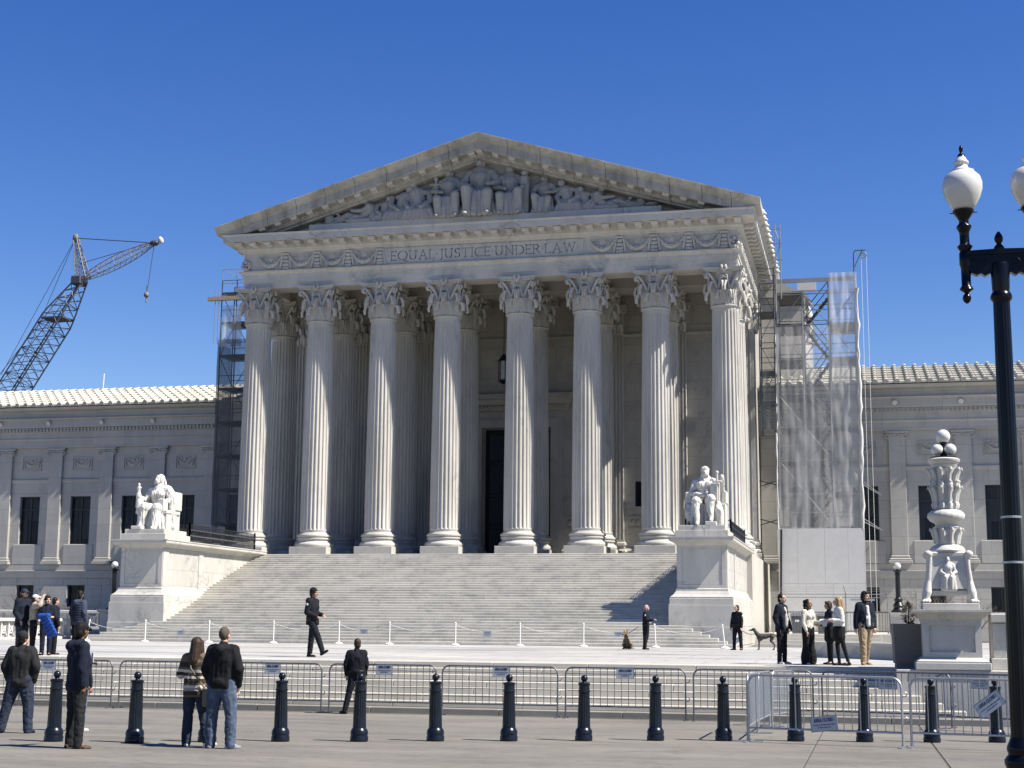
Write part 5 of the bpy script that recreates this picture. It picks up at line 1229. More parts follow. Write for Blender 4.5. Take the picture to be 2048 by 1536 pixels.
for s_ in (-1, 1):
    gx = LX + s_ * dl
    MB().lathe([(.012, 5.18), (.036, 5.205), (.046, 5.235), (.036, 5.27), (.02, 5.285), (.03, 5.30), (.072, 5.33), (.06, 5.355), (.048, 5.37), (.05, 5.56), (.062, 5.60), (.062, 5.72), (.05, 5.745), (.072, 5.775), (.082, 5.795), (.058, 5.815), (.05, 5.83), (.05, 5.93), (.056, 5.96), (.078, 6.0), (.076, 6.02), (.052, 6.045), (.05, 6.08), (.088, 6.14), (.108, 6.165), (.11, 6.19), (.09, 6.20)], (gx, LY, 0), 28).build('arm_post', 'lamp_paint', lamp, 40)
    MB().lathe([(.098, 6.195), (.13, 6.24), (.178, 6.33), (.205, 6.42), (.206, 6.49), (.186, 6.555), (.142, 6.60), (.128, 6.612), (.128, 6.625), (.10, 6.632), (.068, 6.66), (.060, 6.69), (.076, 6.705), (.076, 6.725), (.058, 6.745), (.04, 6.785), (.03, 6.80)], (gx, LY, 0), 40).build('globe', 'opal_glass', lamp, 60)
    MB().lathe([(.045, 6.775), (.035, 6.805), (.018, 6.82), (.012, 6.83), (.02, 6.85), (.022, 6.875), (.012, 6.905), (.004, 6.91)], (gx, LY, 0), 16).build('globe_finial', 'lamp_paint', lamp, 50)
    MB().bar((gx - .14, LY, 6.165), (gx + .14, LY, 6.165), .006, 6).build('set_screw', 'lamp_paint', lamp)

# ================================================================= marble lamp on its pedestal, planter, bench
def mlamp():
    cx, cy = 22.76, -45.45
    root = tag(empty('lamp_pedestal', (0, 0, 0)), 'panelled marble pedestal under the three-globe lamp at right', 'pedestal')
    fx0, fx1, fy0, fy1 = cx - .64, cx + .64, cy - .64, cy + .64
    MB().cbox(cx - 1.25, cx + 4.6, fy0 - .12, cy + 2.4, -.5, .855, .015).build('wall', 'marble_cheek', root)
    MB().cbox(cx - .82, cx + .82, cy - .80, cy + .82, .857, 1.02, .015).build('base', 'marble_cheek', root)
    pth = [(fx0, fy1), (fx0, fy0), (fx1, fy0), (fx1, fy1)]
    cl = [(fx0, fy1), (fx0, fy0), (fx1, fy0), (fx1, fy1)]
    MB().molding([(-.1, 1.02), (.15, 1.021), (.15, 1.05), (.08, 1.09), (.02, 1.13), (-.1, 1.131)], cl, True).build('base_moulding', 'marble_cheek', root)
    MB().box(fx0 + .03, fx1 - .03, fy0 + .05, fy1 - .03, 1.12, 1.96).build('die', 'marble_cheek', root)
    f = MB().box(fx0, fx0 + .14, fy0, fy0 + .08, 1.12, 1.96).box(fx1 - .14, fx1, fy0, fy0 + .08, 1.12, 1.96).box(fx0 + .14, fx1 - .14, fy0, fy0 + .08, 1.12, 1.25).box(fx0 + .14, fx1 - .14, fy0, fy0 + .08, 1.84, 1.96)
    f.box(fx0, fx0 + .04, fy0 + .08, fy1, 1.12, 1.96).box(fx1 - .04, fx1, fy0 + .08, fy1, 1.12, 1.96); f.build('panel_frame', 'marble_cheek', root)
    MB().molding([(-.1, 1.95), (.02, 1.955), (.03, 2.0), (.08, 2.03), (.10, 2.08), (.20, 2.12), (.23, 2.15), (.23, 2.20), (-.1, 2.21)], cl, True).build('cornice', 'marble_cheek', root)
    MB().cbox(cx - .62, cx + .62, cy - .62, cy + .62, 2.205, 2.345, .012).build('cap', 'marble_cheek', root)
    bal = tag(empty('terrace_parapet', (0, 0, 0)), 'panelled marble parapet wall running right from the lamp pedestal', 'parapet')
    x0 = cx + .86
    MB().cbox(x0, x0 + 3.6, cy - .36, cy + .36, .857, 1.12, .015).build('base', 'marble_cheek', bal)
    MB().box(x0, x0 + 3.6, cy - .20, cy + .25, 1.12, 1.92).build('wall', 'marble_cheek', bal)
    for k in range(6): MB().cbox(x0 + .05 + .62 * k, x0 + .33 + .62 * k, cy - .27, cy - .2, 1.122, 1.90, .01).build('pier', 'marble_cheek', bal)
    MB().cbox(x0, x0 + 3.6, cy - .36, cy + .34, 1.922, 2.12, .02).build('coping', 'marble_cheek', bal)
    # the lamp itself
    L = tag(empty('marble_lamp', (0, 0, 0)), 'carved marble lamp standard with three white globes on clawed feet', 'lamp')
    z0 = 2.345
    b = MB(); b.frustum(cx - .49, cx + .49, cy - .40, cy + .40, z0 + .33, z0 + 1.10, .07).cbox(cx - .40, cx + .40, cy - .36, cy + .36, z0 + 1.06, z0 + 1.18, .03).cbox(cx - .42, cx + .42, cy - .38, cy + .38, z0 + .18, z0 + .30, .02).cbox(cx - .36, cx + .36, cy - .30, cy + .30, z0 + .30, z0 + .335, .01)
    b.build('body', 'marble_white', L)
    for sx in (-1, 1):
        for sy in (-1, 1):
            F = Fig(); X, Y = cx + sx * .43, cy + sy * .37
            F.chain([(X - sx * .02, Y - sy * .02, z0 + 1.12), (X + sx * .0, Y, z0 + .80), (X + sx * .03, Y, z0 + .50), (X + sx * .06, Y + sy * .05, z0 + .24), (X + sx * .10, Y + sy * .09, z0 + .07)], [.060, .052, .062, .10, .065])
            for k in (-1, 0, 1): F.cap((X + sx * .08 + k * .05, Y + sy * .10, z0 + .06), (X + sx * .11 + k * .06, Y + sy * .20, z0 + .04), .045, .035)
            F.ball((X + sx * .02, Y, z0 + 1.12), (.10, .08, .09)); F.fuse('leg', 'marble_white', L, .016, 1)
    F = Fig(); q = (cx - .02, cy - .37, z0 + .30); P = seated(F, q, .46, 0); F.cap(P(-.3, .1, .05), P(.3, .1, .05), .04)
    for i in range(5): F.chain([P(-.24 + .12 * i, -.14, .66), P(-.28 + .14 * i, -.16, .05)], [.05, .058])
    F.chain([P(-.25, .1, 1.22), P(-.36, .0, .9), P(-.15, -.2, .75)], [.06, .05, .035]); F.chain([P(.25, .1, 1.22), P(.36, .0, .9), P(.15, -.2, .75)], [.06, .05, .035])
    for s_ in (-1, 1): F.chain([P(s_ * .1, .0, .58), P(s_ * .14, -.24, .62), P(s_ * .14, -.22, .05)], [.075, .055, .045])
    F.cap(P(-.36, .1, .1), P(-.36, .1, 1.3), .025); F.cap(P(.36, .1, .1), P(.36, .1, 1.0), .025); F.fuse('relief', 'marble_white', L, .012, 1)
    zz = z0 + 1.18
    MB().lathe([(.40, 0), (.41, .04), (.36, .12), (.24, .18), (.22, .20)], (cx, cy, zz), 36).build('dome', 'marble_white', L, 45)
    def cup(z, r0, r1, h, nl, name='leaf_cup'):
        m_ = MB().lathe([(r0 * .98, 0), (r0, .02), (r0 * 1.02, h * .5), (r1 * .86, h), (r1 * .5, h + .005)], (cx, cy, z), 28)
        for k in range(nl):
            a = 2 * PI * k / nl; ca, sa = math.cos(a), math.sin(a)
            m_.tube([(cx + ca * rr, cy + sa * rr, z + zz_) for rr, zz_ in ((r0 * 1.0, .02), (r0 * 1.08, h * .5), (r1 * 1.0, h * .9), (r1 * 1.16, h * .98), (r1 * 1.2, h * .86))], [r0 * .20, r0 * .23, r0 * .20, r0 * .15, r0 * .06], 6)
        m_.build(name, 'marble_white', L, 50)
    cup(zz + .18, .25, .32, .36, 10)
    MB().lathe([(.25, 0), (.27, .03), (.24, .08), (.26, .12), (.36, .18), (.41, .26), (.40, .34), (.33, .41), (.24, .44), (.22, .46)], (cx, cy, zz + .55), 48, lambda a, z: 1 + .045 * abs(math.sin(9 * a))).build('gadroon', 'marble_white', L, 45)
    cup(zz + 1.0, .25, .24, .20, 10); cup(zz + 1.16, .25, .33, .36, 10); cup(zz + 1.5, .27, .29, .14, 10); cup(zz + 1.62, .26, .34, .32, 10)
    MB().lathe([(.24, 0), (.27, .04), (.30, .10), (.29, .12), (.33, .15), (.36, .20), (.365, .24), (.33, .26), (.30, .27)], (cx, cy, zz + 1.92), 40).build('rim', 'marble_white', L, 40)
    zt = zz + 2.19
    MB().lathe([(.30, 0), (.30, .03), (.10, .05), (.07, .10), (.055, .32), (.09, .36), (.09, .38)], (cx, cy, zt), 24).build('fitting', 'black_iron', L, 40)
    MB().ball((cx, cy, zt + .52), .165, 24, 16).build('globe', 'opal_glass', L, 80)
    for a in (205, 335, 90): MB().ball((cx + .165 * math.cos(R(a)), cy + .165 * math.sin(R(a)), zt + .20), .138, 24, 16).build('globe', 'opal_glass', L, 80)
mlamp()
pt = tag(empty('planter', (21.82, -44.75, PZ), R(4)), 'dark grey square planter holding a dead conifer, beside the marble pedestal', 'planter')
q = MB().frustum(-.29, .29, -.29, .29, .0, .10, .0).frustum(-.32, .32, -.32, .32, .10, 1.02, -.035)
q.frustum(-.31, .31, -.31, .31, .9, .96, 0).build('box', 'planter', pt); MB().box(-.33, .33, -.33, .33, .97, 1.0).build('soil', 'soil', pt)
tw = MB(); rt = random.Random(9)
for k in range(420):
    a = rt.uniform(0, 2 * PI); z = rt.uniform(.0, .52); rr = .15 * math.sin(PI * min(1, z / .52 * .9 + .12)) * rt.uniform(.3, 1)
    c = Vector((.04 + rr * math.cos(a), rr * math.sin(a), 1.0 + z)); d = Vector((math.cos(a) * rt.uniform(.2, 1), math.sin(a) * rt.uniform(.2, 1), rt.uniform(-.4, .9))).normalized() * rt.uniform(.05, .10)
    sd = d.orthogonal().normalized() * .009; tw.add([c - sd, c + sd, c + d + sd * .3, c + d - sd * .3], [(0, 1, 2, 3)])
tag(tw.build('foliage', 'evergreen', pt), kind='stuff'); MB().bar((.03, 0, 1.0), (.05, 0, 1.5), .015, 6).build('stem', 'bark', pt)

bn = tag(empty('marble_bench', (0, 0, 0)), 'long low marble bench behind the chatting group', 'bench')
cs_ = [(19.05, -34.2), (19.9, -34.7), (20.8, -35.5), (21.6, -36.6), (22.3, -38.0), (22.8, -39.6)]
MB().molding([(-.34, 1.22), (.12, 1.221), (.15, 1.25), (.15, 1.33), (-.36, 1.335)], cs_).build('seat', 'marble_cheek', bn)
MB().molding([(-.30, PZ), (.03, PZ), (.03, 1.22), (-.30, 1.22)], cs_).build('base', 'marble_cheek', bn)

# ================================================================= small iron lamps, balustrades, terrace things
def iron_lamp(x, y, zb, h, lab):
    r_ = tag(empty('iron_lamp', (x, y, zb)), lab, 'lamp', 'iron single-globe lamps')
    MB().lathe([(.34, 0), (.36, .06), (.28, .12), (.22, .22), (.26, .32), (.20, .42), (.15, .50), (.20, .56), (.20, .62), (.13, .68), (.12, .72)], n=16).build('base', 'black_iron', r_, 40)
    MB().lathe([(.12, .70), (.115, h - .34), (.14, h - .32), (.14, h - .28), (.11, h - .26), (.16, h - .20), (.20, h - .16), (.20, h - .13), (.08, h - .12), (.08, h - .06)], n=32, wob=lambda a, z: 1 - (.06 * (1 - abs(math.cos(6 * a)) ** .6) if .75 < z < h - .36 else 0)).build('column', 'black_iron', r_, 40)
    MB().ball((0, 0, h + .08), .175, 20, 14).build('globe', 'opal_glass', r_, 80)
def block(x, y, z0, z1, w, lab, name='lamp_block'):
    r_ = tag(empty(name, (x, y, z0)), lab, 'pedestal', 'small marble lamp pedestals')
    h = z1 - z0
    MB().cbox(-w, w, -w, w, 0, .2, .02).build('base', 'marble', r_); MB().box(-w * .86, w * .86, -w * .86, w * .86, .2, h - .2).build('die', 'marble', r_); MB().frustum(-w * .86, w * .86, -w * .86, w * .86, h - .2, h - .08, -w * .2).box(-w * 1.08, w * 1.08, -w * 1.08, w * 1.08, h - .08, h).build('cap', 'marble', r_)
block(-17.3, -9.8, PZ, 2.35, .55, 'small marble pedestal under the iron lamp, left of the stairs'); iron_lamp(-17.3, -9.8, 2.35, 2.25, 'black iron lamp with one white globe, left of the left stair pedestal')
block(22.45, -8, PZ, 2.46, .46, 'small marble pedestal under the iron lamp, left of the planter'); iron_lamp(22.45, -8, 2.46, 2.1, 'black iron lamp with one white globe, above the planter at right')

def balustrade(p, q, z0, lab):
    p = Vector((*p, 0)); q = Vector((*q, 0)); L = (q - p).length; a = math.atan2(q.y - p.y, q.x - p.x)
    r_ = tag(empty('balustrade', (p.x, p.y, z0), a), lab, 'balustrade', 'pierced marble balustrades left of the stairs')
    MB().cbox(0, L, -.17, .17, 0, .14, .015).build('base', 'marble_white', r_); MB().cbox(-.04, L + .04, -.2, .2, .86, 1.02, .03).build('coping', 'marble_white', r_)
    n = int(L / .62)
    slab_ = MB()
    slab_.box(-.05, .05, -.10, .10, .14, .86)
    me1 = slab_.mesh('upright', 'marble_white')
    x_ = MB()
    for (x0, zz0, x1, zz1) in ((.05, .2, .57, .80), (.05, .80, .57, .2)): x_.bar((x0, 0, zz0), (x1, 0, zz1), .045, 6)
    x_.tube([(.31 + .15 * math.cos(t), 0, .5 + .19 * math.sin(t)) for t in np.linspace(0, 2 * PI, 13)[:-1]], .035, 6, True)
    me2 = x_.mesh('pierced_panel', 'marble_white')
    for i in range(n + 1): obj('upright', me1, r_, (L * i / n, 0, 0))
    for i in range(n): obj('pierced_panel', me2, r_, (L * i / n, 0, 0))
balustrade((-18.2, -30), (-18.2, -12.6), PZ, 'sunlit pierced marble balustrade behind the group at far left')
balustrade((-27, -6.5), (-16.0, -6.5), PZ + .45, 'shaded pierced marble balustrade along the foot of the left wing')
fr_ = tag(empty('panel_fence', (-15.4, -13.5, PZ), R(95)), 'short light metal fence panel at the end of the left balustrade', 'fence')
MB().tube(rounded_frame(1.3, 1.05, 0, .12), .022, 8).build('frame', 'galvanised', fr_, 50)
for i in range(1, 10): MB().bar((1.3 * i / 10, 0, .15), (1.3 * i / 10, 0, 1.03), .01, 5).build('bar', 'galvanised', fr_)

# terrace right of the stairs: a few steps, fence, bins
ts = tag(MB().box(16.0, 24, -11.2, 14.4, .5, PZ + .58).build('terrace', 'marble_low_step'), kind='structure')
for i in range(4): MB().cbox(16.0, 21.6, -12.75 + .38 * i, -11.1, PZ + .145 * i + .004, PZ + .145 * (i + 1), .01).build('step', 'marble_low_step', ts)
ZT = PZ + .58
for i, (x, lab) in enumerate(((17.75, 'grey litter bin behind the man in the open navy jacket'), (18.95, 'grey litter bin seen between the two women'), (19.62, 'grey litter bin mostly hidden by the blonde woman'))):
    r_ = tag(empty('litter_bin', (x, -9.2, ZT + .52), R(6)), lab, 'bin', 'litter bins on the terrace')
    MB().frustum(-.21, .21, -.21, .21, -.52, .30, -.05).build('body', 'bin_plastic', r_); MB().frustum(-.29, .29, -.29, .29, .30, .44, .08).build('lid', 'bin_plastic', r_); MB().box(-.10, .10, -.25, -.235, .02, .18).build('label_plate', 'white_paint', r_)
def rail_fence(x0, x1, y, z0, h, lab):
    r_ = tag(empty('rail_fence', (x0, y, z0)), lab, 'fence', 'low rail fences on the terrace'); L = x1 - x0
    MB().tube(rounded_frame(L, h, 0, .08), .022, 8).build('frame', 'dark_steel', r_, 50); MB().bar((0, 0, .12), (L, 0, .12), .018, 6).build('rail', 'dark_steel', r_)
    me = MB().bar((0, 0, .12), (0, 0, h), .009, 5).mesh('bar', 'dark_steel')
    for i in range(1, int(L / .13)): obj('bar', me, r_, (i * .13, 0, 0))
rail_fence(17.0, 19.9, -10.2, ZT, 1.0, 'low rail fence behind the two women'); rail_fence(19.98, 22.0, -10.2, ZT, 1.0, 'low rail fence between the man in khaki trousers and the planter')
gp = tag(empty('site_fence', (0, 0, 0)), 'tall wire site fence across the foot of the hoarding', 'fence')
for x in (16.4, 19.98, 22.0, 23.4): MB().bar((x, -4.5, ZT), (x, -4.5, 3.45), .035, 8).bar((x, -4.5, 3.42), (x - .10, -4.75, 3.80), .02, 6).build('post', 'scaffold_steel', gp)
for z in (3.38, 3.22, 1.6): MB().bar((16.4, -4.5, z), (23.4, -4.5, z), .02, 6).build('rail', 'scaffold_steel', gp)
for z in (3.52, 3.62, 3.72): MB().bar((16.4, -4.5 - (z - 3.42) * .66, z), (23.4, -4.5 - (z - 3.42) * .66, z + .02), .006, 4).build('wire', 'scaffold_steel', gp)
gt_ = MB().box(20.2, 21.4, -4.56, -4.52, 3.06, 3.16).box(20.3, 20.55, -4.56, -4.52, 2.2, 2.5); gt_.build('notice_plate', 'sign_face', gp)

# ================================================================= scaffolds
def scaffold(root, xs, ys, zs, mt, r=.05, braces=True):
    for x in xs:
        for y in ys: MB().bar((x, y, zs[0]), (x, y, zs[-1] + .9), r, 6).build('standard', mt, root)
    for z in zs[1:]:
        for y in ys:
            MB().bar((xs[0], y, z), (xs[-1], y, z), r * .8, 5).build('ledger', mt, root); MB().bar((xs[0], y, z + .9), (xs[-1], y, z + .9), r * .6, 5).build('guard_rail', mt, root)
        for x in xs: MB().bar((x, ys[0], z), (x, ys[-1], z), r * .8, 5).build('transom', mt, root)
    if braces:
        for k in range(len(zs) - 1):
            for i in range(len(xs) - 1):
                a, b_ = (xs[i], xs[i + 1]) if (k + i) % 2 else (xs[i + 1], xs[i]); MB().bar((a, ys[0], zs[k]), (b_, ys[0], zs[k + 1]), r * .6, 5).build('brace', mt, root)
            MB().bar((xs[-1], ys[0], zs[k]), (xs[-1], ys[-1], zs[k + 1]), r * .6, 5).build('brace', mt, root)
def wavy(mb, fn, nu, nv, amp, seed):
    vs = []
    for j in range(nv + 1):
        for i in range(nu + 1):
            p, n = fn(i / nu, j / nv); d = mnoise.noise((i * .45 + seed, j * .07, seed)) * amp + mnoise.noise((i * .2 + seed, j * .13, seed + 4)) * amp * .7; vs.append(Vector(p) + Vector(n) * d)
    return mb.add(vs, [(j * (nu + 1) + i, j * (nu + 1) + i + 1, (j + 1) * (nu + 1) + i + 1, (j + 1) * (nu + 1) + i) for j in range(nv) for i in range(nu)])
sr = tag(empty('scaffold_tower', (18.5, 8, ZT)), 'tall stair scaffold wrapped in white sheeting right of the portico', 'scaffold', 'scaffold towers beside the portico'); sr.location = (0, 0, 0)
XS_, YS_ = [16.2, 17.75, 19.3, 20.85], [8.1, 9.9, 11.4]
ZS_ = [ZT, 3.6, 5.6, 7.5, 9.5, 11.5, 13.5, 15.5, 17.6, 19.7, 21.6]
scaffold(sr, XS_, YS_[:1] + YS_[2:], ZS_, 'scaffold_steel')
for z in ZS_[3:]: MB().box(16.25, 17.7, 8.1, 11.4, z + .04, z + .10).build('deck', 'scaffold_dark', sr)
for z in ZS_[3:-1]: MB().box(19.35, 20.8, 8.2, 11.3, z + .04, z + .10).build('deck', 'scaffold_dark', sr)
for k in range(3, 10):       # zig-zag stair flights
    z0_, z1_ = ZS_[k], ZS_[k + 1]; d = 1 if k % 2 else -1; xa, xb = (17.75, 19.3) if d > 0 else (19.3, 17.75); yy = 8.5 + (.7 if d > 0 else 0)
    st = MB().bar((xa, yy, z0_), (xb, yy, z1_), .05, 5).bar((xa, yy + .6, z0_), (xb, yy + .6, z1_), .05, 5)
    for t in np.linspace(.1, .95, 8): st.box(xa + (xb - xa) * t - .13, xa + (xb - xa) * t + .13, yy, yy + .6, z0_ + (z1_ - z0_) * t - .02, z0_ + (z1_ - z0_) * t + .02)
    for hz in (.5, 1.0): st.bar((xa, yy, z0_ + hz), (xb, yy, z1_ + hz), .03, 5)
    st.build('stair_flight', 'scaffold_dark', sr)
for (a, b_, za, zb) in ((16.05, 17.15, 4.25, 7.45), (17.16, 18.72, 4.25, 7.45), (18.73, 20.05, 4.25, 7.45), (20.06, 20.98, 4.25, 7.45), (16.05, 17.6, ZT, 4.24), (17.61, 19.15, ZT, 4.24), (19.16, 20.4, ZT, 4.24), (20.41, 20.98, ZT, 4.24)):
    MB().cbox(a, b_, 7.86, 7.90, za, zb, .006).build('hoarding_panel', 'hoarding', sr)
MB().cbox(20.99, 21.03, 7.86, 11.5, ZT, 7.45, .006).build('hoarding_panel', 'hoarding', sr)
wavy(MB(), lambda u, v: ((16.12 + 3.2 * u, 7.95, 7.4 + 12.2 * v), (0, 1, 0)), 30, 90, .05, 1.0).build('sheeting', 'poly_sheet', sr, 60)
wavy(MB(), lambda u, v: ((19.32 + 1.6 * u, 7.95, 7.4 + 15.4 * v), (0, 1, 0)), 16, 110, .07, 5.0).build('sheeting', 'poly_sheet', sr, 60)
wavy(MB(), lambda u, v: ((20.95, 7.95 + 3.5 * u, 7.4 + 15.4 * v), (1, 0, 0)), 18, 90, .05, 9.0).build('sheeting', 'poly_sheet', sr, 60)
wr = random.Random(4)
MB().tube([(20.98 + wr.uniform(-.05, .05), 7.93 + wr.uniform(-.04, .04), 7.4 + i * .45) for i in range(33)], [.07 + wr.uniform(-.02, .05) for i in range(33)], 7).build('sheet_roll', 'hoarding', sr, 60)
MB().tube([(16.08 + wr.uniform(-.03, .03), 7.93, 7.4 + i * .45) for i in range(27)], [.04 + wr.uniform(-.01, .03) for i in range(27)], 6).build('sheet_roll', 'hoarding', sr, 60)
MB().tube([(18.0 + wr.uniform(-.08, .12) , 10.4, 19.0 + i * .3) for i in range(10)], [.08 + wr.uniform(0, .2) for i in range(10)], 7).build('hanging_sheet', 'hoarding', sr, 60)
MB().box(15.6, 20.9, 8.0, 8.1, 22.30, 22.55).build('beam', 'scaffold_steel', sr); MB().box(17.5, 18.6, 7.7, 8.2, 21.75, 22.2).build('hoist_box', 'hoarding', sr)
MB().tube([(20.85, 8.1, 21.6), (20.85, 8.1, 24.0), (20.95, 8.1, 24.15), (21.55, 8.1, 24.15)], .035, 6).bar((20.87, 8.1, 23.1), (21.35, 8.1, 24.12), .025, 5).build('hoist_arm', 'scaffold_dark', sr)
MB().tube([(21.45 + .16 * math.cos(t), 8.1, 23.85 + .16 * math.sin(t)) for t in np.linspace(0, 2 * PI, 17)[:-1]], .03, 6, True).bar((21.3, 8.1, 23.85), (21.6, 8.1, 23.85), .012, 5).bar((21.45, 8.1, 23.7), (21.45, 8.1, 24.0), .012, 5).build('pulley', 'scaffold_steel', sr)
for x in (21.30, 21.60): MB().bar((x, 8.1, ZT), (x, 8.1, 23.85), .011, 4).build('hoist_rope', 'white_paint', sr)
for z in (7.7, 10.0, 14.5):
    for dz in (0, .35): MB().bar((15.0, 8.3, z + dz), (16.2, 8.1, z + .35 - dz), .03, 5).build('wall_tie', 'scaffold_dark', sr)
for z in (7.9, 10.1):
    MB().bar((20.9, 8.3, z), (22.1, 14.3, z - .2), .03, 5).bar((20.9, 8.3, z + .2), (22.1, 14.3, z - .15), .03, 5).build('wall_tie', 'galvanised', sr)
MB().bar((16.1, 7.75, ZT), (16.25, 7.75, 7.4), .06, 6).build('cable', 'black_iron', sr)
# bare upper bays hugging the portico's side
s2 = tag(empty('cornice_scaffold', (0, 0, 0)), 'bare steel scaffold hung under the right side of the portico cornice', 'scaffold', 'scaffold towers beside the portico')
scaffold(s2, [15.25, 16.15], [6.6, 8.4], [13.0, 14.8, 16.6, 18.4, 20.2, 22.0], 'scaffold_dark', .035)
for z in (14.8, 16.6, 20.2): MB().box(15.25, 16.15, 6.6, 8.4, z + .04, z + .09).build('deck', 'scaffold_dark', s2)
wavy(MB(), lambda u, v: ((15.22 + .95 * u, 6.55, 13.2 + 3.6 * v), (0, 1, 0)), 8, 20, .08, 3.0).build('netting', 'debris_net', s2, 60)
for x in (16.3, 16.6): MB().bar((x, 6.5, 21), (x, 6.5, 25.6), .035, 6).build('standard', 'scaffold_steel', s2)
for z in (23.4, 24.4, 25.3): MB().bar((15.9, 6.5, z), (16.7, 6.5, z), .03, 5).build('ledger', 'scaffold_steel', s2)
MB().bar((16.3, 6.5, 23.4), (16.6, 6.5, 24.4), .025, 5).bar((16.3, 6.5, 25.3), (16.6, 6.5, 24.4), .025, 5).build('brace', 'scaffold_steel', s2)

sl_ = tag(empty('scaffold_tower', (0, 0, 0)), 'scaffold tower behind dark netting left of the portico', 'scaffold', 'scaffold towers beside the portico')
XL, YL = [-19.95, -18.9, -17.6], [8.0, 10.0]
ZL = [PZ, 4.0, 8.0, 10.2, 12.4, 14.6, 16.8, 19.0, 21.2, 23.2]
scaffold(sl_, XL, YL, ZL, 'scaffold_dark', .04)
for z in ZL[2:]: MB().box(-19.9, -17.6, 8.0, 10.0, z + .04, z + .10).build('deck', 'scaffold_dark', sl_)
wavy(MB(), lambda u, v: ((-20.05 + 2.4 * u, 7.85, 7.9 + 12.2 * v), (0, 1, 0)), 12, 50, .06, 2.0).build('netting', 'debris_net', sl_, 60)
wavy(MB(), lambda u, v: ((-20.05, 7.85 + 2.2 * u, 7.9 + 12.0 * v), (1, 0, 0)), 10, 50, .06, 6.0).build('netting', 'debris_net', sl_, 60)
wavy(MB(), lambda u, v: ((-19.95 + 1.5 * u, 7.84, 19.6 + 2.8 * v), (0, 1, 0)), 10, 14, .22, 8.0).build('netting', 'pale_net', sl_, 60)
for x in (-19.95, -18.9, -17.6): MB().bar((x, 8.0, 22), (x, 8.0, 24.9), .035, 6).build('standard', 'galvanised', sl_)
for z in (23.9, 24.85): MB().bar((-19.95, 8.0, z), (-17.6, 8.0, z), .03, 5).build('ledger', 'galvanised', sl_)
MB().bar((-19.9, 8.0, 24.8), (-18.3, 8.0, 23.95), .025, 5).build('brace', 'galvanised', sl_); MB().box(-20.9, -17.6, 7.8, 8.1, 22.75, 23.0).build('plank', 'timber', sl_)
for x in (-20.35, -20.1): MB().bar((x, 7.85, 19.8), (x, 7.85, 23.4), .025, 5).build('standard', 'galvanised', sl_)

MB().box(-17.6, 17.6, 16.2, 34, 16, 23.2).build('attic_block', 'marble_wall', court)
MB().extrude([(-17.9, 23.2), (17.9, 23.2), (14.0, 25.4), (-14.0, 25.4)], lambda u, v, w: (u, 16.0 + w, v), 18).build('attic_roof', 'marble_tile', court)

# ================================================================= crane far behind
crane = tag(empty('lattice_crane', (-100, 90, 0)), 'tall lattice boom crane rising behind the left wing', 'crane'); crane.location = (0, 0, 0)
def lattice(p, q, wa, wb, up, n, r, mt, name, rl=.5):
    p = Vector(p); q = Vector(q); d = (q - p).normalized(); u = Vector(up); u = (u - d * u.dot(d)).normalized(); s = d.cross(u)
    def corner(t, i):
        w = wa + (wb - wa) * t if not callable(wa) else wa(t)
        su, ss = ((1, 1), (1, -1), (-1, -1), (-1, 1))[i]; return p.lerp(q, t) + u * su * w / 2 + s * ss * w / 2
    sec = empty(name, (0, 0, 0)); sec.parent = crane
    ts = np.linspace(0, 1, n + 1)
    for i in range(4): MB().tube([corner(t, i) for t in ts], r, 6).build('chord', mt, sec)
    lc = MB()
    for k in range(n):
        for i in range(4):
            j = (i + 1) % 4; lc.bar(corner(ts[k], i), corner(ts[k + 1], j), r * rl, 4); lc.bar(corner(ts[k], j), corner(ts[k + 1], i), r * rl, 4)
            if k % 3 == 0: lc.bar(corner(ts[k], i), corner(ts[k], j), r * rl, 4)
    tag(lc.build('lacing', mt, sec), kind='stuff'); return sec
J = Vector((-79.9, 95.4, 47.0)); M_ = Vector((-81.3, 95.4, 52.7)); T = Vector((-70.2, 96.4, 51.7))
B0 = Vector((-97.0, 95.4, 20.0))
lattice(B0, J, lambda t: 2.9 if t < .80 else 2.9 - 1.9 * (t - .80) / .20, 0, (0, -1, .3), 24, .10, 'crane_dark', 'boom', .5)
lattice(J, M_, lambda t: 1.5 * (1 - t) + .5 * t, 0, (0, -1, 0), 9, .075, 'crane_grey', 'mast')
lattice(J, T, lambda t: .4 + .95 * math.sin(PI * min(1, t * 1.05)) ** .7, 0, (0, -1, 0), 13, .05, 'crane_grey', 'jib')
MB().tube([M_, T], .07, 5).build('pendant', 'crane_dark', crane); MB().tube([J + Vector((-.6, 0, 2.1)), T + Vector((-.3, 0, .1))], .05, 5).build('pendant', 'crane_dark', crane)
for dx in (-12.5, -9.5): MB().tube([M_, M_ + Vector((dx * .8, 0, -18.5))], .035, 4).build('stay', 'crane_dark', crane)
for dy in (.8, -.8): MB().tube([J + Vector((-1.0, dy, -.3)), B0 + Vector((-2.6, dy, 3.5))], .05, 4).build('stay', 'crane_grey', crane)
MB().cbox(J.x - 1.3, J.x + .2, J.y - 1, J.y + 1, J.z - .9, J.z + .3, .15).build('boom_head', 'crane_dark', crane); MB().ball((M_.x, M_.y, M_.z + .1), (.4, .4, .5), 8, 6).build('sheave', 'crane_grey', crane); MB().ball((T.x, T.y, T.z), (.7, .5, .4), 8, 6).build('sheave', 'crane_dark', crane)
MB().ball((T.x + .9, T.y, T.z + .35), (.35, .2, .55), 8, 6, Matrix.Rotation(R(-30), 3, 'Y')).build('tip_flag', 'white_paint', crane)
HK = Vector((-71.0, 96.4, 44.6)); MB().bar(T, HK, .045, 5).build('hoist_line', 'crane_dark', crane)
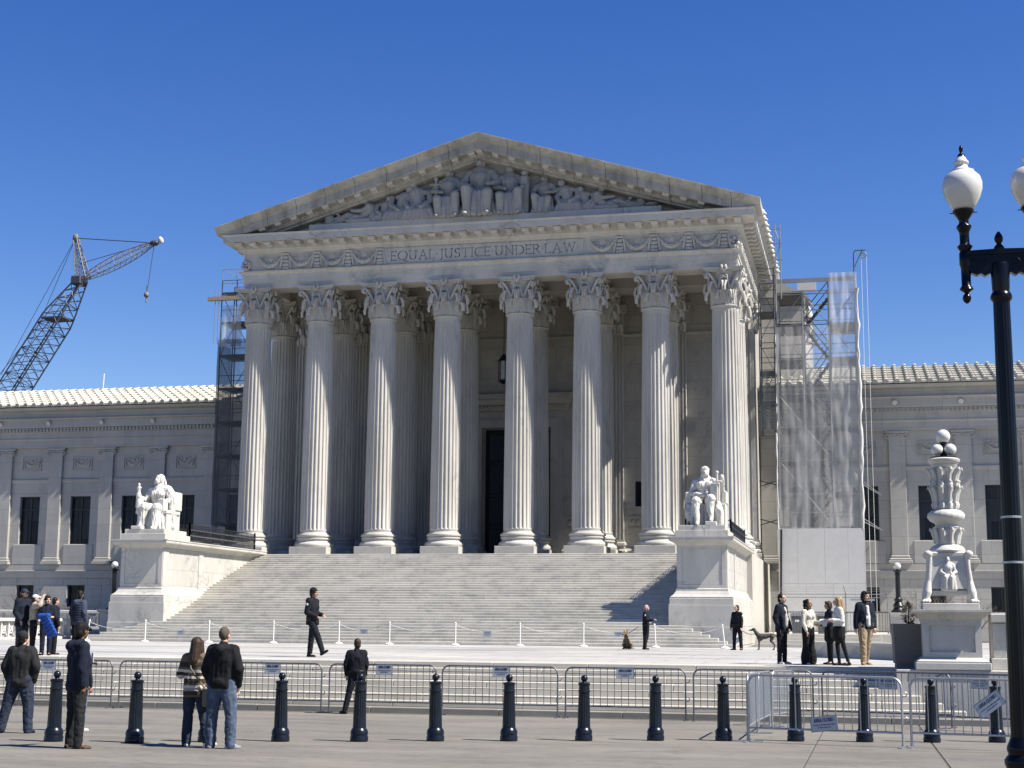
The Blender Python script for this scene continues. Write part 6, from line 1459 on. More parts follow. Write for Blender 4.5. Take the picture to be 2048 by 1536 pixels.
hk = MB().lathe([(.08, 1.3), (.09, .4), (.28, .28), (.36, .1), (.36, -.1), (.28, -.24), (.1, -.3), (.1, -.8), (.14, -.9), (.05, -1.0)], HK, 14).build('hook_ball', 'crane_grey', crane, 40)
for k, t in enumerate((.30, .55, .80)): c = B0.lerp(J, t); MB().box(c.x - 1.6, c.x + 1.6, c.y - 1.5, c.y + 1.5, c.z - .12, c.z + .12).build('splice_frame', 'crane_dark', crane) if k == 2 else None

# ================================================================= bare shrubs
def bare_shrub(x, y, z, h, n, lab, seed):
    r_ = tag(empty('bare_shrub', (x, y, z)), lab, 'shrub', 'leafless shrubs before the wings'); rs = random.Random(seed)
    br = MB(); tw = MB()
    def grow(p, d, L, r0, lev):
        q = p + d * L; (br if lev < 2 else tw).bar(p, q, r0, 5 if lev < 2 else 3, r0 * .6)
        if lev >= 4: return
        for k in range(rs.choice((2, 3))):
            nd = (d + Vector((rs.uniform(-1, 1), rs.uniform(-1, 1), rs.uniform(-.2, .6))) * .62).normalized(); grow(p + d * L * rs.uniform(.6, 1), nd, L * rs.uniform(.6, .82), r0 * .6, lev + 1)
    for k in range(n): grow(Vector((rs.uniform(-.3, .3), rs.uniform(-.3, .3), 0)), Vector((rs.uniform(-.6, .6), rs.uniform(-.5, .5), 1)).normalized(), h * .36, .035, 0)
    br.build('branch', 'bark', r_); tag(tw.build('twig', 'bark', r_), kind='stuff')
bare_shrub(-31.5, 6, PZ, 3.6, 5, 'leafless shrub before the left wing, at the far left edge', 3); bare_shrub(-29.0, 7, PZ, 2.4, 4, 'smaller leafless shrub before the left wing, left of its lower window', 8)
bare_shrub(24.4, 4, PZ, 3.4, 6, 'leafless shrub behind the marble lamp, on its left side', 5); bare_shrub(26.6, 6, PZ, 3.0, 5, 'leafless shrub behind the marble lamp, on its right side', 12)
# ================================================================= people (local forward is -y, +x is the person's left)
V = Vector
DOWN = V((0, 0, -1))
def nv(*a): return V(a).normalized()
def person(label, loc, rz, H, skin='skin_light', top=None, bottom=None, shoes='leather_black', hair=('short', 'hair_dark'), legs=None, arms=None, lean=(0, 0, 1), head=(0, 0), twist=0.0, bulk=1.0, vox=.013, group=None, cat='person', extra=None):
    k = H / 1.78
    root = tag(empty('person', loc, rz), label, cat, group); root.scale = (k, k, k)
    legs = legs or {}; arms = arms or {}
    LG = {s: legs.get(s, (nv(.03 if s == 'L' else -.03, 0, -1), nv(.0, .02, -1), nv(.25 if s == 'L' else -.25, -1, 0))) for s in 'LR'}
    AR = {s: arms.get(s, (nv(.22 if s == 'L' else -.22, .05, -1), nv(.05 if s == 'L' else -.05, -.18, -1))) for s in 'LR'}
    LG = {s: tuple(V(q).normalized() for q in LG[s]) for s in 'LR'}; AR = {s: tuple(V(q).normalized() for q in AR[s]) for s in 'LR'}
    zp = max(-(LG[s][0].z * .44 + LG[s][1].z * .43) for s in 'LR') + .085
    P0 = V((0, 0, zp)); up = V(lean).normalized(); Rt = Matrix.Rotation(twist, 3, 'Z')
    X = Rt @ V((1, 0, 0)); F_ = Rt @ V((0, -1, 0))
    neck = P0 + up * .52; sh = {'L': P0 + up * .455 + X * .170, 'R': P0 + up * .455 - X * .170}
    yaw, pit = head; Hr = Rt @ Matrix.Rotation(yaw, 3, 'Z') @ Matrix.Rotation(-pit, 3, 'X')
    hc = neck + V((0, 0, .15)) + F_ * .03 - up * .0
    hp = lambda x, y, z: hc + Hr @ V((x, y, z))
    hip = {'L': P0 + V((.09, 0, -.02)), 'R': P0 + V((-.09, 0, -.02))}
    knee = {s: hip[s] + LG[s][0] * .44 for s in 'LR'}; ank = {s: knee[s] + LG[s][1] * .43 for s in 'LR'}
    elb = {s: sh[s] + AR[s][0] * .29 for s in 'LR'}; wri = {s: elb[s] + AR[s][1] * .25 for s in 'LR'}
    # ---- body
    b = Fig()
    b.ball(hp(0, .015, .02), (.073, .092, .102), 14, 10); b.ball(hp(0, -.035, -.045), (.055, .055, .062), 12, 8); b.ball(hp(0, -.062, -.075), (.030, .026, .028), 8, 6)
    b.cap(hp(0, -.085, .012), hp(0, -.107, -.022), .011, .016); b.cap(hp(-.032, -.075, .035), hp(.032, -.075, .035), .016)
    for s in (-1, 1): b.ball(hp(s * .075, .012, -.005), (.012, .022, .032), 8, 6); b.ball(hp(s * .035, -.062, -.025), (.024, .022, .022), 8, 6)
    b.cap(hp(-.018, -.088, -.052), hp(.018, -.088, -.052), .009)
    b.cap(hc + V((0, .02, -.08)), neck - up * .03, .052, .058)
    b.chain([P0, P0 + up * .25, P0 + up * .45], [.075, .07, .07]); b.cap(sh['L'], sh['R'], .05)
    for s in 'LR':
        b.chain([hip[s], knee[s], ank[s]], [.06, .045, .035]); b.cap(ank[s], ank[s] + LG[s][2] * .12 + V((0, 0, -.05)), .035, .03); b.chain([sh[s], elb[s], wri[s]], [.045, .037, .028])
        d = AR[s][1]; sd = d.cross(V((0, 0, 1)));
        if sd.length < .3: sd = V((0, 1, 0)) - d * d.y
        sd.normalize(); nr = d.cross(sd).normalized(); w = wri[s]
        b.cap(w + d * .02, w + d * .075, .026, .030); b.cap(w + d * .07 - sd * .022, w + d * .07 + sd * .022, .017)
        for i, ln_ in enumerate((.070, .082, .076, .058)):
            p = w + d * .088 + sd * (-.033 + .022 * i); q = p + (d * .8 + nr * .35).normalized() * ln_ * .55; b.cap(p, q, .0088); b.cap(q, q + (d * .5 + nr * .8).normalized() * ln_ * .45, .0085, .0075)
        p = w + d * .03 - sd * .03; q = p + (d * .6 - sd * .7).normalized() * .045; b.cap(p, q, .012, .010); b.cap(q, q + (d * .9 - sd * .1 + nr * .2).normalized() * .032, .010, .0085)
    b.fuse('body', skin, root, min(vox, .0095), 1)
    for s in (-1, 1): MB().ball(hp(s * .031, -.083, .012), (.0105, .006, .0065), 8, 6).build('eye', 'hair_dark', root, 60)
    MB().ball(hp(0, -.096, -.053), (.020, .006, .0045), 8, 5).build('mouth', 'leather_brown', root, 60)
    # ---- top
    kind, mat_ = top[0], top[1]; opt = top[2] if len(top) > 2 else {}
    B = bulk * opt.get('bulk', 1.0); hem = opt.get('hem', .02)
    t = Fig()
    for s in (-1, 1):
        for y_, rr in ((.0, 1.0),):
            t.chain([P0 + X * s * .070 - up * hem, P0 + X * s * .066 + up * .14, P0 + X * s * .082 + up * .32 - F_ * .0, P0 + X * s * .115 + up * .445], [.120 * B, .112 * B, .122 * B, .088 * B])
    t.chain([P0 - up * hem, P0 + up * .16, P0 + up * .34, P0 + up * .45], [.122 * B, .114 * B, .120 * B, .09 * B]); t.ball(P0 + up * .36 - F_ * .03, (.15 * B, .10 * B, .13))
    t.cap(P0 + up * .30 + F_ * .04, P0 + up * .40 + F_ * .025, .10 * B, .085 * B); t.cap(P0 + X * .14 + up * .462, P0 - X * .14 + up * .462, .066 * B)
    t.ball(P0 - F_ * .035 - up * (hem - .04), (.150 * B, .112 * B, .12)); t.ball(P0 + F_ * .02 - up * (hem - .04), (.150 * B, .112 * B, .12))
    if opt.get('belly'): t.ball(P0 + up * .12 + F_ * .09, (.15, .13, .17))
    if opt.get('bust'):
        for s in (-1, 1): t.ball(P0 + X * s * .075 + up * .335 + F_ * .085, (.075, .07, .07))
    sl = opt.get('sleeve', 1.0)
    for s in 'LR':
        if sl > .99: t.chain([sh[s], elb[s], wri[s] - AR[s][1] * .0], [.074 * B, .062 * B, .048 * B]); t.ball(elb[s], .063 * B)
        elif sl > 0: t.chain([sh[s], sh[s].lerp(elb[s], min(1, sl * 2))], [.078 * B, .068 * B])
    for s in 'LR': t.chain([neck - up * .045, sh[s] + up * .012], [.062 * B, .060 * B])
    if opt.get('collar', True): t.cap(neck - up * .05 + F_ * .0, neck + up * .005, .088, .072)
    if opt.get('hood'): t.chain([neck + X * .10 - F_ * .035 - up * .03, neck - F_ * .115 - up * .05, neck - X * .10 - F_ * .035 - up * .03], [.055, .085, .055]); t.ball(neck - F_ * .10 - up * .10, (.11, .06, .09))
    if opt.get('flap'):   # open coat panels swinging free
        for s in (-1, 1): t.chain([P0 + X * s * .13 + up * .2 + F_ * .10, P0 + X * s * .17 - up * .02 + F_ * .15, P0 + X * s * .19 - up * .10 + F_ * .17], [.05, .045, .03])
    tn = {'jacket': 'jacket', 'sweater': 'sweater', 'shirt': 'shirt', 'coat': 'coat', 'hoodie': 'hoodie'}[kind]
    t.fuse(tn, mat_, root, vox, 2, .0075 * opt.get('fold', 1.0), 9.0, (1, 1, .7), zmin=P0.z - hem - .04)
    if opt.get('quilt'):
        qb = MB()
        for i in range(7): z = P0 + up * (.02 + .065 * i); qb.tube([z + X * .195 * B * math.cos(a) + F_ * .135 * B * math.sin(a) for a in np.linspace(0, 2 * PI, 21)[:-1]], .012, 5, True)
        qb.build('quilting', mat_, root, 60)
    if opt.get('open'):   # shirt seen in the open front
        q = Fig(); q.chain([P0 + up * .0 + F_ * (.155 * B - .045), P0 + up * .20 + F_ * (.150 * B - .045), P0 + up * .42 + F_ * (.118 * B - .045)], [.055, .055, .050]); q.fuse('shirt', opt['open'], root, vox, 2, .004, 12)
    # ---- bottom
    bk, bm_ = bottom[0], bottom[1]; bo = bottom[2] if len(bottom) > 2 else {}; BB = bo.get('bulk', 1.0)
    q = Fig(); q.cap(P0 + V((.065, 0, .0)), P0 - V((.065, 0, .0)), .112 * BB); q.ball(P0 + V((0, .03, -.06)), (.14 * BB, .095 * BB, .10))
    if bk == 'skirt':
        for s in (-1, 1): q.chain([P0 + V((s * .07, 0, 0)), P0 + V((s * .085, 0, -.24))], [.125 * BB, .13 * BB])
        q.fuse('skirt', bm_, root, vox, 2, .006, 9); q = Fig(); BBl = .74; bm_ = bo.get('tights', bm_)
        for s in 'LR': q.chain([hip[s], knee[s], ank[s] + V((0, 0, .0))], [.088, .060, .042])
        q.fuse('tights', bm_, root, vox, 2)
    else:
        for s in 'LR':
            fl = bo.get('flare', 1.0)
            q.chain([hip[s] + V((0, 0, .02)), hip[s].lerp(knee[s], .5), knee[s], knee[s].lerp(ank[s], .6), ank[s] + V((0, 0, -.015))], [.112 * BB, .098 * BB, .076 * BB, .068 * BB * fl, .062 * BB * fl])
        q.fuse('trousers', bm_, root, vox, 2, .008, 13.0, (1, 1, 1.1))
    # ---- shoes
    for s in 'LR':
        f = Fig(); d = LG[s][2]; a = ank[s]; h = a + V((0, 0, -.045)) - d * .045; tip = a + d * .155 + V((0, 0, -.052))
        f.cap(a + V((0, 0, -.01)), a + V((0, 0, -.045)), .048, .045); f.chain([h, a + d * .07 + V((0, 0, -.045)), tip], [.040, .043, .033])
        sdv = d.cross(V((0, 0, 1))).normalized(); f.cap(a + d * .09 + sdv * .02 + V((0, 0, -.05)), a + d * .09 - sdv * .02 + V((0, 0, -.05)), .034)
        f.fuse('shoe', shoes, root, vox * .8, 2)
    # ---- hair and headwear
    hs, hm = hair[0], hair[1]; g = Fig()
    if hs in ('short', 'cap', 'beanie', 'long', 'bob', 'stubble', 'curly'):
        if hs == 'stubble': g.ball(hp(0, .022, .028), (.076, .094, .103), 14, 10)
        else: g.ball(hp(0, .030, .032), (.083, .092, .103), 14, 10); g.ball(hp(0, .055, -.025), (.075, .065, .085), 12, 8)
        if hs == 'long':
            g.chain([hp(0, .06, .04), hp(0, .095, -.10), hp(0, .12, -.26), hp(.02, .12, -.38)], [.095, .085, .085, .05])
            for s in (-1, 1): g.chain([hp(s * .07, .02, .04), hp(s * .085, .03, -.10), hp(s * .09, .06, -.28)], [.04, .045, .04])
        if hs == 'bob':
            for s in (-1, 1): g.chain([hp(s * .07, -.01, .06), hp(s * .088, .01, -.03), hp(s * .08, .03, -.09)], [.035, .038, .03])
            g.cap(hp(-.04, -.05, .085), hp(.05, -.05, .085), .035)
        if hs == 'curly':
            rc = random.Random(5)
            for i in range(26): a = rc.uniform(0, 2 * PI); g.ball(hp(.085 * math.cos(a), .045 + .07 * math.sin(a), rc.uniform(-.17, .09)), rc.uniform(.03, .045), 8, 6)
            g.ball(hp(0, .06, -.06), (.10, .075, .14))
        g.fuse('hair', hm, root, vox * .8, 1, .004, 30)
    if hs == 'cap':
        c = Fig(); c.ball(hp(0, .015, .055), (.091, .104, .082), 14, 10); c.chain([hp(0, -.09, .045), hp(0, -.155, .030)], [.035, .02]); c.cap(hp(-.045, -.12, .035), hp(.045, -.12, .035), .014); c.fuse('cap', hair[2], root, vox * .75, 1)
    if hs == 'beanie':
        c = Fig(); c.ball(hp(0, .018, .055), (.094, .108, .098), 14, 10); c.chain([hp(0, .02, .03), hp(0, .03, .06)], [.098, .09]); c.fuse('beanie', hair[2], root, vox * .75, 1)
    if extra: extra(root, dict(P0=P0, up=up, X=X, F=F_, sh=sh, elb=elb, wri=wri, neck=neck, hp=hp, hip=hip, knee=knee, k=k, B=B))
    return root
def badge(dx, z, mat_='paper', w=.05, h=.07, f=.155):
    def fn(root, j):
        c = j['P0'] + j['up'] * z + j['F'] * f * j['B'] + j['X'] * dx
        MB().box(-w / 2, w / 2, -.004, .004, -h / 2, h / 2).build('badge', mat_, root, None, c)
        MB().tube([c + V((0, 0, h / 2)), j['P0'] + j['up'] * .40 + j['F'] * .12 + j['X'] * .05, j['neck'] + j['X'] * .06], .006, 5).build('lanyard', 'cloth_navy', root)
    return fn
def patches(root, j):
    for s in 'LR':
        o = 1 if s == 'L' else -1; c = j['sh'][s].lerp(j['elb'][s], .30) + j['X'] * o * .062 * j['B'] + V((0, 0, 0))
        MB().ball(c, (.020, .034, .042), 10, 6).build('shoulder_patch', 'paper', root, 60)
    MB().tube([j['P0'] + j['X'] * .19 * math.cos(a) + j['F'] * .145 * math.sin(a) + V((0, 0, .03)) for a in np.linspace(0, 2 * PI, 21)[:-1]], .024, 6, True).build('belt', 'leather_black', root, 60)
    for a in (.2, 2.9): MB().cbox(-.03, .03, -.04, .04, -.07, .06, .01).build('belt_pouch', 'leather_black', root, None, j['P0'] + j['X'] * .205 * math.cos(a) + j['F'] * .10 * math.sin(a))
SG_ = 'visitors standing on the sidewalk'; OF = 'uniformed officers'; CH = 'chatting group by the planter'; LGp = 'visitors at the left of the plaza'
gz = ground_z
# sidewalk
person('heavyset man in a dark jacket, beanie and blue jeans standing at far left', (6.72, -58.2, gz(-58.2)), R(188), 1.74, 'skin_light', ('jacket', 'cloth_charcoal', {'bulk': 1.28, 'hem': .12}), ('trousers', 'denim_dark', {'bulk': 1.25}), 'leather_black', ('beanie', 'hair_dark', 'cloth_charcoal'),
       legs={'R': ((-.16, 0, -1), (-.06, .02, -1), (-.3, -1, 0)), 'L': ((.26, .08, -1), (.20, .06, -1), (.8, -.5, 0))}, arms={'R': ((-.42, .12, -1), (.28, -.25, -1)), 'L': ((.42, .12, -1), (-.28, -.25, -1))}, head=(-.5, .1), group=SG_, vox=.014)
def phone(root, j): MB().cbox(-.036, .036, -.006, .006, -.07, .07, .004).build('phone', 'paper', root, None, j['wri']['L'] + V((0, -.05, .08)))
person('tall man in a navy hoodie and black cap standing beside the leftmost bollard', (9.49, -61.25, gz(-61.25)), R(140), 1.86, 'skin_dark', ('hoodie', 'cloth_blueblack', {'bulk': 1.12, 'hem': .12, 'hood': True}), ('trousers', 'cloth_charcoal', {'bulk': .98}), 'leather_brown', ('cap', 'hair_dark', 'cloth_black'),
       legs={'R': ((-.12, 0, -1), (-.02, .02, -1), (-.4, -1, 0)), 'L': ((.12, 0, -1), (.05, .02, -1), (.35, -1, 0))}, arms={'R': ((-.16, .10, -1), (.02, -.10, -1)), 'L': ((.25, -.15, -1), (.35, -1, .15))}, head=(.35, -.05), group=SG_, extra=phone)
person('person in light blue jeans and white shoes, almost hidden behind the tall man in navy', (7.28, -57.2, gz(-57.2)), R(175), 1.56, 'skin_mid', ('jacket', 'cloth_navy', {'bulk': .9}), ('trousers', 'denim_light', {}), 'shoe_white', ('short', 'hair_dark'), group=SG_, vox=.016)
def bag(root, j):
    hpz = j['P0'] + V((-.24, .02, -.16)); MB().cbox(-.06, .06, -.14, .14, -.16, .14, .03).build('shoulder_bag', 'bag_tan', root, None, hpz)
    MB().tube([j['neck'] + V((.07, .08, -.05)), j['P0'] + V((.02, .175, .30)), j['P0'] + V((-.13, .165, .10)), j['P0'] + V((-.235, .10, -.05))], .014, 6).build('strap', 'bag_tan', root, 60)
person('woman in a brown striped sweater with long dark hair, seen from behind', (10.84, -60.1, gz(-60.1)), R(180), 1.66, 'skin_light', ('sweater', 'stripe_knit', {'bulk': 1.16, 'hem': .12}), ('trousers', 'denim_dark', {'bulk': 1.05, 'flare': 1.15}), 'shoe_white', ('long', 'hair_brown'),
       legs={'R': ((-.16, 0, -1), (-.22, .02, -1), (-.5, -1, 0)), 'L': ((.05, 0, -1), (.03, .02, -1), (.4, -1, 0))}, arms={'R': ((-.25, -.1, -1), (.5, -.8, -.1)), 'L': ((.45, -.15, -1), (-.35, -1, .1))}, group=SG_, extra=bag)
person('man in a black hooded sweatshirt and blue jeans, seen from behind', (11.43, -60.45, gz(-60.45)), R(178), 1.82, 'skin_light', ('hoodie', 'cloth_black', {'bulk': 1.20, 'hem': .05, 'hood': True}), ('trousers', 'denim_mid', {'bulk': 1.14, 'flare': 1.05}), 'shoe_grey', ('stubble', 'hair_stubble'),
       legs={'R': ((-.15, 0, -1), (-.02, .02, -1), (-.7, -1, 0)), 'L': ((.12, 0, -1), (.03, .02, -1), (.3, -1, 0))}, arms={'R': ((-.36, .06, -1), (.26, -.45, -1)), 'L': ((.36, .06, -1), (-.26, -.45, -1))}, group=SG_)
person('officer in black uniform leaning on the grid barrier, seen from behind', (9.42, -48.36, gz(-48.36)), R(196), 1.74, 'skin_light', ('jacket', 'cloth_uniform', {'bulk': 1.10, 'hem': .04}), ('trousers', 'cloth_uniform', {}), 'leather_black', ('short', 'hair_brown'),
       legs={'L': ((.22, .06, -1), (.22, .08, -1), (.7, -.7, 0)), 'R': ((-.02, .0, -1), (.03, .02, -1), (-.2, -1, 0))}, arms={'L': ((.3, .0, -1), (-.1, -.6, -1)), 'R': ((-.2, .05, -1), (.25, -.5, -.8))}, lean=(.06, 0, 1), head=(.4, 0), group=OF, extra=patches, vox=.014)
# plaza officers and dogs
person('officer in black uniform and cap striding to the right across the plaza', (6.0, -42.3, PZ), R(80), 1.92, 'skin_mid', ('jacket', 'cloth_uniform', {'bulk': 1.08, 'hem': .10, 'hood': True}), ('trousers', 'cloth_uniform', {'bulk': 1.0}), 'leather_black', ('beanie', 'hair_dark', 'cloth_black'),
       legs={'L': ((.05, .20, -1), (.0, .10, -1), (0, -1, 0)), 'R': ((-.02, -.55, -1), (.0, -.42, -1), (0, -1, .55))}, arms={'R': ((-.2, .12, -1), (.35, -.75, -.35)), 'L': ((.2, .1, -1), (-.3, -.8, -.2))}, lean=(0, .02, 1), group=OF, extra=patches, vox=.014)
dh = person('bald officer holding out an open hand beside a sitting dog', (12.62, -23.6, PZ), R(86), 1.74, 'skin_light', ('jacket', 'cloth_uniform', {'bulk': 1.05}), ('trousers', 'cloth_uniform', {'bulk': 1.08}), 'leather_black', ('none', ''),
       legs={'R': ((-.04, .04, -1), (0, .02, -1), (0, -1, 0)), 'L': ((.06, .0, -1), (.02, .25, -1), (0, -1, 0))}, arms={'R': ((-.15, -.28, -1), (-.02, -1, .1)), 'L': ((.15, .22, -1), (.1, .1, -1))}, group=OF, extra=patches, vox=.018)
person('officer with short black hair holding the leash of a standing dog', (16.02, -22.4, PZ), R(-30), 1.76, 'skin_light', ('shirt', 'cloth_uniform', {'bulk': 1.02}), ('trousers', 'cloth_uniform', {}), 'leather_black', ('short', 'hair_dark'),
       legs={'R': ((-.10, -.02, -1), (-.04, .02, -1), (-.4, -1, 0)), 'L': ((.14, 0, -1), (.06, .02, -1), (.4, -1, 0))}, arms={'R': ((-.28, .05, -1), (-.12, -.1, -1)), 'L': ((.16, .0, -1), (.1, -.2, -1))}, head=(-.3, 0), group=OF, extra=patches, vox=.018)
def dog_stand():
    r_ = tag(empty('dog', (17.05, -21.7, PZ), R(-90)), 'grey short-haired dog standing on a leash beside its officer', 'dog', 'police dogs')   # faces -x in the picture
    F = Fig()
    F.chain([(0, -.20, .52), (0, -.02, .53), (0, .18, .57), (0, .30, .56)], [.125, .115, .085, .095]); F.ball((0, -.20, .47), (.10, .13, .13))
    F.chain([(0, -.28, .58), (0, -.40, .74)], [.095, .065]); F.ball((0, -.44, .79), (.058, .085, .062)); F.chain([(0, -.50, .775), (0, -.60, .755)], [.042, .028])
    for s in (-1, 1):
        F.chain([(s * .06, -.25, .48), (s * .065, -.24, .28), (s * .065, -.25, .05)], [.055, .032, .024]); F.cap((s * .065, -.25, .03), (s * .065, -.30, .025), .028, .022)
        F.chain([(s * .06, .28, .52), (s * .07, .22, .36), (s * .07, .36, .20), (s * .07, .33, .05)], [.085, .055, .028, .024]); F.cap((s * .07, .33, .03), (s * .07, .28, .025), .028, .022)
        F.chain([(s * .05, -.42, .83), (s * .075, -.41, .76)], [.028, .018])
    F.chain([(0, .36, .60), (0, .46, .50), (0, .50, .38)], [.03, .022, .012]); F.fuse('body', 'fur_grey', r_, .014, 1)
    MB().tube([(.085 * math.cos(a), -.36 + .03 * math.sin(a), .66 + .075 * math.sin(a)) for a in np.linspace(0, 2 * PI, 13)[:-1]], .012, 5, True).build('collar', 'leather_black', r_); MB().ball((0, -.635, .765), .016, 8, 6).build('nose', 'fur_dark', r_)
def dog_sit():
    r_ = empty('dog', (11.80, -23.15, PZ), R(-28)); r_.scale = (.95, .9, .82)
    tag(r_, 'brindled prick-eared dog sitting at the feet of the bald officer', 'dog', 'police dogs')
    F = Fig()
    F.chain([(0, .12, .16), (0, .02, .36), (0, -.03, .52)], [.16, .14, .10]); F.chain([(0, -.03, .54), (0, -.07, .66)], [.085, .07]); F.ball((0, -.10, .73), (.10, .105, .09)); F.chain([(0, -.18, .71), (0, -.29, .68)], [.058, .042])
    for s in (-1, 1):
        F.chain([(s * .08, -.06, .42), (s * .08, -.10, .20), (s * .08, -.10, .04)], [.06, .038, .03]); F.cap((s * .08, -.11, .03), (s * .08, -.16, .025), .032, .026)
        F.chain([(s * .11, .14, .18), (s * .16, -.02, .20), (s * .15, .08, .05), (s * .16, -.06, .035)], [.10, .07, .045, .035]); F.chain([(s * .065, -.08, .78), (s * .085, -.07, .92)], [.042, .012])
    F.chain([(0, .25, .06), (.12, .36, .04)], [.04, .02]); F.fuse('body', 'fur_brindle', r_, .014, 1)
    MB().tube([(.095 * math.cos(a), -.05 + .09 * math.sin(a), .58 - .02 * math.sin(a)) for a in np.linspace(0, 2 * PI, 13)[:-1]], .013, 5, True).build('collar', 'leather_black', r_); MB().ball((0, -.33, .69), .024, 8, 6).build('nose', 'fur_dark', r_)
    for s in (-1, 1): MB().ball((s * .045, -.185, .755), .014, 6, 5).build('eye', 'fur_dark', r_)
dog_stand(); dog_sit()
tag(MB().tube([V((12.32, -23.6, 1.72)), V((12.1, -23.45, 1.58)), V((11.85, -23.12, 1.46))], .012, 5).build('leash', 'leather_black'), 'black leash slanting down to the sitting dog', 'leash', 'dog leashes')
tag(MB().tube([V((16.22, -22.55, 1.62)).lerp(V((16.72, -21.75, 1.52)), t) + V((0, 0, -.10 * 4 * t * (1 - t))) for t in np.linspace(0, 1, 7)], .012, 5).build('leash', 'leather_black'), 'thin leash sagging to the standing dog', 'leash', 'dog leashes')
# chatting group
person('man in an open navy jacket, pale shirt and dark trousers, leftmost of the chatting group', (18.80, -43.0, PZ), R(66), 1.78, 'skin_light', ('jacket', 'cloth_navy', {'bulk': 1.10, 'hem': .12, 'open': 'cloth_cream', 'flap': True}), ('trousers', 'cloth_black', {'bulk': .86}), 'shoe_white', ('short', 'hair_dark'),
       legs={'R': ((-.10, -.02, -1), (-.02, .03, -1), (-.5, -1, 0)), 'L': ((.08, -.02, -1), (.02, .03, -1), (.1, -1, 0))}, arms={'R': ((-.22, .22, -1), (.25, -.35, -1)), 'L': ((.2, .1, -1), (-.2, -.4, -1))}, group=CH, extra=badge(.02, .16))
person('woman with dark curly hair in a cream top and wide black trousers, facing right', (19.46, -43.1, PZ), R(52), 1.64, 'skin_mid', ('sweater', 'cloth_cream', {'bulk': .90, 'hem': -.03, 'bust': True, 'collar': False, 'fold': .6}), ('trousers', 'cloth_black', {'bulk': 1.0, 'flare': 1.9}), 'shoe_white', ('curly', 'hair_dark'),
       legs={'R': ((-.06, 0, -1), (-.02, .02, -1), (-.2, -1, 0)), 'L': ((.06, -.03, -1), (.05, .02, -1), (.5, -1, 0))}, arms={'R': ((-.16, -.02, -1), (.06, -.45, -1)), 'L': ((.18, -.1, -1), (.0, -1, .02))}, head=(.25, .05), group=CH)
person('woman in dark clothes mostly hidden behind the blonde woman', (19.98, -42.75, PZ), R(-70), 1.60, 'skin_light', ('jacket', 'cloth_navy', {'bulk': .95, 'hem': .1}), ('skirt', 'cloth_black', {}), 'leather_black', ('bob', 'hair_brown'),
       arms={'L': ((.1, -.2, -1), (-.1, -1, -.1)), 'R': ((-.1, -.2, -1), (.1, -1, -.1))}, group=CH, vox=.015)
person('blonde woman in a white sweater, black skirt and boots, facing left', (20.22, -43.55, PZ), R(-76), 1.70, 'skin_light', ('sweater', 'cloth_white', {'bulk': 1.10, 'hem': -.06, 'bust': True, 'fold': .8}), ('skirt', 'cloth_black', {'bulk': 1.10}), 'leather_black', ('long', 'hair_blonde'),
       legs={'R': ((-.06, -.05, -1), (0, .10, -1), (-.1, -1, 0)), 'L': ((.10, .18, -1), (.04, .26, -1), (.2, -1, 0))}, arms={'R': ((-.12, .12, -1), (.12, -1, .18)), 'L': ((.14, .14, -1), (-.05, -1, .10))}, group=CH)
person('young man in a navy jacket and khaki trousers, rightmost of the chatting group', (20.86, -42.7, PZ), R(32), 1.86, 'skin_light', ('jacket', 'cloth_navy', {'bulk': 1.12, 'hem': .06, 'open': 'cloth_white'}), ('trousers', 'cloth_khaki', {'bulk': 1.08}), 'leather_tan', ('bob', 'hair_dark'),
       legs={'R': ((-.04, -.12, -1), (.02, .05, -1), (-.7, -1, 0)), 'L': ((-.02, .14, -1), (.10, .42, -1), (.6, -.5, -.35))}, arms={'R': ((-.22, .10, -1), (-.05, .05, -1)), 'L': ((.26, .12, -1), (-.18, -.42, -1))}, head=(.45, -.05), group=CH, extra=badge(-.05, .18))
pp = MB().add([(19.76, -43.30, 1.98), (19.96, -43.36, 2.00), (19.96, -43.42, 1.95), (19.74, -43.38, 1.95), (19.84, -43.42, 1.80), (19.92, -43.44, 1.80)], [(0, 1, 2, 3), (3, 2, 5, 4)])
po = pp.build('paper_sheet', 'paper'); tag(po, 'white papers held between the two women', 'papers')
po.modifiers.new('t', 'SOLIDIFY').thickness = .004
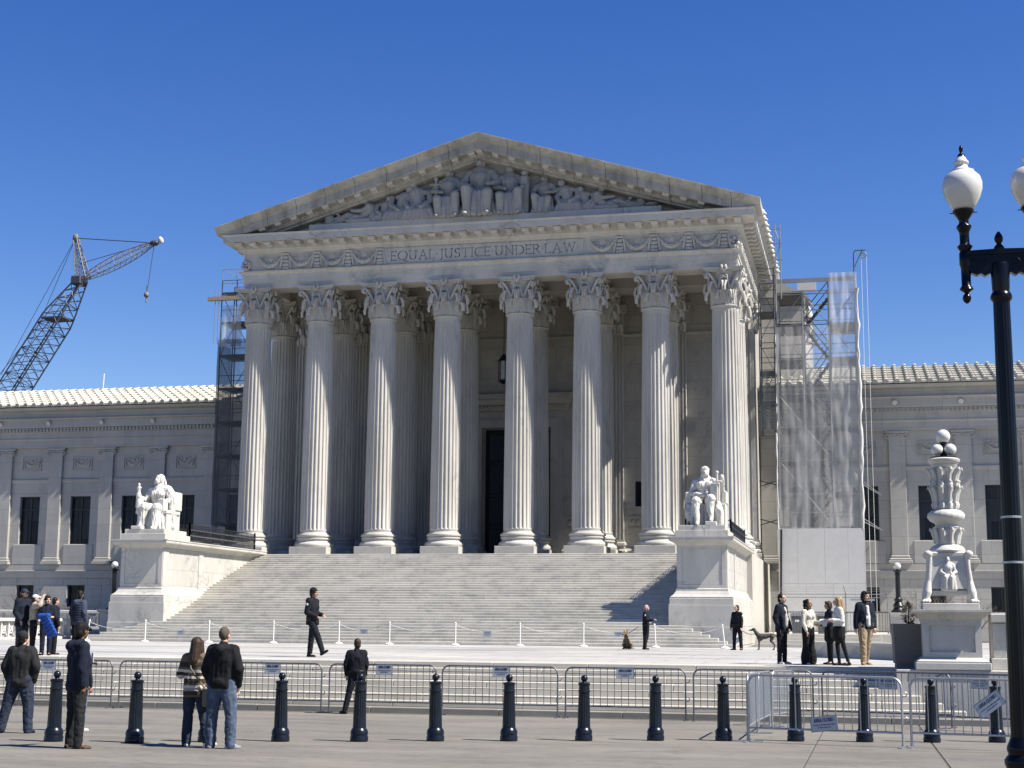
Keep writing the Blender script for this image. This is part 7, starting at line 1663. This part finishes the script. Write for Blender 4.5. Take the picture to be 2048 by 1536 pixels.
# visitors at far left on the plaza
person('man in a dark jacket and blue cap at far left of the plaza, facing right', (-1.72, -44.25, PZ), R(72), 1.82, 'skin_light', ('jacket', 'cloth_navy', {'bulk': 1.25, 'hem': .16, 'hood': True}), ('trousers', 'denim_dark', {}), 'leather_black', ('cap', 'hair_brown', 'cap_blue'),
       arms={'R': ((-.2, .1, -1), (.2, -.5, -.8)), 'L': ((.2, .05, -1), (-.2, -.6, -.6))}, group=LGp, vox=.016)
person('person in a beige sweater with both hands raised to the head', (-1.32, -44.35, PZ), R(120), 1.66, 'skin_light', ('sweater', 'cloth_beige', {'bulk': 1.14, 'hem': .06}), ('trousers', 'cloth_black', {'bulk': 1.1}), 'leather_black', ('cap', 'hair_brown', 'cloth_white'),
       arms={'L': ((.7, -.5, .15), (-.55, -.2, .9)), 'R': ((-.7, -.45, .1), (.5, -.3, .9))}, head=(0, .1), group=LGp, vox=.016)
def held_coat():
    F = Fig(); F.cap((-.16, 0, .20), (.10, -.02, .22), .09, .08)
    for i in range(6): F.cap((-.10 + .05 * i, -.02, .14 - .095 * i), (.10 + .055 * i, -.05, .18 - .085 * i), .052)
    o = F.fuse('puffer_coat', 'puffer_blue', None, .016, 1, loc=(-.78, -44.68, 1.70)); tag(o, 'bright blue puffer coat carried over an arm at far left', 'coat')
held_coat()
person('person in a navy shirt and black beanie carrying a blue puffer coat', (-.86, -44.45, PZ), R(20), 1.62, 'skin_light', ('shirt', 'cloth_navy', {'bulk': 1.08, 'hem': .05, 'sleeve': .5}), ('trousers', 'cloth_blueblack', {}), 'leather_black', ('beanie', 'hair_dark', 'cloth_black'),
       arms={'L': ((.28, -.05, -1), (-.75, -.6, -.05)), 'R': ((-.3, -.05, -1), (.75, -.6, -.1))}, head=(.5, .1), group=LGp, vox=.016)
person('dark-haired person partly hidden behind the one carrying the blue coat', (-1.2, -43.5, PZ), R(150), 1.60, 'skin_light', ('jacket', 'cloth_navy', {}), ('trousers', 'cloth_black', {}), 'leather_black', ('short', 'hair_dark'), group=LGp, vox=.018)
person('man in a slate quilted jacket on the plaza, seen from behind at left', (-.62, -43.2, PZ), R(165), 1.80, 'skin_light', ('jacket', 'puffer_slate', {'bulk': 1.22, 'hem': .10, 'hood': True, 'quilt': True}), ('trousers', 'cloth_black', {}), 'leather_black', ('cap', 'hair_dark', 'cloth_black'),
       arms={'R': ((-.25, .1, -1), (.1, -.4, -1)), 'L': ((.25, .1, -1), (-.1, -.4, -1))}, head=(.5, 0), group=LGp, vox=.016)
flush_jobs()
